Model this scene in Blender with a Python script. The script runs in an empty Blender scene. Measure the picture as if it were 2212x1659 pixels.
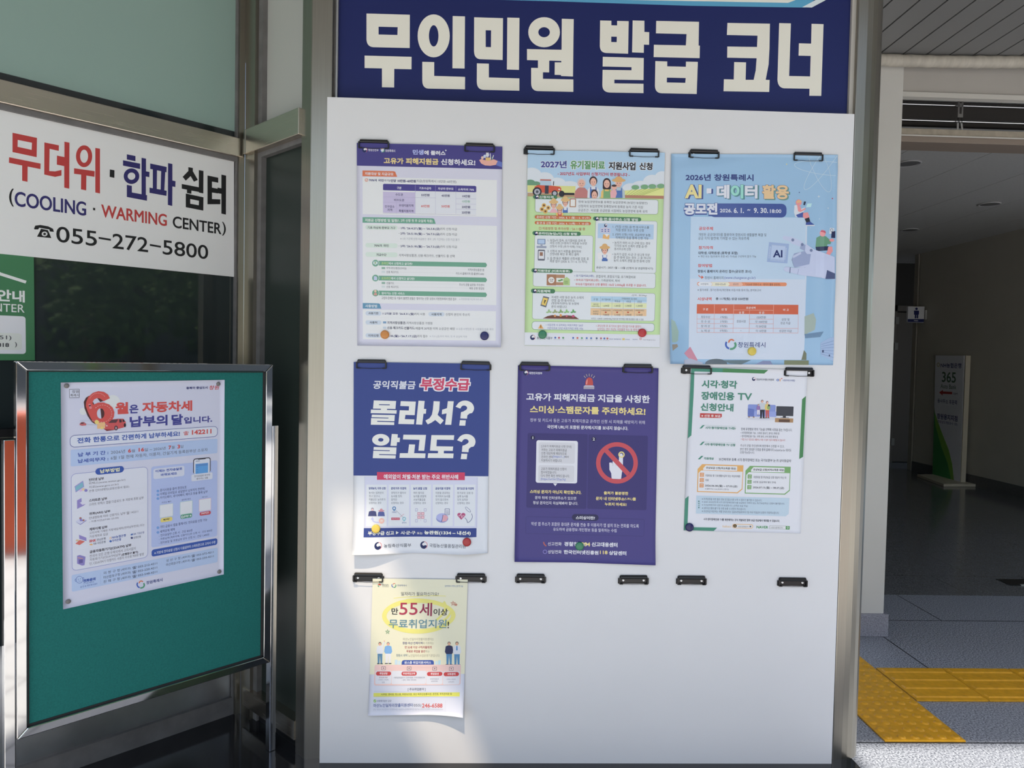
import bpy, math, random
from mathutils import Vector, Matrix
from mathutils.geometry import tessellate_polygon
random.seed(7)
SC = bpy.context.scene
COL = SC.collection
R = math.radians
V = Vector

# ---------------------------------------------------------------- camera
FPX = 1500.0                       # focal length in pixels of the 2212 x 1659 frame
YAW, PITCH, ROLL = R(1.85), R(1.80), R(1.16)
EYE = V((0.0, -2.1, 1.34))
camd = bpy.data.cameras.new('camera'); cam = bpy.data.objects.new('camera', camd); COL.objects.link(cam)
camd.sensor_width = 36.0; camd.lens = FPX/2212*36.0; camd.clip_start = 0.02; camd.clip_end = 200
ROT = Matrix.Rotation(-YAW, 3, 'Z') @ Matrix.Rotation(R(90)-PITCH, 3, 'X') @ Matrix.Rotation(ROLL, 3, 'Z')
cam.matrix_world = Matrix.Translation(EYE) @ ROT.to_4x4()
SC.camera = cam

# ---------------------------------------------------------------- light and exposure
SC.view_settings.view_transform = 'Standard'; SC.view_settings.look = 'None'
SC.view_settings.gamma = 1.0; SC.view_settings.use_curve_mapping = False
SC.view_settings.exposure = 0.68
try:
    SC.cycles.use_denoising = True
    SC.cycles.max_bounces = 10; SC.cycles.diffuse_bounces = 5; SC.cycles.glossy_bounces = 5
    SC.cycles.transparent_max_bounces = 12; SC.cycles.sample_clamp_indirect = 6.0
    SC.cycles.caustics_reflective = False; SC.cycles.caustics_refractive = False
except Exception:
    pass
SUN_EL, SUN_AZ = R(64), R(9)        # height of the sun; a little to the left of straight behind the camera
SUN_DIR = V((-math.cos(SUN_EL)*math.sin(SUN_AZ), -math.cos(SUN_EL)*math.cos(SUN_AZ), math.sin(SUN_EL)))
wld = bpy.data.worlds.new('sky'); SC.world = wld; wld.use_nodes = True
wn = wld.node_tree.nodes; bg = wn['Background']
sky = wn.new('ShaderNodeTexSky'); sky.sky_type = 'NISHITA'; sky.sun_disc = False
sky.sun_elevation = SUN_EL; sky.sun_rotation = R(180)+SUN_AZ; sky.dust_density = 2.5; sky.ozone_density = 1.0
wld.node_tree.links.new(sky.outputs[0], bg.inputs[0]); bg.inputs[1].default_value = 0.20
sund = bpy.data.lights.new('sun', 'SUN'); sun = bpy.data.objects.new('sun', sund); COL.objects.link(sun)
sund.energy = 4.6; sund.color = (1.0, 0.95, 0.87); sund.angle = R(1.5)
sun.rotation_euler = SUN_DIR.to_track_quat('Z', 'Y').to_euler(); sun.location = (0, -6, 9)

# ---------------------------------------------------------------- rays: a pixel of the photograph against a plane of the place
def ray(px, py):
    d = ROT @ V(((px-1106.0)/FPX, -(py-829.5)/FPX, -1.0))
    return d.normalized()
def seen(p):                       # where a point of the place stands in the photograph
    q = ROT.transposed() @ (V(p)-EYE); return (1106.0-q.x/q.z*FPX, 829.5+q.y/q.z*FPX)
class Plane:
    def __init__(s, p, n): s.p = V(p); s.n = V(n).normalized()
    def at(s, px, py):
        d = ray(px, py); return EYE + d*((s.p-EYE).dot(s.n)/d.dot(s.n))
    def off(s, t): return Plane(s.p+s.n*t, s.n)

# ---------------------------------------------------------------- materials
def lin(h):
    h = h.lstrip('#'); out = []
    for i in (0, 2, 4):
        c = int(h[i:i+2], 16)/255.0
        out.append(c/12.92 if c <= 0.04045 else ((c+0.055)/1.055)**2.4)
    return out
MATS = {}
def mat(name, col, rough=0.5, metal=0.0, spec=0.5, noise=0.0, nscale=8.0, stretch=(1, 1, 1), bump=0.0, rvar=0.0, coat=0.0, col2=None):
    if name in MATS: return MATS[name]
    m = bpy.data.materials.new(name); m.use_nodes = True; MATS[name] = m
    nt = m.node_tree; b = nt.nodes['Principled BSDF']
    c = lin(col) if isinstance(col, str) else list(col)
    b.inputs['Base Color'].default_value = c+[1]; b.inputs['Roughness'].default_value = rough
    b.inputs['Metallic'].default_value = metal; b.inputs['Specular IOR Level'].default_value = spec
    b.inputs['Coat Weight'].default_value = coat; b.inputs['Coat Roughness'].default_value = 0.05
    if noise or bump or rvar or col2:
        tc = nt.nodes.new('ShaderNodeTexCoord'); mp = nt.nodes.new('ShaderNodeMapping'); nz = nt.nodes.new('ShaderNodeTexNoise')
        mp.inputs['Scale'].default_value = stretch; nz.inputs['Scale'].default_value = nscale; nz.inputs['Detail'].default_value = 5
        nt.links.new(tc.outputs['Object'], mp.inputs[0]); nt.links.new(mp.outputs[0], nz.inputs['Vector'])
        if noise or col2:
            rp = nt.nodes.new('ShaderNodeValToRGB'); nt.links.new(nz.outputs[0], rp.inputs[0])
            c2 = lin(col2) if col2 else [min(1, x*(1+noise)) for x in c]
            c1 = c if col2 else [x*(1-noise) for x in c]
            rp.color_ramp.elements[0].position = 0.33; rp.color_ramp.elements[1].position = 0.67
            rp.color_ramp.elements[0].color = c1+[1]; rp.color_ramp.elements[1].color = c2+[1]
            nt.links.new(rp.outputs[0], b.inputs['Base Color'])
        if rvar:
            mr = nt.nodes.new('ShaderNodeMapRange'); mr.inputs['To Min'].default_value = max(0.02, rough-rvar); mr.inputs['To Max'].default_value = rough+rvar
            nt.links.new(nz.outputs[0], mr.inputs[0]); nt.links.new(mr.outputs[0], b.inputs['Roughness'])
        if bump:
            bp = nt.nodes.new('ShaderNodeBump'); bp.inputs['Strength'].default_value = bump; bp.inputs['Distance'].default_value = 0.002
            nt.links.new(nz.outputs[0], bp.inputs['Height']); nt.links.new(bp.outputs[0], b.inputs['Normal'])
    return m
INK_K = 0.71                        # light that a white surface sends back at this exposure: print colours are divided by it
def ink(h, rough=0.5, spec=0.25, tag='', gain=1.0):
    k = 'ink_%s%s' % (h, tag)
    if k in MATS: return MATS[k]
    c = lin(h); g = 0.2126*c[0]+0.7152*c[1]+0.0722*c[2]; c = [max(0.004, g+(x-g)*0.86)/INK_K/gain for x in c]; f = min(1.0, 0.86/max(c))      # paper is never brighter than white
    return mat(k, [x*f for x in c], rough, 0, spec)

BRUSH_V = dict(metal=1.0, rough=0.30, noise=0.05, nscale=6.0, stretch=(90, 90, 0.8), rvar=0.05)
M_STEEL = mat('brushed_steel', (0.38, 0.355, 0.30), **BRUSH_V)
M_STEELH = mat('brushed_steel_rail', (0.68, 0.61, 0.51), metal=1.0, rough=0.26, noise=0.04, nscale=6.0, stretch=(0.8, 0.8, 110), rvar=0.04)
M_POLISH = mat('polished_steel', (0.66, 0.66, 0.66), metal=1.0, rough=0.06, noise=0.04, nscale=5.0, bump=0.06)
M_GASKET = mat('grey_gasket', (0.16, 0.155, 0.15), 0.6, noise=0.15, nscale=20)
M_BLACK = mat('black_metal', (0.010, 0.010, 0.011), 0.32, 0.0, 0.5)
M_RUBBER = mat('black_rubber', (0.012, 0.012, 0.013), 0.6)
M_RIVET = mat('nickel_rivet', (0.75, 0.75, 0.74), 0.25, 1.0)
M_WHITEP = mat('white_panel', (0.76, 0.765, 0.77), 0.34, 0, 0.4, noise=0.012, nscale=3)
M_CORE = mat('panel_edge', (0.78, 0.78, 0.77), 0.5)
M_GLASSD = mat('dark_glass', (0.024, 0.032, 0.033), 0.03, 0, 0.6)
M_GLASSG = mat('green_dark_glass', (0.026, 0.036, 0.031), 0.3, 0, 0.3)
M_FILM = mat('frosted_teal_film', (0.29, 0.42, 0.37), 0.5, 0, 0.4, coat=0.6)
M_FILMW = mat('frosted_grey_film', (0.50, 0.505, 0.47), 0.5, 0, 0.4, coat=0.4)
M_PIER = mat('white_paint', (0.69, 0.68, 0.63), 0.6, noise=0.03, nscale=2.2, bump=0.05)
M_FASCIA = mat('cream_paint', (0.50, 0.475, 0.43), 0.6, noise=0.03, nscale=3)
M_GRAN = mat('granite_grey', (0.30, 0.30, 0.34), 0.5, noise=0.35, nscale=170)

# ---------------------------------------------------------------- mesh building
class MB:
    def __init__(s): s.v = []; s.f = []; s.m = []; s.mats = []; s.smooth = []
    def mi(s, m):
        if m not in s.mats: s.mats.append(m)
        return s.mats.index(m)
    def poly(s, pts, m, smooth=False):
        i = len(s.v); s.v += [tuple(p) for p in pts]; s.f.append(tuple(range(i, i+len(pts)))); s.m.append(s.mi(m)); s.smooth.append(smooth)
        return s
    def mesh(s, vs, fs, m, smooth=False):
        i = len(s.v); s.v += [tuple(p) for p in vs]; k = s.mi(m)
        for f in fs: s.f.append(tuple(j+i for j in f)); s.m.append(k); s.smooth.append(smooth)
        return s
    def hexa(s, a, m):      # a: 8 corners, 4 of one face then the 4 opposite ones
        return s.mesh(a, [(3, 2, 1, 0), (4, 5, 6, 7), (0, 1, 5, 4), (1, 2, 6, 5), (2, 3, 7, 6), (3, 0, 4, 7)], m)
    def slab(s, quad, d, m):    # quad: 4 corners of the front; d: vector to the back
        return s.hexa([V(p) for p in quad]+[V(p)+d for p in quad], m)
    def box(s, x0, x1, y0, y1, z0, z1, m):
        return s.slab([(x0, y0, z0), (x1, y0, z0), (x1, y0, z1), (x0, y0, z1)], V((0, y1-y0, 0)), m)
    def prism(s, pts, d, m, smooth=False):
        n = len(pts); d = V(d); a = [V(p) for p in pts]; b = [p+d for p in a]
        s.poly(list(reversed(a)), m); s.poly(b, m)
        s.mesh(a+b, [(i, (i+1) % n, n+(i+1) % n, n+i) for i in range(n)], m, smooth); return s
    def tube(s, path, r, m, n=10, caps=True):
        path = [V(p) for p in path]; rings = []; N = len(path)
        up = None
        for i, p in enumerate(path):
            t = (path[min(i+1, N-1)]-path[max(i-1, 0)]).normalized()
            if up is None:
                up = t.orthogonal().normalized()
            up = (up - t*up.dot(t)).normalized(); sd = t.cross(up)
            rr = r[i] if isinstance(r, (list, tuple)) else r
            rings.append([p+(up*math.cos(2*math.pi*k/n)+sd*math.sin(2*math.pi*k/n))*rr for k in range(n)])
        vs = [q for g in rings for q in g]
        s.mesh(vs, [(i*n+k, i*n+(k+1) % n, (i+1)*n+(k+1) % n, (i+1)*n+k) for i in range(N-1) for k in range(n)], m, True)
        if caps: s.poly(list(reversed(rings[0])), m); s.poly(rings[-1], m)
        return s
    def lathe(s, c, ax, prof, m, n=24):      # prof: (radius, height) pairs along ax
        c = V(c); ax = V(ax).normalized(); u = ax.orthogonal().normalized(); w = ax.cross(u); rings = []
        for r, h in prof:
            rings.append([c+ax*h+(u*math.cos(2*math.pi*k/n)+w*math.sin(2*math.pi*k/n))*r for k in range(n)])
        vs = [q for g in rings for q in g]; N = len(prof)
        s.mesh(vs, [(i*n+k, i*n+(k+1) % n, (i+1)*n+(k+1) % n, (i+1)*n+k) for i in range(N-1) for k in range(n)], m, True)
        s.poly(list(reversed(rings[0])), m); s.poly(rings[-1], m)
        return s
    def ball(s, c, rx, ry, rz, m, n=14, k=8):
        c = V(c); vs = []; fs = []
        for i in range(k+1):
            t = math.pi*i/k
            for j in range(n):
                a = 2*math.pi*j/n; vs.append(c+V((rx*math.sin(t)*math.cos(a), ry*math.sin(t)*math.sin(a), rz*math.cos(t))))
        for i in range(k):
            for j in range(n): fs.append((i*n+j, (i+1)*n+j, (i+1)*n+(j+1) % n, i*n+(j+1) % n))
        return s.mesh(vs, fs, m, True)
    def build(s, name, parent=None, bevel=0.0, origin=None):
        me = bpy.data.meshes.new(name)
        o0 = V(origin) if origin is not None else V((0, 0, 0))
        me.from_pydata([tuple(V(p)-o0) for p in s.v], [], s.f)
        for m in s.mats: me.materials.append(m)
        me.polygons.foreach_set('material_index', s.m); me.polygons.foreach_set('use_smooth', s.smooth); me.update()
        o = bpy.data.objects.new(name, me); COL.objects.link(o); o.location = o0
        if parent is not None:
            o.parent = parent; o.matrix_parent_inverse = parent.matrix_world.inverted() if parent.type != 'EMPTY' else Matrix.Translation(-parent.location)
        if bevel:
            b = o.modifiers.new('edge', 'BEVEL'); b.width = bevel; b.segments = 2; b.limit_method = 'ANGLE'; b.angle_limit = R(40)
        return o
def tag(o, label=None, cat=None, group=None, kind=None):
    if label: o['label'] = label
    if cat: o['category'] = cat
    if group: o['group'] = group
    if kind: o['kind'] = kind
    return o
def empty(name, loc):
    o = bpy.data.objects.new(name, None); COL.objects.link(o); o.location = loc; o.empty_display_size = 0.05; return o
def struct(name, mb, label, cat='structure', bevel=0.0, parent=None):
    o = mb.build(name, parent, bevel)
    return tag(o, label, cat, kind='structure')
def copy_thing(root):
    r = root.copy(); COL.objects.link(r)
    for ch in list(root.children):
        c = ch.copy(); COL.objects.link(c); c.parent = r; c.matrix_parent_inverse = ch.matrix_parent_inverse.copy()
        for g in list(ch.children):
            d = g.copy(); COL.objects.link(d); d.parent = c; d.matrix_parent_inverse = g.matrix_parent_inverse.copy()
    return r

# ---------------------------------------------------------------- the planes of the place
Z_PL = 0.105                                                  # top of the polished plinth the booth stands on
FLOOR = Plane((0, 0, 0), (0, 0, 1)); PLINTH = Plane((0, 0, Z_PL), (0, 0, 1))
MAIN = Plane((0, 0, 0), (0, -1, 0))                           # front of the white notice panel
POST = Plane((0, 0.022, 0), (0, -1, 0))
DL = V((-math.sin(R(46.65)), -math.cos(R(46.65)), 0))         # along the left glass wall, away from the corner
NL = V((-DL.y, DL.x, 0)); NL = NL if NL.y < 0 else -NL        # its normal, towards the camera
PA = POST.at(668, 600); PA.z = 0
DR = V((-math.sin(R(46.65)), math.cos(R(46.65)), 0))          # along the short return wall, from the booth to the corner
NR = V((-DR.y, DR.x, 0)); NR = NR if NR.y < 0 else -NR
RW = Plane(PA, NR)
KC = RW.at(527, 600); KC.z = 0
LW = Plane(KC, NL)
LEG = PLINTH.at(585, 1625.5)
STAND = Plane((LEG.x, LEG.y, 0), NL)
def lw(s_, z, n=0.0): p = KC+DL*s_+NL*n; return V((p.x, p.y, z))
def lws(px, py, n=0.0): p = LW.off(n).at(px, py); return (p-KC).dot(DL), p.z
def rw(s_, z, n=0.0): p = PA+DR*s_+NR*n; return V((p.x, p.y, z))
def rws(px, py, n=0.0): p = RW.off(n).at(px, py); return (p-PA).dot(DR), p.z
def st(s_, z, n=0.0): p = STAND.p+DL*s_+NL*n; return V((p.x, p.y, z))
def sts(px, py, n=0.0): p = STAND.off(n).at(px, py); return (p-STAND.p).dot(DL), p.z
# ---------------------------------------------------------------- ground, plinth, passage floor
def granite_tiles(name, c1, c2, tile, mortar, rough, offx=0.0, offy=0.0, speck=160):
    m = bpy.data.materials.new(name); m.use_nodes = True; nt = m.node_tree; b = nt.nodes['Principled BSDF']
    tc = nt.nodes.new('ShaderNodeTexCoord'); mp = nt.nodes.new('ShaderNodeMapping'); mp.inputs['Location'].default_value = (offx, offy, 0)
    br = nt.nodes.new('ShaderNodeTexBrick'); br.offset = 0.5; br.squash = 1.0
    nt.links.new(tc.outputs['Object'], mp.inputs[0]); nt.links.new(mp.outputs[0], br.inputs['Vector'])
    br.inputs['Scale'].default_value = 1.0; br.inputs['Mortar Size'].default_value = mortar; br.inputs['Mortar Smooth'].default_value = 0.1
    br.inputs['Brick Width'].default_value = tile[0]; br.inputs['Row Height'].default_value = tile[1]; br.inputs['Bias'].default_value = 0
    nz = nt.nodes.new('ShaderNodeTexNoise'); nz.inputs['Scale'].default_value = speck; nz.inputs['Detail'].default_value = 3
    nt.links.new(tc.outputs['Object'], nz.inputs['Vector'])
    rp = nt.nodes.new('ShaderNodeValToRGB'); rp.color_ramp.elements[0].position = 0.36; rp.color_ramp.elements[1].position = 0.64
    rp.color_ramp.elements[0].color = list(c1)+[1]; rp.color_ramp.elements[1].color = list(c2)+[1]
    nt.links.new(nz.outputs[0], rp.inputs[0])
    mx = nt.nodes.new('ShaderNodeMix'); mx.data_type = 'RGBA'; mx.inputs[7].default_value = (c1[0]*.35, c1[1]*.35, c1[2]*.35, 1)
    nt.links.new(br.outputs['Fac'], mx.inputs[0]); nt.links.new(rp.outputs[0], mx.inputs[6]); nt.links.new(mx.outputs[2], b.inputs['Base Color'])
    b.inputs['Roughness'].default_value = rough; b.inputs['Specular IOR Level'].default_value = 0.5
    return m
M_FLOORG = granite_tiles('granite_paving', (0.10, 0.11, 0.13), (0.46, 0.48, 0.52), (0.9, 0.6), 0.004, 0.42, 0.25, 0.29)
M_FLOORI = granite_tiles('polished_granite_tiles', (0.08, 0.083, 0.086), (0.22, 0.225, 0.23), (0.6, 0.6), 0.003, 0.16, 0.1, 0.1)
M_PAVE = granite_tiles('pale_paving', (0.40, 0.40, 0.40), (0.56, 0.55, 0.53), (0.6, 0.3), 0.006, 0.7)
M_PLINTH = mat('polished_black_granite', (0.016, 0.017, 0.019), 0.10, 0, 0.6, noise=0.4, nscale=220)

Y_PIER = FLOOR.at(1900, 1373).y
PIER = Plane((0, Y_PIER, 0), (0, -1, 0))
x_post = POST.at(1851, 700).x
f = MB(); f.box(x_post+0.05, 9.0, -1.6, FLOOR.at(1900, 1285).y, -0.03, 0.0, M_FLOORG); struct('floor', f, 'grey granite paving beside the booth')
f = MB(); f.box(x_post+0.05, 9.0, FLOOR.at(1900, 1285).y, 9.5, -0.03, 0.002, M_FLOORI); struct('floor.001', f, 'dark polished granite floor inside the passage')
f = MB(); f.box(-14, 34, -30, -1.6, -0.04, -0.004, M_PAVE); f.box(-14, x_post+0.05, -1.6, -0.3, -0.04, -0.004, M_PAVE)
struct('ground', f, 'pale paving in front of the booth')
f = MB(); pl0 = -0.52; f.box(-3.2, x_post+0.04, pl0, 1.6, -0.05, Z_PL, M_PLINTH); struct('trim_1', f, 'polished black granite plinth under the booth', bevel=0.004)

# ---------------------------------------------------------------- booth: posts, panel wall, header frame
ZT = 3.0
def post(name, pts, label, m=None):
    b_ = MB(); b_.prism([V((x, y, Z_PL)) for x, y in pts], (0, 0, ZT-Z_PL), m or M_STEEL); return struct(name, b_, label, bevel=0.003)
ax_ = POST.at(668, 600).x; bx_ = POST.at(707.5, 300).x
js, _ = rws(650, 400)
jp = rw(js, 0)
post('trim_2', [(ax_, 0.022), (bx_+0.012, 0.022), (bx_+0.012, 0.16), (jp.x+0.01, 0.16), (jp.x, jp.y)], 'brushed steel post between the notice panel and the side glass')
rx0 = POST.at(1832.5, 650).x; rx1 = POST.at(1853, 650).x
P2_ = Plane((0, 0.075, 0), (0, -1, 0)); rx2 = P2_.at(1881, 650).x
arc = []
for k in range(7):
    t = k/6.0; arc.append((rx1+(rx2-rx1)*math.sin(t*math.pi/2), 0.022+0.053*(1-math.cos(t*math.pi/2))))
post('trim_3', [(rx0, 0.022)]+arc+[(rx2, 0.16), (rx0, 0.16)], 'brushed steel post right of the notice panel')

# white notice panel
pTL = MAIN.at(707, 213); pTR = MAIN.at(1846, 243)
z_pt = (pTL.z+MAIN.at(1846, 243).z)/2
pnl = MB()
pnl.poly([(pTL.x, 0, Z_PL), (pTR.x, 0, Z_PL), (pTR.x, 0, z_pt), (pTL.x, 0, z_pt)], M_WHITEP)
pnl.slab([(pTL.x, 0.0005, Z_PL), (pTR.x, 0.0005, Z_PL), (pTR.x, 0.0005, z_pt), (pTL.x, 0.0005, z_pt)], V((0, 0.0205, 0)), M_CORE)
o = pnl.build('notice_board'); tag(o, 'large white panel with printed notices clipped on, under the blue header sign', 'notice board')
w = MB(); w.box(bx_, rx0+0.01, 0.075, 0.12, Z_PL, ZT, M_GASKET); struct('wall_booth', w, 'back wall of the booth behind the panel')
w = MB(); w.box(rx2-0.03, rx2-0.005, 0.12, Y_PIER+0.02, 0.0, ZT, M_PIER); struct('wall_booth.001', w, 'side wall of the booth along the passage')

# header sign frame strips
SGN = Plane((0, 0.045, 0), (0, -1, 0))
sx0 = SGN.at(726.5, 120).x; sx1 = SGN.at(1834, 120).x
w = MB(); w.box(bx_+0.012, sx0, 0.04, 0.075, z_pt-0.15, ZT, M_GASKET); w.box(bx_+0.019, bx_+0.0245, 0.034, 0.05, z_pt-0.15, ZT, mat('alu_bead', (0.45, 0.45, 0.45), 0.4, 0.8))
w.box(sx1, sx1+0.014, 0.035, 0.075, z_pt-0.15, ZT, mat('beige_bead', (0.50, 0.48, 0.43), 0.5)); w.box(sx1+0.014, rx0, 0.055, 0.08, z_pt-0.15, ZT, M_GASKET)
struct('trim_4', w, 'grey frame strips on both sides of the header sign')

# ---------------------------------------------------------------- left glass wall and short return wall
REC = 0.03
s_end = 1.75
_, zt1 = lws(300, 170+.248*300); _, zt0 = lws(300, 220.4+.228*300)
_, zf = lws(300, 155+.2575*300, -REC)
sg, _ = lws(505, 450, -REC)
sj0, _ = lws(516, 450)
z_sill = 0.165
# upper pane with film
w = MB(); w.slab([lw(sg, zf, -REC+0.002), lw(s_end, zf, -REC+0.002), lw(s_end, ZT, -REC+0.002), lw(sg, ZT, -REC+0.002)], -NL*0.003, M_FILM)
w.slab([lw(0.0, zt1-0.01, -REC), lw(s_end, zt1-0.01, -REC), lw(s_end, ZT, -REC), lw(0.0, ZT, -REC)], -NL*0.008, M_GLASSD)
struct('window_1', w, 'upper left pane with frosted teal film')
w = MB(); w.slab([lw(0.0, z_sill-0.05, -REC), lw(s_end, z_sill-0.05, -REC), lw(s_end, zt0+0.01, -REC), lw(0.0, zt0+0.01, -REC)], -NL*0.008, M_GLASSD)
struct('window_2', w, 'lower left pane of dark glass')
w = MB(); w.slab([lw(sg+0.002, z_sill, -REC+0.004), lw(s_end, z_sill, -REC+0.004), lw(s_end, 0.52, -REC+0.004), lw(sg+0.002, 0.52, -REC+0.004)], -NL*0.003, mat('kick_plate_steel', (0.7, 0.72, 0.74), 0.28, 1.0, noise=0.2, nscale=4, bump=0.12))
struct('trim_12', w, 'dull steel kick plate at the foot of the left glass wall')
w = MB()
w.slab([lw(0.006, zt0), lw(s_end, zt0), lw(s_end, zt1), lw(0.006, zt1)], -NL*0.06, M_STEELH)
struct('trim_5', w, 'brushed steel transom above the cooling centre sign', bevel=0.002)
w = MB()
w.slab([lw(0.0, Z_PL, -0.001), lw(sj0, Z_PL, -0.001), lw(sj0, ZT, -0.001), lw(0.0, ZT, -0.001)], -NL*0.055, M_STEEL)
w.slab([lw(sj0, Z_PL, -0.012), lw(sg, Z_PL, -0.012), lw(sg, ZT, -0.012), lw(sj0, ZT, -0.012)], -NL*0.03, M_GASKET)
w.slab([lw(sg, zt0-0.014, -0.012), lw(s_end, zt0-0.014, -0.012), lw(s_end, zt0, -0.012), lw(sg, zt0, -0.012)], -NL*0.03, M_GASKET)
w.slab([lw(sg, Z_PL, -0.012), lw(s_end, Z_PL, -0.012), lw(s_end, z_sill, -0.012), lw(sg, z_sill, -0.012)], -NL*0.03, M_GASKET)
struct('trim_6', w, 'steel corner mullion and gaskets of the left glass wall')
# black door rail far left
_, zr1 = lws(15, 926); _, zr0 = lws(15, 957)
w = MB(); w.slab([lw(0.52, zr0, 0.02), lw(s_end, zr0, 0.02), lw(s_end, zr1, 0.02), lw(0.52, zr1, 0.02)], -NL*0.045, M_BLACK)
w.slab([lw(0.52, zr0+0.016, 0.0215), lw(s_end, zr0+0.016, 0.0215), lw(s_end, zr0+0.0185, 0.0215), lw(0.52, zr0+0.0185, 0.0215)], -NL*0.003, M_STEELH)
struct('trim_7', w, 'black horizontal rail across the left glass')

L_R = (KC-PA).dot(DR)
s1, _ = rws(551, 150); s2, _ = rws(559, 150)
_, rt1 = rws(593, (282+234.6)/2); _, rt0 = rws(593, (336+290.7)/2)
w = MB(); w.slab([rw(0, rt1-0.01, -REC), rw(L_R, rt1-0.01, -REC), rw(L_R, ZT, -REC), rw(0, ZT, -REC)], -NR*0.008, M_FILMW)
struct('window_3', w, 'upper return pane with pale grey film')
w = MB(); w.slab([rw(0, z_sill-0.05, -REC), rw(L_R, z_sill-0.05, -REC), rw(L_R, rt0+0.01, -REC), rw(0, rt0+0.01, -REC)], -NR*0.008, M_GLASSG)
struct('window_4', w, 'lower return pane of dark green glass')
w = MB()
w.slab([rw(js-0.002, rt0, 0.012), rw(L_R-0.026, rt0, 0.012), rw(L_R-0.026, rt1, 0.012), rw(js-0.002, rt1, 0.012)], -NR*0.07, M_STEELH)
w.slab([rw(L_R-0.026, rt0, 0.014), rw(L_R-0.014, rt0, 0.014), rw(L_R-0.014, rt1, 0.014), rw(L_R-0.026, rt1, 0.014)], -NR*0.07, M_STEEL)
struct('trim_8', w, 'brushed steel transom of the short return wall', bevel=0.002)
w = MB()
w.slab([rw(L_R, Z_PL, 0), rw(s1, Z_PL, 0), rw(s1, ZT, 0), rw(L_R, ZT, 0)], -NR*0.055, M_STEEL)
w.slab([rw(s1, Z_PL, -0.012), rw(s2, Z_PL, -0.012), rw(s2, ZT, -0.012), rw(s1, ZT, -0.012)], -NR*0.03, M_GASKET)
w.slab([rw(js, rt0-0.016, -0.012), rw(s2, rt0-0.016, -0.012), rw(s2, rt0, -0.012), rw(js, rt0, -0.012)], -NR*0.03, M_GASKET)
w.slab([rw(js, Z_PL+0.04, 0.004), rw(L_R-0.02, Z_PL+0.04, 0.004), rw(L_R-0.02, Z_PL+0.10, 0.004), rw(js, Z_PL+0.10, 0.004)], -NR*0.06, M_STEELH)
w.slab([rw(js, Z_PL, -0.02), rw(L_R, Z_PL, -0.02), rw(L_R, Z_PL+0.04, -0.02), rw(js, Z_PL+0.04, -0.02)], -NR*0.04, M_BLACK)
struct('trim_9', w, 'steel mullion, gaskets and sill of the return wall')
w = MB(); w.slab([lw(0, Z_PL, -0.55), lw(s_end, Z_PL, -0.55), lw(s_end, ZT, -0.55), lw(0, ZT, -0.55)], -NL*0.02, mat('dim_room', (0.05, 0.05, 0.05), 0.8))
struct('wall_room', w, 'dim room wall behind the left glass')

# ---------------------------------------------------------------- passage on the right
px0 = PIER.at(1845, 700).x; px1 = PIER.at(1933, 700).x
zb = PIER.at(1900, 1325).z
Z_FT = Plane((0, Y_PIER+0.02, 0), (0, -1, 0)).at(2060, 148).z
Z_FB = Plane((0, Y_PIER+0.02, 0), (0, -1, 0)).at(2060, 213).z
w = MB(); w.box(px0-0.12, px1, Y_PIER, Y_PIER+0.25, 0, Z_FT+0.12, M_PIER); struct('pillar', w, 'white painted pier at the passage entrance', bevel=0.006)
w = MB(); w.box(px0-0.13, px1+0.016, Y_PIER-0.016, Y_PIER+0.266, 0, zb, M_GRAN); struct('baseboard_pillar', w, 'speckled granite base of the white pier', bevel=0.003)
w = MB(); w.box(px1-0.03, 9.0, Y_PIER+0.02, Y_PIER+0.045, Z_FB, Z_FT+0.15, M_FASCIA)
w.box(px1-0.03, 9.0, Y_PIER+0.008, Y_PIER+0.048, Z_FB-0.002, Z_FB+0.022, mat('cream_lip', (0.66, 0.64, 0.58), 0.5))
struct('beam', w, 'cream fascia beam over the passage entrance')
# soffit of slats
PIPEP = Plane((0, Y_PIER-0.04, 0), (0, -1, 0))
Z_SO = PIPEP.at(2060, 124).z
M_SLAT = mat('grey_slat', (0.23, 0.23, 0.225), 0.45, 0, 0.4)
w = MB(); x = x_post-0.06
Y_CE = -1.09
while x < 6.5:
    w.box(x, x+0.104, Y_CE, Y_PIER+0.3, Z_SO, Z_SO+0.012, M_SLAT); x += 0.112
w.box(x_post-0.06, 6.5, Y_CE, Y_PIER+0.3, Z_SO+0.012, Z_SO+0.05, M_RUBBER)
w.box(x_post-0.06, 6.5, -2.35, -1.82, Z_SO, Z_SO+0.05, M_SLAT)  # unseen strip added to shut out sky light from the panel's right side
struct('ceiling', w, 'soffit of long grey slats over the passage entrance, plus an added shading strip')
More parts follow.
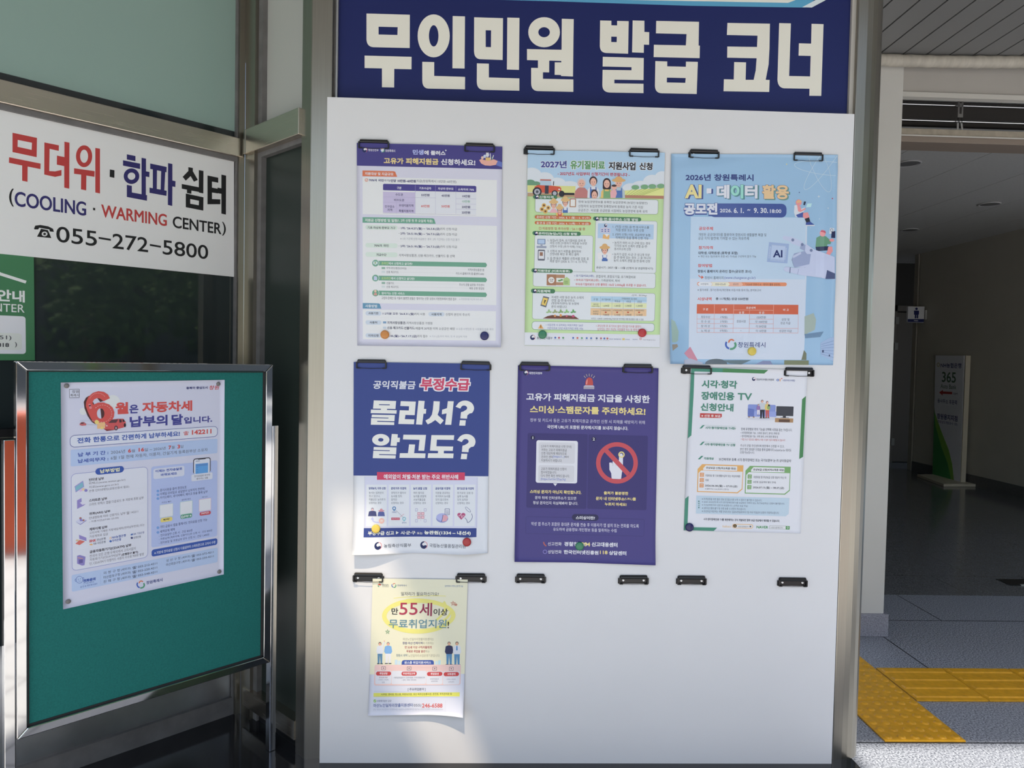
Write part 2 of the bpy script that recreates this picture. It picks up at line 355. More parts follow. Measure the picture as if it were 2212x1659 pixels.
# canopy over the booth, with an added slot shaping the light streak
def wall_to_canopy(px, py):
    p = MAIN.at(px, py); t = (Z_SO+0.03-p.z)/SUN_DIR.z; return p+SUN_DIR*t
right_e = [(800, 1060), (838, 1160), (868, 1240), (930, 1370), (985, 1490), (1030, 1590), (1075, 1720)]  # streak outline on the panel, traced back to shape the added slot
left_e = [(715, 1120), (722, 1200), (752, 1290), (800, 1400), (858, 1510), (905, 1600), (960, 1720)]
sr = [wall_to_canopy(*q) for q in right_e]; sl = [wall_to_canopy(*q) for q in left_e]
xa, xb, ya, yb = -4.2, x_post-0.062, -2.35, 1.6
def strip_canopy():
    w = MB(); z0, z1 = Z_SO, Z_SO+0.03
    M = M_SLAT
    ys = [p.y for p in sr]; y_lo, y_hi = min(ys), max(ys)
    w.box(xa, xb, ya, y_lo, z0, z1, M); w.box(xa, xb, y_hi, yb, z0, z1, M)
    for i in range(len(sr)-1):
        p, q = sorted((i, i+1), key=lambda k: sr[k].y)
        def xl(y): 
            for k in range(len(sl)-1):
                a, b_ = sl[k], sl[k+1]
                if min(a.y, b_.y)-1e-6 <= y <= max(a.y, b_.y)+1e-6:
                    return a.x+(b_.x-a.x)*(y-a.y)/(b_.y-a.y)
            return sl[0].x if abs(y-sl[0].y) < abs(y-sl[-1].y) else sl[-1].x
        y0, y1 = sr[p].y, sr[q].y
        w.hexa([(xa, y0, z0), (xl(y0), y0, z0), (xl(y0), y0, z1), (xa, y0, z1), (xa, y1, z0), (xl(y1), y1, z0), (xl(y1), y1, z1), (xa, y1, z1)], M)
        w.hexa([(sr[p].x, y0, z0), (xb, y0, z0), (xb, y0, z1), (sr[p].x, y0, z1), (sr[q].x, y1, z0), (xb, y1, z0), (xb, y1, z1), (sr[q].x, y1, z1)], M)
    return w
struct('ceiling.001', strip_canopy(), 'canopy deck over the booth with one slot added for the light streak')
mg = bpy.data.materials.new('streak_filter'); mg.use_nodes = True; nt = mg.node_tree  # tinted filter added to weaken the sun coming through the slot
for n in list(nt.nodes): nt.nodes.remove(n)
tb = nt.nodes.new('ShaderNodeBsdfTransparent'); om = nt.nodes.new('ShaderNodeOutputMaterial'); tb.inputs[0].default_value = (0.66, 0.61, 0.54, 1)
nt.links.new(tb.outputs[0], om.inputs[0])
w = MB(); xs = [p.x for p in sr+sl]; ys = [p.y for p in sr+sl]
w.box(min(xs)-0.03, max(xs)+0.03, min(ys)-0.03, max(ys)+0.03, Z_SO+0.031, Z_SO+0.033, mg); struct('streak_filter_pane', w, 'unseen tinted pane added in the canopy slot to dim the light streak')

# interior of the passage
wa = FLOOR.at(1971, 1017); wb = FLOOR.at(2212, 1078); dw = (wb-wa).normalized(); nw = V((dw.y, -dw.x, 0)); nw = nw if nw.x < 0 else -nw
INW = Plane(wa, nw)
Z_IC = (INW.at(1992, 553).z+INW.at(2200, 489).z)/2
we = wa+dw*3.6  # wall stops short; the added opening lets daylight into the passage
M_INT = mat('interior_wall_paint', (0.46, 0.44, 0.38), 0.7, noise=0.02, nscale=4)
M_ICE = mat('interior_ceiling', (0.62, 0.62, 0.60), 0.7, noise=0.04, nscale=60)
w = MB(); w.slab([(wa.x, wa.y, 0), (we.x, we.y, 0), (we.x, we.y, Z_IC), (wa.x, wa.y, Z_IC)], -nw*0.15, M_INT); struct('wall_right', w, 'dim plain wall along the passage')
w = MB(); w.slab([(wa.x, wa.y, 0), (we.x, we.y, 0), (we.x, we.y, 0.13), (wa.x, wa.y, 0.13)], nw*0.012, mat('dark_granite', (0.11, 0.11, 0.11), 0.35, noise=0.3, nscale=150)); struct('baseboard_right', w, 'dark stone baseboard of the passage wall')
Y_BK = FLOOR.at(1950, 998).y
BACK = Plane((0, Y_BK, 0), (0, -1, 0))
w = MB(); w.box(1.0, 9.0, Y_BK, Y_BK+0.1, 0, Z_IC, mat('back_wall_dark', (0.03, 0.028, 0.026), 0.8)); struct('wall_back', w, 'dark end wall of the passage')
w = MB(); w.box(px1-0.35, px1-0.25, Y_PIER+0.25, Y_BK, 0, Z_IC, M_INT); struct('wall_left', w, 'left wall of the passage behind the pier')
w = MB()
xx = px1-0.3
while xx < 8.9:
    w.box(xx, xx+0.594, Y_PIER+0.16, Y_BK, Z_IC, Z_IC+0.03, M_ICE); xx += 0.6
w.box(px1-0.3, 8.9, Y_PIER+0.16, Y_BK, Z_IC+0.03, Z_IC+0.05, M_RUBBER)
struct('ceiling.002', w, 'grey panelled ceiling inside the passage')
# door at the end
dx0 = BACK.at(1930, 800).x; dx1 = BACK.at(1972, 800).x; dz = BACK.at(1945, 676).z
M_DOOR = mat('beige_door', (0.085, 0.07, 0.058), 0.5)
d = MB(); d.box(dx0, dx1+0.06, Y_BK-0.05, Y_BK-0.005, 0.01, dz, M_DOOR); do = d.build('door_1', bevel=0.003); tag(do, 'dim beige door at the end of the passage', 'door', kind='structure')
d = MB(); d.box(dx0-0.12, dx0-0.012, Y_BK-0.07, Y_BK, 0, dz+0.10, mat('door_frame', (0.10, 0.085, 0.07), 0.5)); d.box(dx0-0.12, dx1+0.1, Y_BK-0.07, Y_BK, dz+0.02, dz+0.10, mat('door_frame', (0, 0, 0))); d.build('door_frame', do)
for zz in (0.30, 1.68, 2.05):
    h = MB(); h.box(dx0-0.045, dx0+0.004, Y_BK-0.085, Y_BK-0.05, zz-0.05, zz+0.05, mat('hinge_steel', (0.2, 0.19, 0.18), 0.5, 0.6)); h.build('hinge', do)
# corner trim of the passage wall
w = MB(); w.slab([(wa.x-0.012, wa.y+0.02, 0), (wa.x+0.03, wa.y+0.02, 0), (wa.x+0.03, wa.y+0.02, Z_IC), (wa.x-0.012, wa.y+0.02, Z_IC)], V((0, 0.08, 0)), mat('corner_trim_paint', (0.36, 0.34, 0.29), 0.6)); struct('trim_10', w, 'pale corner trim where the passage wall ends')

# shutter rails, hanger and box beam behind the fascia
YR = Y_PIER+0.22
RAIL = Plane((0, YR, 0), (0, -1, 0))
za = RAIL.at(2060, 227.5).z; zc = RAIL.at(2060, 262).z
for zz, lab in ((za, 'thin bright steel rail just under the cream fascia'), (zc, 'thin bright steel rail halfway between fascia and beige beam')):
    w = MB(); w.tube([(px1-0.3, YR, zz), (3.2, YR, zz)], 0.0075, M_POLISH, 10); tag(w.build('shutter_rail'), lab, 'rail')
zm1 = RAIL.at(2060, 284).z; zm0 = RAIL.at(2060, 312).z
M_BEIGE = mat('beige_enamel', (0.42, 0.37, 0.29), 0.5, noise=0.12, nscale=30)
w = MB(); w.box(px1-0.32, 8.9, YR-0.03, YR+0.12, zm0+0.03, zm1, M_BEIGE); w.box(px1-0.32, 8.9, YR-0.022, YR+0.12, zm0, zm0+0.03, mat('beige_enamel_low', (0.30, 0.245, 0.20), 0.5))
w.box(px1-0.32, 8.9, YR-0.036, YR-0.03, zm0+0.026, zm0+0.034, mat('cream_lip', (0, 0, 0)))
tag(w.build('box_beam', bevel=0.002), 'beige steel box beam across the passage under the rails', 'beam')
w = MB(); w.box(px1-0.32, 8.9, YR+0.10, YR+0.13, zc+0.01, Z_FB+0.1, mat('dark_board', (0.055, 0.05, 0.045), 0.7)); struct('trim_11', w, 'dark board behind the shutter rails')
hx = RAIL.at(2070, 245).x
hb = empty('rail_hanger', (hx, YR-0.012, zc))
tag(hb, 'small steel bracket hanging the two rails from the fascia', 'bracket')
M_ZINC = mat('zinc', (0.42, 0.41, 0.39), 0.4, 0.7)
zp1 = RAIL.at(2071, 212).z; zp0 = RAIL.at(2071, 256).z
w = MB()
for a0, a1, b0, b1 in ((-0.014, -0.006, zp0, zp1), (0.006, 0.014, zp0, zp1), (-0.006, 0.006, zp1-0.02, zp1), (-0.006, 0.006, zp0, zp0+0.018), (-0.006, 0.006, (zp0+zp1)/2, (zp0+zp1)/2+0.02)):
    w.box(hx+a0, hx+a1, YR-0.018, YR-0.014, b0, b1, M_ZINC)
w.build('plate', hb)
zf1 = RAIL.at(2068, 265).z; zf0 = RAIL.at(2066, 283).z
M_ALU = mat('bright_alu', (0.8, 0.8, 0.78), 0.35, 0.6)
for sgn in (-1, 1):
    w = MB(); w.slab([(hx+sgn*0.012-0.005, YR-0.02, zf0), (hx+sgn*0.012+0.005, YR-0.02, zf0), (hx+sgn*0.009+0.005, YR-0.014, zf1), (hx+sgn*0.009-0.005, YR-0.014, zf1)], V((0, 0.002, 0)), M_ALU); w.build('clip_foot', hb)
for zz in (za, zc):
    w = MB()
    for sx in (-0.01, 0.01): w.tube([(hx+sx, YR-0.016, zz+0.014), (hx+sx, YR-0.017, zz-0.014)], 0.0018, M_BLACK, 6)
    w.build('wire_hook', hb)

# pipe wrapped in insulation along the soffit
pz0 = PIPEP.at(1910, 133).z; pz1 = PIPEP.at(2200, 139).z; pr = (PIPEP.at(2060, 124).z-PIPEP.at(2060, 149).z)/2
xs0 = PIPEP.at(1880, 133).x; path = []; rad = []
for k in range(60):
    t = k/59.0; xq = xs0+(3.6-xs0)*t
    path.append((xq, Y_PIER-0.05-0.03*math.sin(t*2.2), Z_SO-pr*1.02-0.004*math.sin(t*9))); rad.append(pr*(1+0.05*math.sin(k*2.3)+0.03*random.random()))
w = MB(); w.tube(path, rad, mat('wrapped_insulation', (0.55, 0.51, 0.43), 0.7, noise=0.10, nscale=14, bump=0.8, stretch=(3, 1, 1)), 16)
tag(w.build('insulated_pipe'), 'cream wrapped pipe running along the top of the fascia', 'pipe')

# recessed ceiling lights
for (qx, qy), lab in (((1961, 352), 'round recessed ceiling light partly hidden by the white pier edge, nearest the beige beam'), ((2137, 440), 'round recessed ceiling light farthest right in the passage ceiling'), ((1965, 496), 'small round recessed ceiling light deepest in the passage')):
    c = Plane((0, 0, Z_IC), (0, 0, 1)).at(qx, qy)
    e_ = empty('ceiling_light', c); tag(e_, lab, 'ceiling light', 'recessed lights in the passage ceiling')
    w = MB(); prof = [(0.085, -0.001), (0.093, -0.006), (0.083, -0.012), (0.075, -0.004)]
    w.lathe(c, (0, 0, 1), prof, mat('light_trim', (0.55, 0.55, 0.55), 0.4), 28); w.build('trim_ring', e_)
    w = MB(); w.lathe(c+V((0, 0, -0.007)), (0, 0, 1), [(0.072, 0.0), (0.072, 0.003)], mat('light_lens', (0.20, 0.20, 0.20), 0.3), 28); w.build('lens', e_)

# floor drain slot
da = FLOOR.at(2150, 1256); db_ = FLOOR.at(2206, 1262)
w = MB(); w.box(da.x+0.03, da.x+0.75, db_.y-0.035, da.y+0.035, 0.0025, 0.006, M_BLACK); w.box(da.x+0.10, da.x+0.75, db_.y-0.04, db_.y-0.028, 0.0025, 0.009, M_ALU)
tag(w.build('floor_drain'), 'dark slot drain with a bright edge in the passage floor', 'drain')

# tactile paving
M_TAC = mat('yellow_tactile', (0.72, 0.36, 0.012), 0.5, noise=0.10, nscale=40)
gx1 = FLOOR.at(2089, 1605).x; gy0 = FLOOR.at(2000, 1604.5).y; T = 0.302
def tac(name, x0, x1, y0, y1, dots, label, group):
    e_ = empty(name, ((x0+x1)/2, (y0+y1)/2, 0)); tag(e_, label, 'tactile tile', group)
    w = MB(); w.box(x0+0.002, x1-0.002, y0+0.002, y1-0.002, 0.0005, 0.007, M_TAC); w.build('tile_base', e_, bevel=0.0015)
    n = 6
    if dots:
        for i in range(n):
            for j in range(n):
                w = MB(); c = V((x0+(x1-x0)*(i+0.5)/n, y0+(y1-y0)*(j+0.5)/n, 0.0068))
                w.lathe(c, (0, 0, 1), [(0.0155, 0), (0.0125, 0.004), (0.008, 0.0052)], M_TAC, 14); w.build('dome', e_)
    else:
        for j in range(4):
            yc = y0+(y1-y0)*(j+0.5)/4; w = MB(); pts = []
            w.hexa([(x0+0.012, yc-0.016, 0.0068), (x1-0.012, yc-0.016, 0.0068), (x1-0.012, yc+0.016, 0.0068), (x0+0.012, yc+0.016, 0.0068),
                    (x0+0.018, yc-0.011, 0.0118), (x1-0.018, yc-0.011, 0.0118), (x1-0.018, yc+0.011, 0.0118), (x0+0.018, yc+0.011, 0.0118)], M_TAC); w.build('bar', e_)
G1 = 'yellow dotted tactile tiles beside the booth post'; G2 = 'yellow barred tactile tiles leading right'
labs = ['yellow dotted tactile tile nearest the bottom edge, its front corner in sunlight', 'yellow dotted tactile tile next to the first barred tile', 'yellow dotted tactile tile by the granite pier base, mostly hidden by the post']
for k in range(3): tac('tactile_tile', gx1-T, gx1, gy0+T*k, gy0+T*(k+1), True, labs[k], G1)
labs = ['yellow barred tactile tile touching the dotted tile', 'yellow barred tactile tile second from the dotted tile', 'yellow barred tactile tile third from the dotted tile, cut by the right edge']
for k in range(3): tac('tactile_guide_tile', gx1+0.004+T*k, gx1+0.004+T*(k+1), gy0+T, gy0+T*2, False, labs[k], G2)
# ---------------------------------------------------------------- printing: flat lettering and drawings on sheets
def homography(src, dst):
    import numpy as np
    A = []; B = []
    for (x, y), (u, v) in zip(src, dst):
        A.append([x, y, 1, 0, 0, 0, -u*x, -u*y]); B.append(u)
        A.append([0, 0, 0, x, y, 1, -v*x, -v*y]); B.append(v)
    h = np.linalg.solve(np.array(A, float), np.array(B, float))
    return [float(q) for q in h]+[1.0]
TEXTS = {}            # (string, resolution) -> (verts, tris, boundary edges)
PRINTS = []
class Print:
    """A printed sheet. Corners are pixels of the photograph on PLANE; bulge(u, v) lifts the sheet off the plane towards the viewer."""
    def __init__(s, name, plane, corners, bulge=None, base='f0f2f8', lift=0.0, thick=0.0004, gloss=0.5, spec=0.25, basemat=None, step=0.00015, gain=1.0):
        s.name = name; s.n = plane.n; s.c = [plane.at(*q) for q in corners]
        if s.n.dot(EYE-plane.p) < 0: s.n = -s.n
        TL, TR, BR, BL = s.c
        s.W = ((TR-TL).length+(BR-BL).length)/2; s.H = ((BL-TL).length+(BR-TR).length)/2
        s.h = homography(corners, [(0, 0), (s.W, 0), (s.W, s.H), (0, s.H)])
        s.bulge = bulge; s.lift = lift; s.thick = thick; s.gloss = gloss; s.spec = spec; s.step = step
        s.items = []; s.k = (0, 0, 1.0); s.base = base; s.basemat = basemat; s.boxes = []; s.gain = gain; s.nx = 26; s.ny = 36; s.grid = None
        PRINTS.append(s)
    def crop(s, x0, y0, k): s.k = (x0, y0, k); return s
    def ab(s, x, y):
        px = s.k[0]+x*s.k[2]; py = s.k[1]+y*s.k[2]; h = s.h
        w = h[6]*px+h[7]*py+1
        return ((h[0]*px+h[1]*py+h[2])/w, (h[3]*px+h[4]*py+h[5])/w)
    def world(s, a, b, off):
        u, v = a/s.W, b/s.H; TL, TR, BR, BL = s.c
        p = (TL*(1-u)+TR*u)*(1-v)+(BL*(1-u)+BR*u)*v
        e = s.lift+(s.height(u, v) if s.bulge else 0.0)
        return p+s.n*(e+off)
    def height(s, u, v):        # the lift of the paper, straight between the nodes of the sheet's own grid
        if s.grid is None: s.grid = [[s.bulge(i/s.nx, j/s.ny) for i in range(s.nx+1)] for j in range(s.ny+1)]
        x = min(max(u, 0.0), 1.0)*s.nx; y = min(max(v, 0.0), 1.0)*s.ny; i = min(int(x), s.nx-1); j = min(int(y), s.ny-1); x -= i; y -= j; g = s.grid
        return (g[j][i]*(1-x)+g[j][i+1]*x)*(1-y)+(g[j+1][i]*(1-x)+g[j+1][i+1]*x)*y
    def layer(s, x0, y0, x1, y1):
        L = 1
        for (a0, b0, a1, b1, l) in s.boxes:
            if x0 < a1 and x1 > a0 and y0 < b1 and y1 > b0 and l >= L: L = l+1
        s.boxes.append((x0, y0, x1, y1, L)); return L
    def add(s, vs, fs, col, L=None):
        xs = [p[0] for p in vs]; ys = [p[1] for p in vs]
        if L is None: L = s.layer(min(xs), min(ys), max(xs), max(ys))
        s.items.append((vs, fs, col, L)); return L
    def Rm(s, a0, b0, a1, b1, col, r=0.0):
        if r > 0:
            r = min(r, abs(a1-a0)/2, abs(b1-b0)/2); pts = []
            for cx, cy, t0 in ((a1-r, b0+r, -90), (a1-r, b1-r, 0), (a0+r, b1-r, 90), (a0+r, b0+r, 180)):
                for k in range(6): t = R(t0+18*k); pts.append((cx+r*math.cos(t), cy+r*math.sin(t)))
            s.add(pts, [tuple(range(len(pts)))], col); return
        nx = max(1, int(abs(a1-a0)/0.03)) if s.bulge else 1; ny = max(1, int(abs(b1-b0)/0.03)) if s.bulge else 1
        vs = [(a0+(a1-a0)*i/nx, b0+(b1-b0)*j/ny) for j in range(ny+1) for i in range(nx+1)]
        fs = [(j*(nx+1)+i, j*(nx+1)+i+1, (j+1)*(nx+1)+i+1, (j+1)*(nx+1)+i) for j in range(ny) for i in range(nx)]
        s.add(vs, fs, col)
    def R(s, x0, y0, x1, y1, col, r=0):
        a0, b0 = s.ab(x0, y0); a1, b1 = s.ab(x1, y1); s.Rm(a0, b0, a1, b1, col, r*s.k[2]*s.px())
    def px(s): 
        a = s.ab(0, 0); b = s.ab(100, 0); return math.hypot(b[0]-a[0], b[1]-a[1])/100.0/s.k[2]
    def RB(s, x0, y0, x1, y1, line, fill, w=4, r=0):          # bordered rectangle
        s.R(x0, y0, x1, y1, line, r); s.R(x0+w, y0+w, x1-w, y1-w, fill, max(0, r-w))
    def P(s, pts, col, holes=()):
        poly = [[s.ab(*p) for p in pts]]+[[s.ab(*p) for p in h] for h in holes]
        s.Pm(poly, col)
    def Pm(s, poly, col):
        flat = [p for q in poly for p in q]
        tri = tessellate_polygon([[V((p[0], p[1], 0)) for p in q] for q in poly])
        s.add(flat, [tuple(t) for t in tri], col)
    def E(s, cx, cy, rx, ry, col, n=20, a0=0, a1=360):
        pts = []; full = abs(a1-a0) >= 360
        for k in range(n if full else n+1):
            t = R(a0+(a1-a0)*k/n); pts.append(s.ab(cx+rx*math.cos(t), cy+ry*math.sin(t)))
        s.add(pts, [tuple(range(len(pts)))], col)
    def ring(s, cx, cy, rx, ry, w, col, n=32, a0=0, a1=360):
        vs = []; fs = []
        for k in range(n+1):
            t = R(a0+(a1-a0)*k/n)
            for q in (-w/2, w/2): vs.append(s.ab(cx+(rx+q)*math.cos(t), cy+(ry+q)*math.sin(t)))
        for k in range(n): fs.append((2*k, 2*k+1, 2*k+3, 2*k+2))
        s.add(vs, fs, col)
    def L(s, pts, w, col):
        q = [s.ab(*p) for p in pts]; w = w*s.k[2]*s.px()/2; vs = []; fs = []
        for i in range(len(q)-1):
            (x0, y0), (x1, y1) = q[i], q[i+1]; l = math.hypot(x1-x0, y1-y0) or 1; dx, dy = (x1-x0)/l*w, (y1-y0)/l*w
            k = len(vs); e = 0.5
            vs += [(x0-dx*e-dy, y0-dy*e+dx), (x1+dx*e-dy, y1+dy*e+dx), (x1+dx*e+dy, y1+dy*e-dx), (x0-dx*e+dy, y0-dy*e-dx)]; fs.append((k, k+1, k+2, k+3))
        s.add(vs, fs, col); s.items[-1] += (1,)
    def dots(s, x0, y0, x1, y1, n, col, w=3):
        q = [(x0+(x1-x0)*k/n, y0+(y1-y0)*k/n) for k in range(n+1)]; vs = []; fs = []
        W = w*s.k[2]*s.px()/2
        for p in q:
            a, b = s.ab(*p); k = len(vs); vs += [(a-W, b-W), (a+W, b-W), (a+W, b+W), (a-W, b+W)]; fs.append((k, k+1, k+2, k+3))
        s.add(vs, fs, col)
    def T(s, txt, xl, yt, xr, yb, col, b=0.0, halo=0.0, hc='f4f4f6', it=0.0, res=2, sh=None):
        """Lettering whose ink fills xl..xr at its baseline and yt..yb at its left end; b thickens the strokes (share of the height)."""
        TEXTS.setdefault((txt, res), None)
        a0, b1 = s.ab(xl, yb); a1, _ = s.ab(xr, yb); _, b0 = s.ab(xl, yt)
        s.items.append(('T', txt, res, a0, b0, a1, b1, col, b, halo, hc, it, sh))
    def lines(s, rows, xl, y0, dy, h, wch, col, b=0.0, slope=0.0):
        for i, t in enumerate(rows):
            s.T(t, xl, y0+dy*i, xl+wch*wlen(t), y0+dy*i+h, col, b)
    # marks
    def taegeuk(s, cx, cy, r, navy='1e2a55', red='c8505a', white='f2f2f4', bgc=None):
        if bgc: s.E(cx, cy, r*1.05, r*1.05, bgc)
        s.E(cx, cy, r, r, white)
        s.ring(cx, cy, r*0.93, r*0.93, r*0.12, red, 16, -95, 60)
        pts = [(cx+r*math.cos(R(t)), cy+r*math.sin(R(t))) for t in range(75, 290, 12)]
        pts += [(cx+0.10*r, cy-0.75*r), (cx-0.35*r, cy-0.55*r), (cx-0.5*r, cy-0.1*r), (cx-0.15*r, cy+0.2*r), (cx+0.3*r, cy+0.05*r), (cx+0.72*r, cy+0.05*r), (cx+0.8*r, cy+0.45*r)]
        s.P(pts, navy)
    def swirl(s, cx, cy, r):
        s.ring(cx-0.1*r, cy+0.0*r, 0.82*r, 0.82*r, 0.36*r, '3458a8', 12, 100, 215)
        s.ring(cx+0.15*r, cy-0.4*r, 0.5*r, 0.5*r, 0.3*r, 'c06a4c', 12, 170, 330)
        s.ring(cx+0.1*r, cy+0.15*r, 0.85*r, 0.75*r, 0.4*r, '3f8a68', 12, -40, 105)
    def person(s, cx, top, h, hair, top_c, bot_c, skin='e0a890', w=None, legs=True, shoe='30303a'):
        w = w or h*0.2; hd = h*0.075
        if legs:
            s.P([(cx-w*0.42, top+h*0.5), (cx+w*0.42, top+h*0.5), (cx+w*0.38, top+h*0.97), (cx+w*0.1, top+h*0.97), (cx, top+h*0.6), (cx-w*0.1, top+h*0.97), (cx-w*0.38, top+h*0.97)], bot_c)
            s.R(cx-w*0.5, top+h*0.965, cx-w*0.05, top+h, shoe); s.R(cx+w*0.05, top+h*0.965, cx+w*0.5, top+h, shoe)
        s.P([(cx-w*0.5, top+h*0.2), (cx-w*0.2, top+h*0.16), (cx+w*0.2, top+h*0.16), (cx+w*0.5, top+h*0.2), (cx+w*0.62, top+h*0.44), (cx+w*0.42, top+h*0.53), (cx-w*0.42, top+h*0.53), (cx-w*0.62, top+h*0.44)], top_c)
        s.E(cx, top+hd*1.0, hd*0.95, hd*1.05, hair, 12); s.E(cx, top+hd*1.25, hd*0.75, hd*0.9, skin, 12)
def wlen(t): return sum(1.0 if ord(c) > 0x2e80 else (0.35 if c in ' .,:;|!()·\'' else 0.58) for c in t)
def make_texts():
    tmp = []
    for (t, res) in TEXTS:
        cu = bpy.data.curves.new('tmp', 'FONT'); cu.body = t; cu.resolution_u = res; cu.fill_mode = 'FRONT'
        ob = bpy.data.objects.new('tmp', cu); COL.objects.link(ob); tmp.append(((t, res), ob, cu))
    dg = bpy.context.evaluated_depsgraph_get()
    for key, ob, cu in tmp:
        ev = ob.evaluated_get(dg); me = ev.to_mesh()
        ids = {}; vs = []; mp = []
        for v in me.vertices:
            k = (round(v.co.x, 5), round(v.co.y, 5))
            if k not in ids: ids[k] = len(vs); vs.append(k)
            mp.append(ids[k])
        fs = []; cnt = {}
        for p in me.polygons:
            f = tuple(mp[i] for i in p.vertices)
            if len(set(f)) < 3: continue
            fs.append(f)
            for i in range(len(f)):
                e = (f[i], f[(i+1) % len(f)]); kk = (min(e), max(e)); cnt[kk] = cnt.get(kk, 0)+1
        TEXTS[key] = (vs, fs, [e for e, n in cnt.items() if n == 1]); ev.to_mesh_clear()
    for key, ob, cu in tmp:
        bpy.data.objects.remove(ob); bpy.data.curves.remove(cu)
def thick(vs, edges, w):
    qv = []; qf = []
    for i, j in edges:
        (x0, y0), (x1, y1) = vs[i], vs[j]; l = math.hypot(x1-x0, y1-y0)
        if l < 1e-7: continue
        dx, dy = (x1-x0)/l*w, (y1-y0)/l*w; k = len(qv)
        qv += [(x0-dx*.9-dy, y0-dy*.9+dx), (x1+dx*.9-dy, y1+dy*.9+dx), (x1+dx*.9+dy, y1+dy*.9-dx), (x0-dx*.9+dy, y0-dy*.9-dx)]; qf.append((k, k+1, k+2, k+3))
    return qv, qf
def cut(poly, ax, t, keep):       # the side of a convex outline below (keep -1) or above (keep 1) the line ax = t
    out = []
    for i in range(len(poly)):
        a, b = poly[i-1], poly[i]; da, db = (a[ax]-t)*keep, (b[ax]-t)*keep
        if (da >= 0) != (db >= 0):
            k = da/(da-db); out.append((a[0]+(b[0]-a[0])*k, a[1]+(b[1]-a[1])*k))
        if db >= 0: out.append(b)
    return out
def cells(vs, fs, cx, cy):        # cut faces along the grid of the sheet so that print follows the paper
    V_ = []; F_ = []; S_ = []
    for fi, f in enumerate(fs):
        todo = [[vs[i] for i in f]]
        for ax, c in ((0, cx), (1, cy)):
            nxt = []
            for q in todo:
                lo = min(p[ax] for p in q); hi = max(p[ax] for p in q); k0 = int(math.floor(lo/c+1e-6)); k1 = int(math.ceil(hi/c-1e-6))
                if k1-k0 <= 1: nxt.append(q); continue
                rest = q
                for k in range(k0+1, k1):
                    a = cut(rest, ax, k*c, -1); rest = cut(rest, ax, k*c, 1)
                    if len(a) > 2: nxt.append(a)
                if len(rest) > 2: nxt.append(rest)
            todo = nxt
        for q in todo:
            i = len(V_); V_ += q; F_.append(tuple(range(i, i+len(q)))); S_.append(fi)
    return V_, F_, S_
def trim(vs, fs, W, H):           # nothing is printed beyond the edge of the sheet
    V_ = []; F_ = []
    for f in fs:
        q = [vs[i] for i in f]
        for ax, t, k in ((0, 0.0, 1), (0, W, -1), (1, 0.0, 1), (1, H, -1)):
            if len(q) > 2: q = cut(q, ax, t, k)
        if len(q) > 2:
            i = len(V_); V_ += q; F_.append(tuple(range(i, i+len(q))))
    return V_, F_
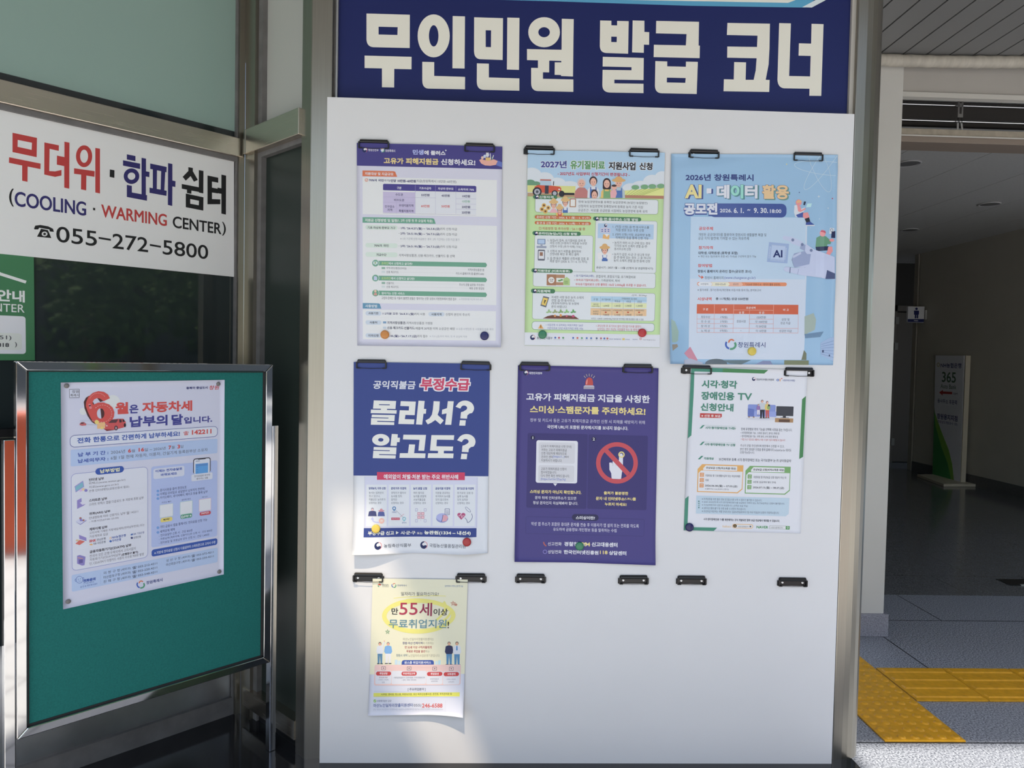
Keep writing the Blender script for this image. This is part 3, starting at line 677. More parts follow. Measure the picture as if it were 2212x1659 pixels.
def build_print(s, parent=None):
    mb = MB(); cache = {}
    def M(c):
        return c if not isinstance(c, str) else ink(c, s.gloss, s.spec, '_%d_%d' % (int(s.gloss*100), int(s.gain*100)), s.gain)
    # the sheet
    nx = s.nx if s.bulge else 1; ny = s.ny if s.bulge else 1
    fr = [s.world(s.W*i/nx, s.H*j/ny, 0.0) for j in range(ny+1) for i in range(nx+1)]
    bk = [p-s.n*s.thick for p in fr]; N = len(fr); fs = []; q = nx+1
    for j in range(ny):
        for i in range(nx):
            a = j*q+i; fs.append((a, a+1, a+1+q, a+q)); fs.append((N+a, N+a+q, N+a+1+q, N+a+1))
    rim = [i for i in range(nx)]+[j*q+nx for j in range(ny)]+[ny*q+i for i in range(nx, 0, -1)]+[j*q for j in range(ny, 0, -1)]
    for k in range(len(rim)):
        a, b = rim[k], rim[(k+1) % len(rim)]; fs.append((a, b, N+b, N+a))
    mb.mesh(fr+bk, fs, s.basemat or M(s.base), bool(s.bulge))
    def put(vs, fs, col, L, strokes=False, up=0.0):
        off = 0.00015+L*s.step+up
        if any(p[0] < 0 or p[1] < 0 or p[0] > s.W or p[1] > s.H for p in vs): vs, fs = trim(vs, fs, s.W, s.H)
        src = range(len(fs))
        if s.bulge and len(fs) < 6000: vs, fs, src = cells(vs, fs, s.W/s.nx, s.H/s.ny)
        if strokes:       # stroke pieces overlap one another: each lies a hair above the last
            offs = [off]*len(vs)
            for f, k in zip(fs, src):
                for i in f: offs[i] = off+(k % 9)*1.1e-5+(k % 101)*9e-8
            mb.mesh([s.world(p[0], p[1], o_) for p, o_ in zip(vs, offs)], fs, M(col)); return
        mb.mesh([s.world(a, b, off) for a, b in vs], fs, M(col))
    for it in s.items:
        if it[0] != 'T':
            put(*it[:4], strokes=len(it) > 4); continue
        _, txt, res, a0, b0, a1, b1, col, b, halo, hc, ital, sh = it
        vs, fs, ed = TEXTS[(txt, res)]
        if not vs: continue
        x0 = min(p[0] for p in vs); x1 = max(p[0] for p in vs); y0 = min(p[1] for p in vs); y1 = max(p[1] for p in vs)
        h = b1-b0; w = b*h; W_ = max(1e-6, a1-a0-2*w-abs(ital)*h); H_ = max(1e-6, h-2*w)
        def mapv(p):
            yy = (p[1]-y0)/max(1e-6, y1-y0)
            return (a0+w+(p[0]-x0)/max(1e-6, x1-x0)*W_+ital*h*yy, b1-w-yy*H_)
        mv = [mapv(p) for p in vs]
        L = s.layer(a0, b0, a1, b1)
        if sh:
            dx, dy, sc = sh; qv, qf = thick(mv, ed, w+halo*h)
            off = [(p[0]+dx*h, p[1]+dy*h) for p in mv]; put(off, fs, sc, L, up=1.25e-4)
            if w+halo > 0: put([(p[0]+dx*h, p[1]+dy*h) for p in qv], qf, sc, L, True)
            L += 1
        if halo:
            qv, qf = thick(mv, ed, w+halo*h); put(qv, qf, hc, L, True); put(mv, fs, hc, L, up=1.25e-4); L += 1
        if w > 0:
            qv, qf = thick(mv, ed, w); put(qv, qf, col, L, True)
        put(mv, fs, col, L, up=1.25e-4)
        s.boxes[-1] = (a0, b0, a1, b1, L)
    c = (s.c[0]+s.c[1]+s.c[2]+s.c[3])/4
    return mb.build(s.name, parent, origin=c)
def arcpts(cx, cy, rx, ry, a0, a1, n=8):
    return [(cx+rx*math.cos(R(a0+(a1-a0)*k/n)), cy+ry*math.sin(R(a0+(a1-a0)*k/n))) for k in range(n+1)]
def ell(cx, cy, rx, ry, n=36): return arcpts(cx, cy, rx, ry, 0, 360, n)[:-1]
def rc(x1, y1, cx, cy, x2, y2, n=7):      # rounded corner from (x1,y1) to (x2,y2) about corner (cx,cy)
    out = []
    for k in range(n+1):
        t = k/n; out.append(((1-t)**2*x1+2*t*(1-t)*cx+t*t*x2, (1-t)**2*y1+2*t*(1-t)*cy+t*t*y2))
    return out

# ---------------------------------------------------------------- header sign of the booth
hx0, hx1, hz0 = SGN.at(726.5, 110).x, SGN.at(1833.5, 120).x, z_pt-0.02
hs = Print('header_sign', SGN, [seen((x, SGN.p.y, z)) for x, z in ((hx0, 2.76), (hx1, 2.76), (hx1, hz0), (hx0, hz0))], base='1b2458', gloss=0.38, spec=0.25, thick=0.012)
CR = 'e2e0d2'
hs.crop(1240, 0, 0.31646)
hs.P([(-1620, -820), (1900, -820), (1640, 0), (1580, 52), (800, 40), (-180, 8), (-1620, -30)], '4593b8')
hs.P([(-1620, -820), (1900, -820), (1720, 0), (1622, 52), (1556, 50), (1650, 0), (1640, -60), (-1620, -100)], 'd6e2e6')
hs.P([(-1620, -820), (1600, -820), (1515, 0), (1460, 20), (0, -6), (-1620, -70)], 'e6e6dc')
def HP(*a, holes=()): hs.P(list(a), CR, holes)
hs.crop(680, 0, 0.27125)
HP((412, 108), (757, 118), (756, 383), *rc(465, 376, 415, 372, 412, 315), holes=[[(508, 213), (660, 217), (658, 279), (508, 275)]])
HP((397, 443), (771, 453), (770, 552), (633, 549), (632, 697), (535, 695), (535, 545), (397, 542))
hs.P(ell(947, 286, 128, 171), CR, [ell(947, 286, 38, 85)])
HP((1098, 128), (1196, 131), (1193, 546), (1096, 544))
HP((856, 493), (951, 495), (951, 605), (1197, 613), (1196, 712), *rc(905, 706, 856, 703, 856, 640))
HP((1269, 138), (1499, 145), (1496, 478), *rc(1318, 472, 1270, 468, 1268, 408), holes=[[(1361, 241), (1404, 242), (1403, 376), (1361, 375)]])
HP((1533, 140), (1630, 143), (1626, 557), (1530, 554))
HP((1291, 505), (1386, 508), (1386, 617), (1629, 625), (1629, 723), *rc(1340, 716, 1292, 712, 1290, 652))
hs.P(ell(1826, 257, 126, 120), CR, [ell(1826, 257, 46, 40)])
HP((1690, 391), (1965, 397), (1967, 150), (2062, 153), (2056, 610), (1961, 606), (1961, 598), (1910, 596), (1911, 497), (1963, 497), (1963, 486), (1867, 483), (1866, 577), (1817, 576), (1817, 628), (2059, 633), (2059, 732), *rc(1775, 726, 1724, 722, 1723, 665), (1723, 541), (1777, 542), (1777, 481), (1690, 479))
hs.crop(1240, 0, 0.31646)
HP((178, 140), (255, 142), (255, 173), (294, 174), (294, 143), (373, 145), (369, 367), *rc(220, 362, 178, 360, 176, 315), holes=[[(254, 250), (292, 251), (291, 288), (254, 287)]])
HP((400, 140), (480, 142), (480, 218), (513, 220), (512, 306), (477, 305), (476, 361), (396, 358))
HP((196, 388), (476, 396), (474, 547), (275, 544), (275, 569), (474, 572), (474, 636), *rc(245, 632, 193, 630, 193, 580), (195, 477), (392, 480), (392, 459), (195, 454))
HP((561, 143), (853, 149), (850, 311), (859, 312), (857, 397), (543, 390), (545, 306), (763, 310), (768, 233), (559, 228))
HP((555, 417), (636, 420), (636, 453), (763, 456), (764, 421), (845, 423), (837, 642), *rc(598, 637, 553, 635, 552, 585), holes=[[(634, 530), (762, 533), (759, 566), (633, 563)]])
HP((1047, 157), (1337, 162), (1334, 330), (1328, 440), (1308, 545), (1335, 546), (1332, 628), (1020, 623), (1023, 541), (1090, 543), (1093, 424), (1174, 426), (1171, 545), (1226, 545), (1240, 480), (1246, 398), (1045, 394), (1046, 318), (1249, 321), (1252, 244), (1043, 239))
HP((1400, 158), (1480, 160), (1468, 519), (1611, 522), (1615, 382), (1532, 380), (1535, 296), (1618, 298), (1621, 163), (1703, 165), (1687, 655), (1606, 654), (1607, 606), *rc(1435, 603, 1392, 600, 1388, 545))

# ---------------------------------------------------------------- white cooling centre sign on the left glass
LSG = LW.off(-REC+0.006)
cs = Print('shelter_sign', LSG, [(-22, 227.5), (505.5, 345.3), (505.5, 598), (-22, 545.8)], base='d2d3d1', gloss=0.32, spec=0.4, thick=0.004)
cs.crop(0, 0, 0.37364)
RD = 'b03432'; NV = '2e2a63'; BK = '1e1e20'
def CP(c, *a, holes=()): cs.P(list(a), c, holes)
CP(RD, (73, 767), (215, 797), (213, 908), (73, 878), holes=[[(103, 808), (186, 825), (184, 866), (102, 848)]])
CP(RD, (53, 908), (236, 945), (235, 977), (161, 962), (160, 1050), (129, 1044), (129, 956), (52, 940))
CP(RD, (258, 823), (342, 840), (341, 872), (288, 860), (286, 988), (320, 990), (357, 982), (357, 1014), (320, 1022), (257, 1008))
CP(RD, (374, 819), (403, 825), (402, 1090), (373, 1084), (373, 960), (330, 951), (331, 899), (374, 908))
cs.P(ell(488, 903, 47, 63), RD, [ell(488, 903, 23, 38)])
CP(RD, (430, 972), (549, 989), (548, 1022), (501, 1014), (500, 1100), (470, 1094), (471, 1009), (430, 1004))
CP(RD, (553, 855), (580, 860), (580, 1118), (553, 1112))
CP(BK, (637, 979), (664, 984), (663, 1028), (636, 1022))
CP(NV, (735, 892), (785, 902), (785, 932), (735, 922)); CP(NV, (713, 926), (812, 946), (812, 977), (713, 957))
cs.P(ell(762, 1018, 45, 45), NV, [ell(762, 1018, 22, 21)])
CP(NV, (820, 912), (846, 917), (846, 990), (866, 994), (865, 1024), (845, 1020), (845, 1128), (820, 1122))
CP(NV, (735, 1068), (764, 1074), (764, 1112), (852, 1128), (851, 1160), (735, 1138))
CP(NV, (870, 945), (965, 965), (964, 996), (870, 976)); CP(NV, (866, 1084), (965, 1102), (964, 1132), (866, 1114))
CP(NV, (885, 977), (909, 982), (908, 1095), (885, 1090)); CP(NV, (933, 987), (957, 992), (951, 1103), (930, 1098))
CP(NV, (973, 943), (998, 948), (998, 1043), (1016, 1047), (1015, 1081), (998, 1077), (997, 1190), (972, 1184))
CP(BK, (1090, 966), (1116, 971), (1116, 990), (1145, 1040), (1122, 1050), (1103, 1018), (1075, 1044), (1057, 1022), (1090, 988))
CP(BK, (1052, 1063), (1150, 1082), (1150, 1109), (1108, 1101), (1107, 1120), (1082, 1115), (1082, 1096), (1052, 1090))
CP(BK, (1150, 983), (1177, 988), (1176, 1118), (1150, 1112))
CP(BK, (1075, 1118), (1177, 1140), (1176, 1217), (1075, 1197), holes=[[(1101, 1150), (1151, 1160), (1150, 1186), (1101, 1177)]])
CP(BK, (1200, 1014), (1262, 1027), (1262, 1056), (1226, 1049), (1226, 1084), (1260, 1091), (1260, 1118), (1226, 1112), (1226, 1150), (1274, 1152), (1274, 1180), (1200, 1180))
CP(BK, (1280, 1009), (1307, 1015), (1306, 1240), (1280, 1234), (1280, 1120), (1258, 1116), (1258, 1084), (1280, 1088))
cs.T('(', 53, 1086, 80, 1190, BK, .012, res=4)
cs.T('COOLING', 85, 1103, 500, 1190, NV, .022, res=5)
CP(BK, (540, 1200), (552, 1202), (552, 1216), (540, 1214))
cs.T('WARMING', 587, 1180, 966, 1254, RD, .022, res=5)
cs.T('CENTER', 1000, 1247, 1280, 1315, BK, .022, res=5); cs.T(')', 1284, 1281, 1306, 1361, BK, .012, res=4)
cs.T('055', 327, 1306, 562, 1398, BK, .012, res=5); cs.T('272', 652, 1348, 858, 1436, BK, .012, res=5); cs.T('5800', 942, 1385, 1204, 1470, BK, .012, res=5)
CP(BK, (572, 1369), (643, 1381), (643, 1392), (572, 1380)); CP(BK, (868, 1410), (932, 1421), (932, 1432), (868, 1421))
# telephone mark
CP(BK, (198, 1320), (205, 1304), (235, 1300), (280, 1308), (308, 1322), (313, 1340), (290, 1338), (286, 1326), (228, 1316), (222, 1326), (200, 1326))
CP(BK, (238, 1322), (278, 1330), (285, 1345), (298, 1376), (215, 1368), (230, 1340), holes=[ell(259, 1352, 17, 14, 16)])
cs.E(259, 1352, 8, 7, BK, 12)

# ---------------------------------------------------------------- green guide sign at the left edge of the glass
GSG = LW.off(-REC+0.004)
gs = Print('guide_sign', GSG, [(-150, 530), (73, 551.5), (75.5, 778.5), (-150, 778)], base='347048', gloss=0.3, spec=0.4, thick=0.003)
gs.crop(0, 560, 0.3255)
gs.L([(-420, -90), (-130, 20), (-80, 35), (0, 95), (167, 148)], 24, 'd8dcd8')
gs.T('안내', -20, 195, 165, 275, 'dfe2e0', .035, res=4)
gs.T('CENTER', -150, 282, 163, 338, 'd8dcda', .006, res=4)
gs.R(-420, 352, 172, 628, 'd3d5da', 22)
gs.R(-300, 478, 146, 602, 'c4c8c2', 24)
gs.T('651)', -34, 502, 76, 536, '40434a', .01, res=3); gs.T('5818', -42, 553, 60, 580, '303238', .035, res=3); gs.T(')', 100, 548, 112, 584, '303238', .02, res=3)
# ---------------------------------------------------------------- notices on the white panel
def mk_bulge(bottom=0.0, top=0.0040, wave=0.0, ph=0.0, corner=0.0, side=1):
    # top is held by the clips, the foot by magnets; paper sags and lifts in between
    def f(u, v):
        e = top*(1-v)+0.0016*v
        e += bottom*(0.5-0.5*math.cos(math.pi*min(1, v*1.15)))*(1-v)*2.2*(0.6+0.4*math.cos(2*math.pi*(u-0.5)))
        e += wave*math.sin(2*math.pi*(u*1.6+ph))*math.sin(math.pi*v)
        e += 0.0015*max(0.0, math.sin(2*math.pi*(u-0.25)))*(1-v)**6
        if corner:
            q = max(0.0, (u if side > 0 else 1-u)-0.55)/0.45*max(0.0, v-0.72)/0.28
            e += corner*q*q
        return e
    return f
W0 = 'ced2d6'
# --- 1 purple headed relief notice
p = p1 = Print('notice_poster', MAIN, [(771.3, 309.5), (1085, 317.7), (1082, 750.3), (772, 746.5)], mk_bulge(0.006, wave=0.001, corner=0.012), base='bcbccb')
p.crop(750, 290, .16275)
PU = '423d7c'
p.R(131, 118, 2060, 470, PU)
p.R(208, 572, 1984, 1105, 'cbcdcd'); p.R(208, 1185, 1980, 2270, 'cbcdcd')
p.P([(207, 487), (620, 497), (640, 503), (668, 572), (207, 563)], 'c8683f'); p.T('지원대상 및 지급규모', 238, 508, 618, 548, 'e6e6ea', .03)
p.taegeuk(238, 214, 34); p.T('행정안전부', 283, 200, 420, 232, 'd8d6e4', .02); p.E(470, 218, 30, 30, 'd8dce4'); p.swirl(470, 218, 28); p.T('창원특례시', 510, 206, 640, 242, 'd8d6e4', .02)
p.T('민생', 874, 210, 1018, 278, '9ca6d6', .05, res=3); p.T('에 플러스', 1026, 222, 1308, 282, 'e4e4ec', .05, res=3); p.P([(1312, 208), (1318, 218), (1326, 221), (1318, 225), (1312, 236), (1306, 225), (1298, 221), (1306, 218)], 'e4e4ec')
p.T('고유가', 490, 316, 752, 398, 'dcc67c', .042, res=3); p.T('피해지원금', 782, 320, 1214, 404, 'dcc67c', .042, res=3); p.T('신청하세요!', 1248, 332, 1702, 414, 'e8e8ee', .038, res=3)
p.P([(1752, 350), (1780, 335), (1830, 350), (1900, 352), (1945, 338), (1998, 360), (1975, 412), (1900, 425), (1830, 420), (1780, 395)], 'd69c8c'); p.P([(1998, 355), (2055, 378), (2055, 444), (1978, 418)], '5b6bb0')
p.R(1838, 315, 1902, 358, 'c8a45a'); p.E(1796, 318, 18, 20, 'd0b0a0'); p.E(1862, 280, 22, 30, 'c6ccd8'); p.E(1826, 300, 18, 22, 'b8c4dc'); p.L([(1855, 300), (1848, 250)], 8, 'e4e0dc'); p.L([(1866, 300), (1872, 250)], 8, 'e4e0dc'); p.L([(1905, 340), (1898, 262)], 9, 'e4e4e4'); p.L([(1925, 340), (1942, 285)], 9, 'd0d8d0'); p.L([(1928, 345), (1924, 312)], 7, '6a9a5a')
p.ring(260, 614, 19, 19, 6, 'c86a44'); p.L([(250, 612), (258, 622), (274, 604)], 5, 'c86a44')
p.T('70%의 국민', 292, 598, 488, 632, '3a376c', .035); p.T('에게', 492, 603, 556, 634, '55557a'); p.T('1인당 10만원~60만원', 566, 603, 916, 642, '3a376c', .035); p.T('지급(창원특례시 15만원~60만원)', 926, 608, 1452, 650, '50506a')
p.R(480, 664, 1714, 778, '463f84', 18); p.R(480, 722, 1714, 775, '463f84')
p.R(480, 768, 908, 1056, 'b3aac8'); p.R(908, 772, 1712, 1068, 'c9ccd2')
for x in (908, 1176, 1446): p.L([(x, 672+(x-480)*.024), (x, 770+(x-480)*.024)], 4, '8a84b4')
for x in (908, 1176, 1446): p.L([(x, 776), (x, 1066)], 3, 'a8a6bc')
for q in ((480, 840, 1176, 852), (480, 912, 908, 916), (1446, 862, 1712, 866), (1446, 932, 1712, 936), (1446, 1002, 1712, 1008), (660, 986, 908, 990), (480, 1054, 1712, 1082)): p.L([(q[0], q[1]), (q[2], q[3])], 3, 'a29dba')
p.L([(660, 914), (660, 1056)], 3, 'a29dba')
p.T('구분', 664, 702, 724, 738, 'dcdcec', .03); p.T('기초수급자', 958, 706, 1120, 740, 'dcdcec', .03); p.T('차상위·한부모', 1208, 712, 1414, 746, 'dcdcec', .03); p.T('소득하위 70%', 1472, 722, 1686, 756, 'dcdcec', .03)
DI = '3c3c66'
p.T('수도권', 645, 790, 742, 824, DI, .015); p.T('비수도권', 628, 862, 758, 896, DI, .015); p.T('인구감소', 505, 948, 632, 982, DI, .015); p.T('지역', 538, 994, 602, 1028, DI, .015); p.T('우대지원지역', 690, 934, 882, 970, DI, .015); p.T('특별지원지역', 690, 1006, 882, 1042, DI, .015)
p.T('55만원', 986, 796, 1096, 830, DI, .03); p.T('45만원', 1254, 804, 1364, 838, DI, .03); p.T('10만원', 1530, 812, 1632, 846, DI, .03); p.T('15만원', 1530, 882, 1630, 914, '5c9a7c', .02); p.T('20만원', 1524, 954, 1634, 990, DI, .03); p.T('25만원', 1524, 1028, 1634, 1062, DI, .03); p.T('60만원', 984, 942, 1096, 976, 'c4605c', .03); p.T('50만원', 1254, 946, 1364, 980, 'c4605c', .03)
GR = '5a967c'
p.P([(208, 1107), (1140, 1123), (1158, 1132), (1178, 1196), (208, 1178)], GR); p.T('지원금 신청방법 및 일정', 240, 1124, 664, 1166, 'e2e8e4', .03); p.T('(1, 2차 신청 첫 주 요일제 적용)', 668, 1130, 1138, 1176, 'e2e8e4', .02)
p.R(245, 1210, 672, 1276, 'bccbc0', 30); p.T('기초·차상위·한부모 가구', 274, 1228, 644, 1262, '40454c', .02)
p.T('· 1차: ’26.4.27.(월) ~ ’26.5.8.(금)', 690, 1236, 1236, 1274, '40406c', .025); p.T('까지 신청·지급', 1238, 1246, 1460, 1280, '50545c')
p.T('· 2차: ’26.5.18.(월) ~ ’26.7.3.(금)', 690, 1306, 1236, 1344, '40406c', .025); p.T('까지 신청·지급', 1238, 1316, 1460, 1350, '50545c')
p.T('※ 1차 기간에 신청·지급받은 경우, 2차 기간에는 신청·지급 불가', 710, 1376, 1494, 1410, '9498a0')
p.dots(255, 1420, 1940, 1448, 90, 'a8acb0')
p.crop(750, 520, .16275)
p.R(245, 34, 675, 102, 'bccbc0', 32); p.T('70%의 국민', 362, 52, 556, 86, '40454c', .02); p.T('· 2차: ’26.5.18.(월) ~ ’26.7.3.(금)', 690, 60, 1236, 98, '40406c', .025); p.T('까지 신청·지급', 1238, 68, 1460, 102, '50545c')
p.dots(255, 126, 1930, 156, 90, 'a8acb0')
p.R(245, 155, 675, 225, 'bccbc0', 32); p.T('지급수단', 392, 174, 526, 208, '40454c', .02); p.T('지역사랑상품권, 신용·체크카드, 선불카드 중 선택', 690, 180, 1428, 218, '4c5058')
for y, t0, t1, l in ((303, '온라인', '에서 신청하고 싶다면?', 870), (500, '오프라인', '에서 신청하고 싶다면?', 900), (697, '', '찾아가는 신청 서비스', 768)):
    p.P([(400, y-32), (1840, y-6), (1857, y+26), (1840, y+54), (400, y+30)], '5f967d'); p.E(380, y, 50, 50, 'dfe8e4'); p.E(380, y, 44, 44, '5f967d')
    xm = 460+(95 if t0 == '온라인' else 125 if t0 else 0)
    if t0: p.T(t0, 460, y-16, xm-4, y+20, 'b8d070', .01)
    p.T(t1, xm, y-14, l, y+22, 'dfe8e4', .025)
p.R(350, 282, 408, 318, 'cdd6dc'); p.E(378, 299, 12, 10, '7aa860'); p.R(372, 318, 384, 328, 'cdd6dc'); p.P([(358, 475), (386, 475), (402, 490), (402, 528), (358, 528)], 'aab4cc'); p.E(378, 672, 16, 16, 'd2b49a'); p.P([(355, 728), (362, 700), (378, 690), (396, 700), (402, 728)], 'c08a80')
for y, a, b_, xr in ((368, '지역사랑상품권(모바일)', '지역사랑상품권 앱', 1604), (418, '신용·체크카드', '카드사 홈페이지·앱·콜센터·ARS', 1444), (565, '선불카드', '주소지 관할 읍면동 주민센터', 1488), (614, '신용·체크카드', '제휴 은행 영업점', 1622)):
    p.R(462, y-14, 508, y+14, '7fa392' if 'ㄱ' and a[0] in '지선' else 'b9c4c4', 4); wl = 524+ (268 if '모바일' in a else 165 if '체크' in a else 105)
    p.T(a, 524, y-14, wl, y+18, '50545c'); p.T(b_, xr, y+6, 1816, y+38, '50545c'); p.L([(wl+12, y+4), (xr-20, y+18)], 2, 'b4b8b8')
p.T('고령자·장애인 등 거동이 불편한 분들은 ’찾아가는 신청’ 요청시 지방정부에서 방문 접수', 460, 745, 1452, 782, '50545c'); p.T('※ 지방정부별 여건에 따라 상이', 1490, 765, 1802, 792, '9a9ea6')
p.R(208, 912, 1972, 1330, 'cbcdcd')
p.P([(209, 829), (420, 834), (436, 842), (456, 904), (209, 902)], '5588a4'); p.T('사용방법', 242, 848, 400, 888, 'e0e8ec', .03)
BL_ = 'b4bfcb'
p.R(245, 936, 458, 996, BL_, 28); p.T('사용기한', 284, 948, 418, 980, '40454c', .02); p.T('1·2차분 모두 ’26.8.31.(월)', 476, 952, 892, 990, '40406c', .02); p.T('까지 사용', 894, 958, 1036, 992, '50545c')
p.R(1082, 948, 1294, 1006, BL_, 28); p.T('사용지역', 1120, 962, 1254, 996, '40454c', .02); p.T('신청자 본인의 주소지', 1310, 962, 1626, 998, '50545c'); p.dots(255, 1022, 1925, 1046, 90, 'a8acb0')
p.R(245, 1056, 458, 1116, BL_, 28); p.T('사용처', 300, 1070, 400, 1102, '40454c', .02); p.R(478, 1072, 522, 1100, '6d8fae', 4); p.T('지역사랑상품권:', 534, 1070, 782, 1108, '44485a', .02); p.T('지역사랑상품권 가맹점', 790, 1076, 1132, 1110, '50545c')
p.R(478, 1142, 522, 1170, 'a9b8c4', 4); p.T('신용·체크카드·선불카드:', 534, 1138, 902, 1176, '44485a', .02); p.T('매출액 30억원 이하 소상공인 매장', 912, 1146, 1432, 1182, '50545c'); p.T('※ 유흥·사행업종 등 사용불가 업종 제외', 1452, 1156, 1938, 1188, '9a9ea6'); p.dots(255, 1196, 1925, 1220, 90, 'a8acb0')
p.R(245, 1228, 458, 1286, BL_, 28); p.T('이의신청', 282, 1242, 418, 1276, '40454c', .02); p.T('’26.5.18.(월)~’26.7.17.(금)', 470, 1246, 930, 1284, '40406c', .025); p.T('까지 접수', 932, 1250, 1070, 1284, '50545c'); p.T('※ 7.31.(금)까지 처리, 첫 주 요일제 적용', 1098, 1254, 1594, 1286, '9a9ea6')

# --- 2 green farm subsidy notice
p = p2 = Print('notice_poster', MAIN, [(1140, 325), (1435.6, 330.7), (1424.3, 751), (1133, 746)], mk_bulge(0.003, wave=0.0012, ph=.3), base='abc88c')
p.crop(1110, 300, .15371)
p.R(190, 140, 2125, 840, 'a3c3dc')
for cx, cy, rx, ry in ((250, 520, 140, 110), (430, 570, 130, 95), (600, 640, 130, 90), (780, 680, 140, 80), (2080, 560, 110, 100), (1940, 610, 130, 100), (1780, 670, 130, 75), (1640, 700, 120, 70)): p.E(cx, cy, rx, ry, 'd3dbe2')
p.R(190, 690, 900, 790, 'cfd4dc'); p.E(230, 625, 70, 45, '5d8c6c'); p.E(310, 640, 60, 35, '5d8c6c')
p.R(190, 660, 860, 770, 'c3c474'); p.R(190, 765, 1000, 830, 'a98a68'); p.P([(1550, 735), (2105, 690), (2105, 810), (1550, 800)], 'c8cc78'); p.R(1400, 795, 2105, 850, 'a6735c')
for k in range(7): p.L([(1660+70*k, 712-3*k), (1560+40*k, 800)], 6, '9cae5c')
for cx in (1700, 1830, 1940, 2060): p.E(cx, 690-(cx-1700)*.05, 55, 32, '6a9a70')
p.T('2027년', 376, 308, 738, 412, '3b3f88', .034, halo=.06, hc='dfe6ee', res=6); p.T('유기질비료', 788, 310, 1272, 432, '4f8a54', .036, halo=.06, hc='e6eaee', res=6); p.T('지원사업', 1324, 330, 1702, 442, '24242c', .034, halo=.06, hc='e6eaee', res=6); p.T('신청', 1758, 338, 1940, 442, '24242c', .034, halo=.06, hc='e6eaee', res=6)
p.T('- 2027년도 사업부터 신청기간이 변경됩니다 -', 612, 468, 1622, 518, 'b23440', .03)
# tractor
p.P([(290, 680), (340, 655), (480, 660), (640, 680), (662, 700), (662, 740), (500, 770), (290, 760)], 'c24e34'); p.P([(372, 590), (512, 592), (525, 665), (364, 660)], '9cb4c4'); p.R(368, 578, 520, 596, 'b24a34'); p.R(434, 664, 484, 780, '3c3c48'); p.L([(552, 660), (556, 606)], 10, '30323c')
p.E(325, 752, 64, 64, '2e2f38'); p.E(325, 752, 42, 42, 'a0a2ac'); p.E(325, 752, 20, 20, '50525c'); p.E(570, 774, 44, 44, '2e2f38'); p.E(570, 774, 28, 28, 'a0a2ac'); p.E(668, 780, 40, 44, '2e2f38'); p.R(690, 766, 845, 798, '26262e'); p.E(634, 718, 14, 10, 'e4e4e0')
def bust(cx, top, hair, cloth, hw=60, hb=None, hat=None, base=840, bib=None):
    p.P([(cx-hw*1.5, base), (cx-hw*1.4, top+190), (cx-hw*0.7, top+140), (cx+hw*0.7, top+140), (cx+hw*1.4, top+190), (cx+hw*1.5, base)], cloth)
    if bib: p.P([(cx-hw*0.8, top+150), (cx-hw*0.55, top+150), (cx-hw*0.5, top+185), (cx+hw*0.5, top+185), (cx+hw*0.55, top+150), (cx+hw*0.8, top+150), (cx+hw*0.9, base), (cx-hw*0.9, base)], bib)
    p.E(cx, top+65, hw, 66, hair); 
    if hb: p.R(cx-hw, top+60, cx+hw, top+160, hair, 20)
    p.E(cx, top+82, hw*0.75, 58, 'e2ae98'); p.E(cx-hw*.3, top+82, 5, 6, '3c3034'); p.E(cx+hw*.3, top+82, 5, 6, '3c3034'); p.L([(cx-16, top+108), (cx, top+114), (cx+16, top+108)], 4, 'a8605c')
    if hat: p.E(cx, top+42, hw*1.6, 26, hat); p.E(cx, top+22, hw*0.85, 34, hat)
bust(945, 555, 'b4b4be', 'b0706c', 64); bust(1110, 535, '3e3438', 'd8dce2', 56, bib='4a6ca8'); bust(1300, 560, '3a2c30', 'd8b45c', 56, True, bib='6a9a68'); bust(1466, 550, 'c6c6cc', 'a2b2b8', 60, hat='c69a5c', bib='4a6ca8'); bust(1125, 722, '443236', 'd8d4d4', 50, base=842)
p.E(1400, 690, 40, 40, 'd9a591'); p.P([(1350, 840), (1345, 760), (1380, 725), (1430, 730), (1440, 780), (1420, 840)], 'd8a0a4'); p.E(1402, 668, 36, 16, '4a3c3c')
DG = '3f7450'
def sect(x0, y0, x1, y1, t, tx1, bx0, by0, bx1, by1):
    p.RB(bx0, by0, bx1, by1, '8a988a', 'cdd3d6', 5, 36)
    p.R(x0, y0, x1, y1, DG, 30); p.taegeuk(x0+52, (y0+y1)/2, 27)
    p.T(t, x0+86, y0+14, tx1, y1-14, 'e4ece4', .035)
sect(268, 795, 605, 860, '신청자격', 552, 297, 832, 2020, 1072)
p.T('현재 농업경영정보를 등록한 농업경영체 (농업인·농업법인)', 900, 876, 1872, 916, '50545a'); p.T('신청자의 농업경영체 등록정보에 등록된 농지 기준 지원', 900, 934, 1806, 974, '50545a'); p.T('공급조건 : 비료를 공급받을 시점에도 농업경영체 등록 유지', 896, 992, 1868, 1032, '50545a')
for cx, cy in ((420, 945), (480, 978), (392, 1000), (440, 1028)): p.E(cx, cy, 32, 32, 'c8a24c', 12); p.E(cx, cy, 15, 15, '6a4030', 10)
bust(555, 855, '5a4038', 'd6a0a8', 40, hat='c8a468', base=1048); bust(718, 825, '4a3a34', 'd6dade', 40, hat='c8a468', base=1048, bib='4566a4'); bust(640, 935, '4a3430', 'd0b050', 34, hat='c8a468', base=1048, bib='c45a4c')
p.R(780, 850, 866, 970, 'a0714c', 6); p.R(792, 862, 854, 958, 'dcdcd8'); p.R(806, 846, 842, 860, 'c8888c')
OR = 'b8602c'
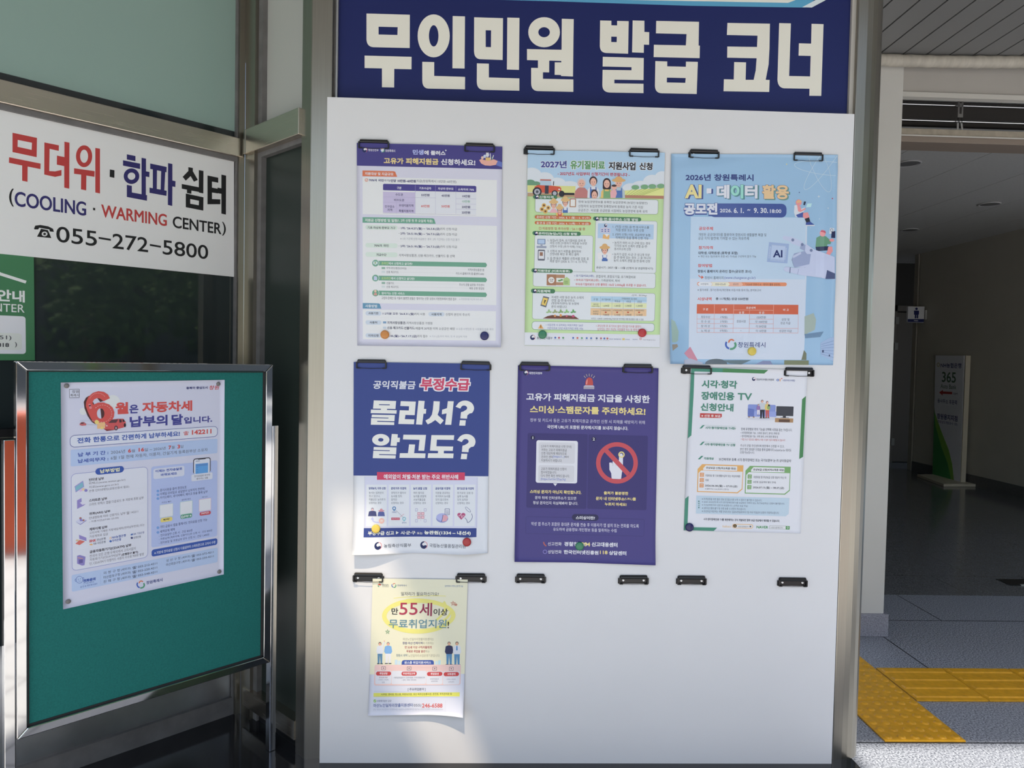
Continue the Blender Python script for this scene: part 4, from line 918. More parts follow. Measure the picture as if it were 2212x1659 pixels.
p.R(292, 1084, 1076, 1145, OR, 30); p.T('온라인 신청 기간 : 2026. 6. 1 (월) ~ 6. 10 (수)', 316, 1092, 1056, 1130, 'e8e4dc', .02); p.R(292, 1162, 1076, 1222, OR, 30); p.T('읍·면·동 신청 기간 : 2026. 6. 11(목) ~ 7. 10 (금)', 316, 1172, 1050, 1210, 'e8e4dc', .02)
p.T('□ 자료정정 및 추가신청 : ’26.11월 중', 350, 1244, 996, 1284, 'ac5c44', .01)
sect(1108, 1100, 1784, 1168, '읍·면·동사무소 신청 방법', 1738, 1140, 1145, 1996, 1900)
p.R(1175, 1196, 1958, 1418, 'a9c5df'); p.P([(1210, 1262), (1250, 1262), (1280, 1232), (1310, 1262), (1352, 1268), (1348, 1332), (1210, 1326)], 'b9b4c4'); p.taegeuk(1282, 1226, 22)
for i in range(3):
    for j in range(2): p.R(1224+44*i, 1278+24*j, 1244+44*i, 1292+24*j, '4d6ca8')
p.P([(1248, 1350), (1338, 1362), (1330, 1422), (1240, 1408)], 'd6a45c'); p.P([(1262, 1340), (1330, 1348), (1300, 1388)], 'e0e0e0')
TXG = '4c5258'
p.T('1. (직접 신청) 읍·면·동사무소를', 1382, 1224, 1896, 1266, TXG); p.T('직접 방문 또는 우편 신청', 1424, 1268, 1820, 1308, TXG); p.T('2. (대리 신청) 이장, 공급희망 농협,', 1378, 1332, 1922, 1374, TXG); p.T('작목반장 등을 통해 신청 가능', 1422, 1376, 1888, 1416, TXG)
sect(260, 1302, 936, 1372, '온라인[농업e지] 신청 방법', 880, 290, 1350, 1098, 1935)
p.R(330, 1414, 440, 1490, '50648c', 6); p.R(338, 1422, 432, 1482, 'a4bcd8'); 
p.T('1. 농업e지 접속, 유기질비료 검색 후', 474, 1412, 1004, 1450, TXG); p.T('사업 신청 [수정하기 버튼을 누르면', 502, 1452, 1018, 1492, TXG)
p.crop(1110, 520, .15371)
p.R(318, 78, 455, 112, '8c94a8', 8); p.R(372, 62, 400, 80, '8c94a8'); p.R(336, 132, 432, 286, '5c606c', 12); p.R(346, 152, 422, 262, 'd8dade'); p.R(362, 168, 404, 220, '8c6450')
p.T('신청서 수정 (추가·삭제) 가능]', 502, 68, 944, 108, TXG); p.T('2. 신청서 보기 버튼을 클릭하여', 470, 132, 934, 170, TXG); p.T('신청내용 확인 후 확인 클릭', 502, 174, 906, 212, TXG); p.T('3. 읍·면·동은 제출된 신청서를 검토 후', 468, 232, 1048, 274, TXG); p.T('최종 접수 (2026. 6. 11~ 6. 15 까지)', 502, 276, 1022, 318, TXG)
bust(1270, 62, '4a3a34', 'd4d8dc', 46, hat='c69a5c', base=296, bib='4566a4'); p.P([(1165, 185), (1228, 168), (1240, 262), (1178, 270)], 'd0d0d0'); p.P([(1310, 178), (1362, 190), (1350, 268), (1294, 262)], 'd0d0d0')
for i, (t, x) in enumerate((('• 농지가 여러 시·군·구에 있는 경우', 1914), ('각각의 농지 소재지 관할 읍·면·', 1874), ('동사무소에 신청', 1636))): p.T(t, 1382 if i == 0 else 1404, 16+44*i, x, 54+44*i, TXG)
for i, (t, x) in enumerate((('• 농지가 같은 시·군·구 내 2개 이상', 1904), ('읍·면·동에 있는 경우 그 중 하나의', 1918), ('농지 소재지 관할 읍·면·동에 신청', 1908))): p.T(t, 1378 if i == 0 else 1396, 178+44*i, x, 216+44*i, TXG)
p.T('공급시기 : 2027.1월 ~ 12월 (신청서 상 공급희망시기)', 1150, 366, 1952, 404, TXG, .01)
sect(246, 396, 822, 462, '지원대상 (비료의종류)', 780, 268, 430, 1986, 678)
p.R(460, 478, 590, 634, '9a6e50', 4); p.E(524, 560, 44, 44, 'dcdad6'); p.T('유기질', 498, 540, 552, 558, '50382c', .02); p.T('비료', 506, 564, 544, 582, '50382c', .02); p.R(592, 482, 710, 632, 'a67c5c', 4); p.R(594, 528, 708, 590, 'd6dad4'); p.E(638, 566, 22, 12, '5a8a50'); p.E(668, 556, 18, 12, '5a8a50'); p.P([(690, 545), (738, 514), (782, 548), (782, 634), (690, 632)], '9cb870'); p.L([(706, 574), (754, 576)], 5, '5a7a44'); p.L([(706, 590), (754, 592)], 5, '5a7a44'); p.L([(706, 606), (754, 608)], 5, '5a7a44')
p.T('• 유기질비료(3종)', 844, 482, 1116, 518, '4d5494', .01); p.T(': 혼합유박, 혼합유기질, 유기복합비료', 1128, 488, 1706, 528, TXG); p.T('• 부숙유기질비료(2종)', 844, 540, 1186, 578, 'b2504c', .01); p.T(': 가축분퇴비, 퇴비', 1198, 546, 1480, 584, TXG); p.T('부숙유기질비료의 신청 물량은 10a당 2,000kg을 초과할 수 없습니다.', 862, 598, 1858, 640, 'b8484c', .01)
sect(240, 678, 576, 746, '지원혜택', 508, 262, 712, 1978, 1136)
p.P([(412, 782), (494, 800), (450, 942), (370, 915)], '5c606c'); p.P([(412, 802), (478, 816), (444, 918), (384, 900)], 'd2b44c'); p.T('?', 418, 836, 450, 884, '2c2c2c', .03)
for i, (t, x) in enumerate((('자세한 사항 등은 농지 소재지', 974), ('관할 읍·면·동사무소', 852), ('(행정복지센터) 및 농협에', 906), ('문의 바랍니다.', 746))): p.T(t, 524, 778+44*i, x, 816+44*i, TXG)
p.P([(404, 1095), (470, 1062), (540, 1048), (640, 1062), (740, 1050), (850, 1062), (914, 1105)], '6a4236')
for cx, c in ((490, '8cae78'), (575, '8c9a68'), (655, '7c9a60'), (738, '7cae68'), (830, '5c9a5c')):
    p.E(cx-20, 1010, 20, 12, c, 10); p.E(cx+20, 1005, 20, 12, c, 10); p.E(cx, 990, 14, 24, c, 10)
p.E(575, 1058, 14, 18, 'c8884c', 10); p.E(655, 1052, 18, 20, 'cc8a44', 10); p.E(738, 1062, 14, 14, 'c05a6c', 10); p.E(830, 1064, 20, 18, 'b84470', 10)
p.T('(단위 : 원/20kg)', 1654, 758, 1862, 786, TXG)
p.R(1080, 784, 1862, 872, 'a8cae0'); p.R(1078, 872, 1860, 952, 'd6dca4'); p.R(1074, 952, 1858, 1062, 'deb98a')
for x in (1214, 1374, 1532, 1690): p.L([(x, 792 if x < 1400 else 838), (x-2, 1072)], 3, '8a949c')
p.L([(1376, 834), (1862, 842)], 3, '8a949c'); p.L([(1078, 878), (1860, 884)], 2, '9aa49c'); p.L([(1076, 956), (1858, 966)], 2, '9aa49c')
p.T('구 분', 1112, 814, 1176, 844, TXG); p.T('유기질비료', 1228, 816, 1352, 844, TXG); p.T('가축분퇴비 및 퇴비', 1506, 804, 1722, 832, TXG); p.T('특등급', 1410, 842, 1488, 868, TXG); p.T('1등급', 1576, 846, 1640, 872, TXG); p.T('2등급', 1730, 848, 1794, 874, TXG)
p.T('보조금', 1112, 886, 1182, 910, TXG); p.T('(지방비 미포함)', 1092, 916, 1198, 938, TXG)
for x, a, b_, c in ((1248, '1,600원', '9,400원(20포)', '7,800원'), (1408, '1,600원', '4,700원(20포)', '3,100원'), (1562, '1,500원', '4,400원(20포)', '2,900원'), (1718, '1,300원', '3,400원(20포)', '2,100원')):
    p.T(a, x, 902, x+84, 934, TXG); p.T(b_, x-24, 970, x+108, 996, TXG); p.P([(x+22, 1008), (x+38, 998), (x+54, 1008), (x+38, 1024)], 'b8402c'); p.T(c, x, 1030, x+84, 1060, TXG)
p.T('농업인', 1108, 984, 1182, 1008, TXG); p.T('자부담', 1108, 1018, 1182, 1044, TXG); p.T('보조금 : 1,300원~1,600원/20kg 이상으로 지자체별, 비종·등급별로 다를 수 있음', 1082, 1084, 1818, 1112, TXG)
p.RB(252, 1132, 1974, 1282, '6a9470', 'd0d5d9', 6, 44)
p.P([(376, 1172), (416, 1238), (338, 1236)], 'd09a4c'); p.L([(376, 1192), (376, 1216)], 8, '3a2c20'); p.E(376, 1226, 5, 5, '3a2c20', 8)
p.T('• 사업신청 시 공지되는 비료가격은 ’26년', 448, 1168, 964, 1200, '5a5f9a'); p.T('기준이므로 ’27년 비료가격은 변동 가능', 466, 1214, 970, 1246, '5a5f9a'); p.T('• 과잉신청 후 포기의사 없이 연도말 미사용 물량이', 1150, 1180, 1782, 1216, 'b4585c'); p.T('남아있는 경우 차년도 지원물량 축소 등 제재 부과', 1170, 1226, 1790, 1262, 'b4585c')
p.R(152, 1290, 2060, 1500, 'cfd2d8'); p.taegeuk(264, 1360, 36); p.T('농림축산식품부', 322, 1348, 538, 1384, '3c4050', .01)
rnd = random.Random(5)
for k, x in enumerate((580, 632, 690, 830, 890, 952, 1020, 1082, 1160, 1220, 1268, 1310)):
    p.E(x, 1364+k, 14, 14, ('3d63a8', 'b04a58', '4b8a5c', '3d63a8', 'c05a44', '4f9468', '4a6ea8', '4a6ea8', '4a5a78', 'a05a6a', '3d63a8', 'b0504c')[k], 10); p.T(('경기도', '충북도', '강원도', '인천시', '광주시', '대전시', '울산시', '서울시', '세종시', '전북도', '제주', '경남')[k], x-22, 1384+k, x+22, 1394+k, '707480')
p.T('경상남도 경북특별자치도', 1334, 1374, 1506, 1392, '52608c'); p.R(1522, 1370, 1554, 1398, 'c8b050'); p.T('전라남도', 1562, 1380, 1628, 1396, '52608c'); p.T('경상북도', 1664, 1380, 1738, 1396, '52608c'); p.ring(1778, 1380, 12, 12, 6, 'b05a5c'); p.T('제주특별자치도', 1812, 1388, 1990, 1402, '707480')

# --- 3 blue glossy contest poster
def b3(u, v):
    e = 0.0042*(1-v)+0.002*v
    e += 0.006*math.sin(math.pi*v)*(0.7+0.3*math.cos(2*math.pi*(u-0.5)))
    e += 0.0012*math.sin(9*v+3*u)*math.sin(math.pi*v)+0.0013*math.sin(22*v-6*u+math.sin(9*u))*(0.3+0.7*v*v)+0.0010*math.sin(40*(v-0.07)+7*u)*math.exp(-((v-0.05)/0.05)**2)
    e += 0.0022*math.exp(-((u-0.93)/0.03)**2)*math.sin(math.pi*v)
    q = math.exp(-((u-0.5)**2+(v-0.95)**2)/0.014); e *= (1-0.6*q)
    rq = (u-0.5)**2+(v-0.95)**2; e += 0.0009*math.cos(7*math.atan2(v-0.95, u-0.5))*math.exp(-rq/0.03)*min(1.0, rq/0.006)
    e = max(e, 0.0008); e += 0.022*max(0, 0.10-u)/0.10*max(0, v-0.78)/0.22
    return e
p = p3 = Print('contest_poster', MAIN, [(1449.3, 333), (1808.5, 335.3), (1799, 788.7), (1443.5, 786)], b3, base='84a9c7', gloss=0.14, spec=0.35); p.nx = 40; p.ny = 56
p.crop(1430, 550, .18083); p.R(334, -447, 1690, 1258, 'b6c2d2', 50); p.R(334, -447, 1690, 300, 'aac1d6')
p.crop(1430, 310, .18083)
p.T('2026년 창원특례시', 274, 370, 1080, 450, '2b3370', .034, res=3)
p.T('AI', 266, 496, 462, 660, 'd9cb7c', .05, halo=.02, hc='4d5a94', res=8, sh=(.10, .04, '33407e')); p.R(540, 548, 598, 608, '33407e', 8); p.R(522, 542, 578, 604, 'dcdfe8', 8)
p.T('데', 638, 500, 790, 664, 'dcdfe6', .05, halo=.02, hc='5c6a9c', res=8, sh=(.10, .05, '467a78')); p.T('이', 806, 498, 954, 664, '84c4b4', .05, halo=.02, hc='4a7a8c', res=8, sh=(.10, .05, '467a78')); p.T('터', 972, 500, 1124, 664, 'dcdfe6', .05, halo=.02, hc='5c6a9c', res=8, sh=(.10, .05, '467a78')); p.T('활용', 1180, 500, 1500, 670, 'd9b682', .04, halo=.02, hc='5a5a78', res=8, sh=(.08, .06, '5a8a80'))
p.R(560, 722, 1470, 892, '3d4f8e', 60); p.T('공모전', 254, 716, 648, 856, 'e0e4ee', .05, halo=.03, hc='3d4f8e', res=8, sh=(0, .09, '3d4f8e'))
p.T('2026.', 678, 786, 820, 830, 'e0e4ee', .03); p.T('6. 1.', 842, 776, 962, 838, 'e0e4ee', .035); p.L([(1004, 806), (1014, 796), (1026, 806), (1036, 798)], 9, 'e0e4ee'); p.T('9. 30.', 1078, 776, 1250, 838, 'e0e4ee', .035); p.T('18:00', 1272, 792, 1408, 838, 'e0e4ee', .03)
def curve(pts, n=24):
    out = []
    for i in range(n+1):
        t = i/n; q = list(pts)
        while len(q) > 1: q = [((1-t)*q[j][0]+t*q[j+1][0], (1-t)*q[j][1]+t*q[j+1][1]) for j in range(len(q)-1)]
        out.append(q[0])
    return out
p.L(curve([(2065, 390), (1800, 380), (1480, 300), (1420, 220), (1650, 190), (2080, 230)]), 5, 'b9ccd8'); p.L(curve([(1880, 145), (1700, 420), (1580, 640), (1680, 660), (1850, 480), (2085, 150)]), 5, 'b9ccd8'); p.L(curve([(1735, 145), (1800, 420), (1990, 700), (2050, 720), (2050, 420), (1925, 165)]), 5, 'b9ccd8')
p.E(2026, 662, 8, 8, 'a8405c', 10); p.E(1628, 590, 7, 7, '40507c', 10); p.E(1478, 252, 8, 8, 'c4c08c', 10)
for cx, cy, r in ((1862, 638, 18), (1972, 778, 12), (1868, 906, 8), (1762, 1010, 6)): p.P([(cx, cy-r), (cx+r*.25, cy-r*.25), (cx+r, cy), (cx+r*.25, cy+r*.25), (cx, cy+r), (cx-r*.25, cy+r*.25), (cx-r, cy), (cx-r*.25, cy-r*.25)], 'dfe6ec')
# sitting figure with a laptop
p.P([(1568, 745), (1600, 738), (1640, 790), (1690, 770), (1700, 790), (1650, 850), (1680, 870), (1580, 885), (1562, 830)], 'd8dde6'); p.P([(1585, 860), (1672, 825), (1680, 890), (1610, 890)], '44569a'); p.P([(1600, 740), (1640, 760), (1650, 800), (1700, 775), (1704, 790), (1640, 825), (1610, 815)], 'd8888a'); p.E(1618, 712, 36, 38, 'd8888a'); p.P([(1590, 700), (1610, 682), (1660, 694), (1640, 710), (1600, 720)], 'd0a070'); p.P([(1672, 835), (1730, 828), (1750, 890), (1735, 930), (1690, 900), (1668, 880)], 'd8888a'); p.P([(1690, 905), (1742, 888), (1760, 945), (1712, 955)], '30323e'); p.P([(1706, 950), (1756, 938), (1806, 975), (1702, 980)], '3d4f94'); p.R(1700, 978, 1810, 992, 'd8dde6', 4); p.P([(1684, 698), (1706, 700), (1694, 745), (1674, 738)], '30384c'); p.P([(1724, 722), (1778, 720), (1766, 764), (1708, 768)], 'a8d0d4')
# figure in green
p.P([(1832, 1130), (1880, 1105), (1945, 1115), (1985, 1150), (2010, 1160), (2000, 1205), (1960, 1210), (1960, 1245), (1820, 1245)], '5a8a6c'); p.E(1905, 1078, 34, 40, 'd8888a'); p.P([(1880, 1060), (1890, 1040), (1935, 1050), (1942, 1080), (1910, 1066)], 'b8485c'); p.P([(1820, 1240), (1975, 1232), (1985, 1280), (1830, 1292)], '2c3452'); p.P([(1970, 1240), (2020, 1235), (2028, 1290), (1985, 1345), (1935, 1340), (1960, 1290)], 'd8888a'); p.P([(1935, 1330), (1985, 1335), (1980, 1365), (1936, 1365)], 'e0e4ea'); p.P([(1915, 1360), (1985, 1362), (2030, 1390), (1912, 1392)], '2c3452'); p.P([(1992, 1012), (2046, 1018), (2036, 1085), (1984, 1084)], 'd8dde6'); p.ring(2014, 1040, 16, 16, 5, '50586c'); p.P([(2014, 1060), (2058, 1050), (2056, 1135), (2008, 1132)], '2c2f50'); p.E(2015, 1160, 30, 18, 'd8888a')
p.T('공모주제', 430, 1000, 596, 1042, 'c2504c', .03); GY = '4e5866'
p.T('개방된 공공데이터를 활용하여 창원시의 생활불편 해결 및', 426, 1074, 1230, 1112, GY); p.T('공공 이익·발전에 기여할 수 있는 자유주제', 422, 1118, 1022, 1156, GY)
p.T('참가자격', 428, 1228, 594, 1268, 'c2504c', .03); p.T('대학생, 대학원생 (휴학생 포함)', 424, 1294, 888, 1334, '363c4c', .02); p.T('※ 개인 또는 팀(대표자 포함 4인 이내)을 구성하여 참가 가능', 424, 1338, 1106, 1370, GY)
# chip and robot hand
p.P([(1262, 1183), (1502, 1205), (1478, 1438), (1234, 1420)], '8ba1c6'); p.P([(1296, 1224), (1456, 1238), (1440, 1398), (1276, 1382)], 'a4b6d2')
for k in range(12):
    p.L([(1300+14*k, 1214+1.3*k), (1299+14*k, 1232+1.3*k)], 4, 'c4d0e0'); p.L([(1280+14*k, 1386+1.3*k), (1279+14*k, 1404+1.3*k)], 4, 'c4d0e0'); p.L([(1268-1.5*k, 1240+12*k), (1284-1.5*k, 1241+12*k)], 4, 'c4d0e0'); p.L([(1458-1.5*k, 1256+12*k), (1474-1.5*k, 1257+12*k)], 4, 'c4d0e0')
p.T('AI', 1308, 1278, 1420, 1366, '2a3468', .04, res=3)
RH = 'b6bfda'; RS = '8a96b8'; RDK = '4a5478'
p.P([(1422, 1128), (1440, 1108), (1540, 1122), (1530, 1185), (1430, 1150)], RH); p.P([(1530, 1118), (1670, 1180), (1640, 1240), (1520, 1195)], RH); p.P([(1650, 1195), (1770, 1250), (1755, 1320), (1630, 1260)], RS)
p.P([(1700, 1200), (1800, 1270), (2048, 1360), (2048, 1520), (1900, 1480), (1760, 1400), (1690, 1290)], RH); p.P([(1560, 1320), (1690, 1290), (1760, 1400), (1700, 1500), (1570, 1460), (1530, 1400)], RS)
for cx, cy in ((1546, 1158), (1660, 1212), (1766, 1282)): p.E(cx, cy, 18, 18, '6a7698', 12)
p.P([(1540, 1350), (1640, 1300), (1660, 1380), (1560, 1440)], RH); p.P([(1600, 1440), (1700, 1400), (1740, 1440), (1640, 1520)], RH)
p.crop(1430, 550, .18083)
p.P([(1690, 20), (2048, 60), (2048, 300), (1900, 290), (1690, 160)], RH); p.P([(1428, 180), (1450, 150), (1560, 165), (1900, 155), (1960, 215), (1955, 290), (1640, 250), (1450, 205)], RH); p.P([(1950, 190), (2048, 230), (2048, 295), (1930, 296)], RDK); p.L([(1510, 160), (1506, 225)], 8, RDK); p.L([(1610, 180), (1600, 240)], 6, RS)
p.P([(1530, 60), (1640, 0), (1760, 0), (1740, 120), (1560, 160)], RS)
p.T('참여방법', 420, 114, 586, 154, 'c2504c', .03); p.T('창원시 홈페이지 온라인 접수(공모전 코너)', 416, 184, 1048, 226, '363c4c', .02); p.L(curve([(430, 248), (432, 275), (482, 276)], 8), 9, 'c2583c'); p.P([(462, 252), (488, 276), (458, 296)], 'c2583c'); p.T('창원시 홈페이지', 500, 262, 720, 298, GY); p.T('(www.changwon.go.kr)', 732, 264, 1096, 304, '5a5f9c')
p.R(410, 330, 1472, 382, 'd08058', 26); p.P([(440, 330), (570, 332), (592, 356), (570, 380), (440, 378), (414, 354)], 'dde0e4'); p.P([(572, 332), (775, 334), (797, 358), (775, 382), (572, 380), (594, 356)], 'd4d0b4'); p.P([(777, 334), (930, 336), (950, 360), (930, 384), (777, 382), (799, 358)], 'd8a48c')
p.T('시민참여', 450, 344, 538, 366, GY); p.T('창원시민e랑', 622, 346, 746, 370, GY); p.T('공모전', 832, 346, 896, 370, GY); p.T('「2026년 창원시 AI · 데이터 활용 공모전」', 980, 346, 1394, 374, '5c3c34')
p.T('※ 참가서류 : 참가신청서(개인정보 수집·이용 동의 등), 분석보고서', 414, 410, 1162, 444, GY)
p.T('시상내역', 414, 512, 578, 552, 'c2504c', .03); p.T('총 11개(팀) 상금 550만원', 628, 514, 1014, 552, '363c4c', .02)
RO = 'c0583c'
p.R(408, 594, 1614, 716, RO)
for a, b_ in (((612, 600), (612, 712)), ((842, 600), (838, 712)), ((1030, 668), (1028, 714)), ((1318, 604), (1314, 716)), ((842, 664), (1316, 668))): p.L([a, b_], 4, 'dba898')
for y in (770, 824, 880, 934): p.L([(412, y), (838, y+3)] if y != 934 else [(412, y-4), (1614, y+4)], 4, 'c88880')
for y in (770, 824): p.L([(1028, y+3), (1314, y+5)], 4, 'c88880')
p.L([(838, 880), (1614, 884)], 4, 'c88880')
for x in (410, 612, 838, 1028, 1314, 1613): p.L([(x, 714), (x, 934)], 3, 'c88880')
for t, x0, y0, x1 in (('구 분', 478, 642, 540), ('선 정', 694, 644, 760), ('포상내역', 988, 624, 1100), ('비 고', 1432, 648, 1500), ('상 장', 902, 680, 966), ('상 금', 1142, 680, 1206)): p.T(t, x0, y0, x1, y0+28, 'e8e0dc', .02)
for t, x0, y0, x1 in (('최우수상', 458, 732, 564), ('우 수 상', 458, 786, 564), ('장 려 상', 458, 840, 564), ('노 력 상', 458, 896, 564), ('1개(팀)', 684, 736, 768), ('2개(팀)', 682, 788, 768), ('3개(팀)', 682, 842, 768), ('5개(팀)', 682, 896, 768), ('창원시장', 878, 784, 986), ('-', 926, 908, 936), ('150만원', 1118, 736, 1224), ('각 100만원', 1098, 790, 1240), ('각 50만원', 1106, 844, 1230), ('각 10만원', 1106, 898, 1230), ('상장 및', 1414, 762, 1508), ('상금 지급', 1400, 804, 1520), ('상금만 지급', 1386, 898, 1536)): p.T(t, x0, y0, x1, y0+(30 if t != '-' else 4), GY)
p.swirl(812, 1072, 62); p.T('창원특례시', 898, 1044, 1226, 1108, '35467c', .012, res=3)
# little model houses and trees along the foot
p.P([(105, 770), (150, 800), (190, 920), (180, 1030), (150, 1050), (105, 1050)], '8aa59c'); p.P([(105, 1075), (170, 1070), (180, 1100), (110, 1150)], '8c8478'); p.P([(258, 1180), (330, 1100), (420, 1260), (370, 1300)], 'b8788c'); p.P([(255, 1260), (330, 1240), (480, 1290), (478, 1310), (262, 1312)], '98a0b4'); p.E(640, 1300, 130, 55, '52606a'); p.P([(720, 1262), (1060, 1260), (940, 1312), (800, 1300)], '5c7078'); p.P([(1075, 1325), (1200, 1268), (1290, 1270), (1325, 1325)], '7680a4'); p.R(1455, 1262, 1748, 1318, '70785c'); p.P([(1690, 740), (1800, 700), (1830, 780), (1815, 900), (1690, 960)], '92a29a'); p.P([(1690, 950), (1920, 920), (1880, 985), (1700, 1000)], '5f7e9c'); p.P([(1690, 1140), (1720, 1180), (1720, 1260), (1660, 1258)], '6a705c'); p.P([(1885, 1055), (1980, 1000), (2045, 985), (2045, 1275), (1890, 1200)], '8ea6c6')
for k in range(6): p.L([(1895, 1075+22*k), (2042, 1030+40*k)], 5, '7088b0')
p.R(1905, 1140, 1925, 1170, '3c4a6c'); p.R(1986, 1195, 2000, 1216, '3c4a6c')

# --- 4 blue warning poster about wrongful subsidies
p = p4 = Print('warning_poster', MAIN, [(764.5, 782), (1058, 786), (1053, 1194), (763.4, 1194)], mk_bulge(0.003, wave=0.0008, corner=0.0), base='cdd1d6')
def b4(u, v):
    e = 0.004*(1-v)+0.002*v+0.0008*math.sin(2*math.pi*u)*math.sin(math.pi*v)
    e += 0.022*max(0, v-0.72)**2/0.0784*(0.55+0.45*math.cos(2.4*math.pi*(u-0.05)))*(1.0 if u < .83 else max(0.15, 1-(u-.83)*5))
    return e
p.bulge = b4
p.crop(740, 760, .15823)
p.R(156, 138, 2014, 1700, '32427f')
p.T('공익직불금', 416, 392, 1006, 506, 'dde0e8', .026, it=.12, res=4); p.T('부정수급', 1058, 356, 1744, 524, 'bc3b5c', .04, halo=.09, hc='e6e4ea', it=.10, res=8)
CW = 'e0e1da'
def WP(*a, holes=()): p.P(list(a), CW, holes)
SHC = '283468'
# big first line: traced heavy lettering
WP((430, 664), (735, 672), (726, 782), (612, 779), (610, 794), (744, 798), (740, 846), (388, 838), (392, 790), (526, 792), (528, 778), (420, 776), holes=[[(502, 716), (650, 719), (648, 731), (501, 728)]])
WP((404, 858), (718, 864), (712, 948), (478, 943), (477, 956), (710, 962), (708, 1000), (390, 996), (394, 906), (630, 911), (632, 900), (400, 894))
WP((798, 674), (1004, 680), (988, 866), (862, 862), (854, 920), (984, 924), (978, 990), (766, 986), (784, 798), (908, 802), (912, 744), (792, 740))
WP((1040, 668), (1124, 672), (1114, 780), (1146, 782), (1140, 846), (1108, 846), (1090, 996), (1006, 992))
WP((1246, 674), (1330, 678), (1322, 800), (1300, 862), (1384, 938), (1338, 992), (1268, 932), (1220, 966), (1166, 992), (1134, 940), (1190, 908), (1222, 860), (1236, 790))
WP((1440, 674), (1520, 676), (1486, 998), (1402, 996), (1422, 842), (1358, 854), (1362, 792), (1428, 770))
def qmark(x, y):
    q = [(-62, 78)]+arcpts(68, 98, 122, 104, -158, 40, 18)+[(128, 172), (104, 192), (98, 200), (94, 242), (4, 238), (10, 172), (14, 152), (40, 146)]+arcpts(54, 96, 42, 34, 50, -140, 12)+[(2, 104)]
    WP(*[(x+a, y+b_) for a, b_ in q]); WP((x-2, y+262), (x+78, y+264), (x+70, y+338), (x-12, y+336))
qmark(1606, 672); qmark(1626, 1130)
p.P(ell(526, 1202, 118, 80), CW, [ell(526, 1202, 36, 25)])
WP((676, 1122), (758, 1126), (754, 1172), (788, 1174), (782, 1234), (748, 1233), (742, 1286), (658, 1284))
WP((430, 1300), (740, 1306), (734, 1402), (504, 1397), (502, 1409), (730, 1414), (726, 1458), (416, 1452), (424, 1350), (648, 1356), (650, 1345), (426, 1338))
WP((834, 1132), (1142, 1136), (1118, 1352), (1038, 1350), (1054, 1202), (828, 1196)); WP((912, 1264), (994, 1266), (980, 1384), (1136, 1388), (1130, 1452), (780, 1448), (786, 1384), (896, 1384))
WP((1216, 1138), (1526, 1140), (1520, 1204), (1290, 1200), (1284, 1290), (1512, 1294), (1506, 1354), (1386, 1352), (1384, 1388), (1518, 1390), (1512, 1454), (1164, 1450), (1172, 1386), (1304, 1386), (1306, 1354), (1196, 1350))
p.crop(740, 1000, .15823)
p.R(306, 186, 1840, 880, 'c0c3d6'); 
p.R(474, 124, 1670, 236, 'bd3458'); p.T('예외없이 처벌·처분 받는 주요 위반사례', 566, 154, 1580, 220, 'e8e4ea', .03, res=3)
cols = [(328, 606, '임대농지, 지주 신청', ('농사는 임차인이', '짓고 있으나,', '직불금은 농지주가', '신청하는 경우')), (632, 910, '관외거주 미경작', ('경작지가 멀어서', '농사를 짓지', '않지만', '신청하는 경우')), (936, 1206, '농지 분할 신청', ('여러 필지로', '농지를 분할해', '소농직불금을', '신청하는 경우')), (1236, 1506, '공유지분 미경작', ('지분을 공유하는', '토지에서 농사를', '짓지 않으면서', '신청하는 경우')), (1532, 1808, '장기요양 등 미경작', ('장기요양, 입원 등', '실제 농사를', '짓지 않지만', '신청하는 경우'))]
for i, (x0, x1, hd, ls) in enumerate(cols):
    p.R(x0, 296, x1, 858, 'ccd1d6'); hw = (230, 210, 186, 206, 230)[i]
    p.T(hd, x0+32, 328+i, x0+32+hw, 364+i, '3b4a8c', .03)
    for j, t in enumerate(ls): p.T(t, x0+35, 390+46*j+i, x0+35+wlen(t)*27, 422+46*j+i, '5c6470')
p.person(412, 612, 250, '3a4068', '3f4470', '3f4470', 'd8b0b0', 95, False); p.person(532, 622, 240, 'b07080', '4a5690', '4a5690', 'd08a8a', 80, False); p.R(345, 724, 610, 760, 'ccd1d6'); p.E(534, 652, 42, 12, 'b88090')
p.L(curve([(412, 745), (414, 800), (440, 806), (505, 808)], 10), 16, 'a9aed2'); p.P([(412, 730), (434, 768), (390, 768)], 'a9aed2'); p.E(538, 786, 38, 38, 'd6a89c'); p.T('₩', 520, 768, 556, 802, 'e8dcd4', .02)
for cx, cy, c, t in ((708, 624, '4a7aa8', '거주지'), (844, 766, '7ab0bc', '경작지')): p.E(cx, cy-6, 26, 26, c); p.P([(cx-22, cy+8), (cx+22, cy+8), (cx, cy+34)], c); p.E(cx, cy-6, 13, 13, 'd4dade'); p.T(t, cx-30, cy+38, cx+30, cy+58, '4a5a94', .01)
p.L([(726, 640), (840, 748)], 4, '8a8a94'); p.L([(790, 735), (842, 694)], 4, 'c07a84'); p.R(670, 744, 784, 776, 'b8405c'); p.T('해당구역 초과', 680, 752, 774, 768, 'e6d8dc', .01)
for i in range(2):
    for j in range(2): p.RB(1026+52*i, 672+50*j, 1066+52*i, 710+50*j, 'b05a70', 'd6b0b8', 5)
    for j in range(2): p.RB(996+118*i, 620+148*j, 1028+118*i, 660+148*j, '8a88b0', 'd0d3dc', 4, 4)
p.L([(1072, 646), (1072, 792)], 3, 'b898a8'); p.L([(1000, 717), (1140, 717)], 3, 'b898a8')
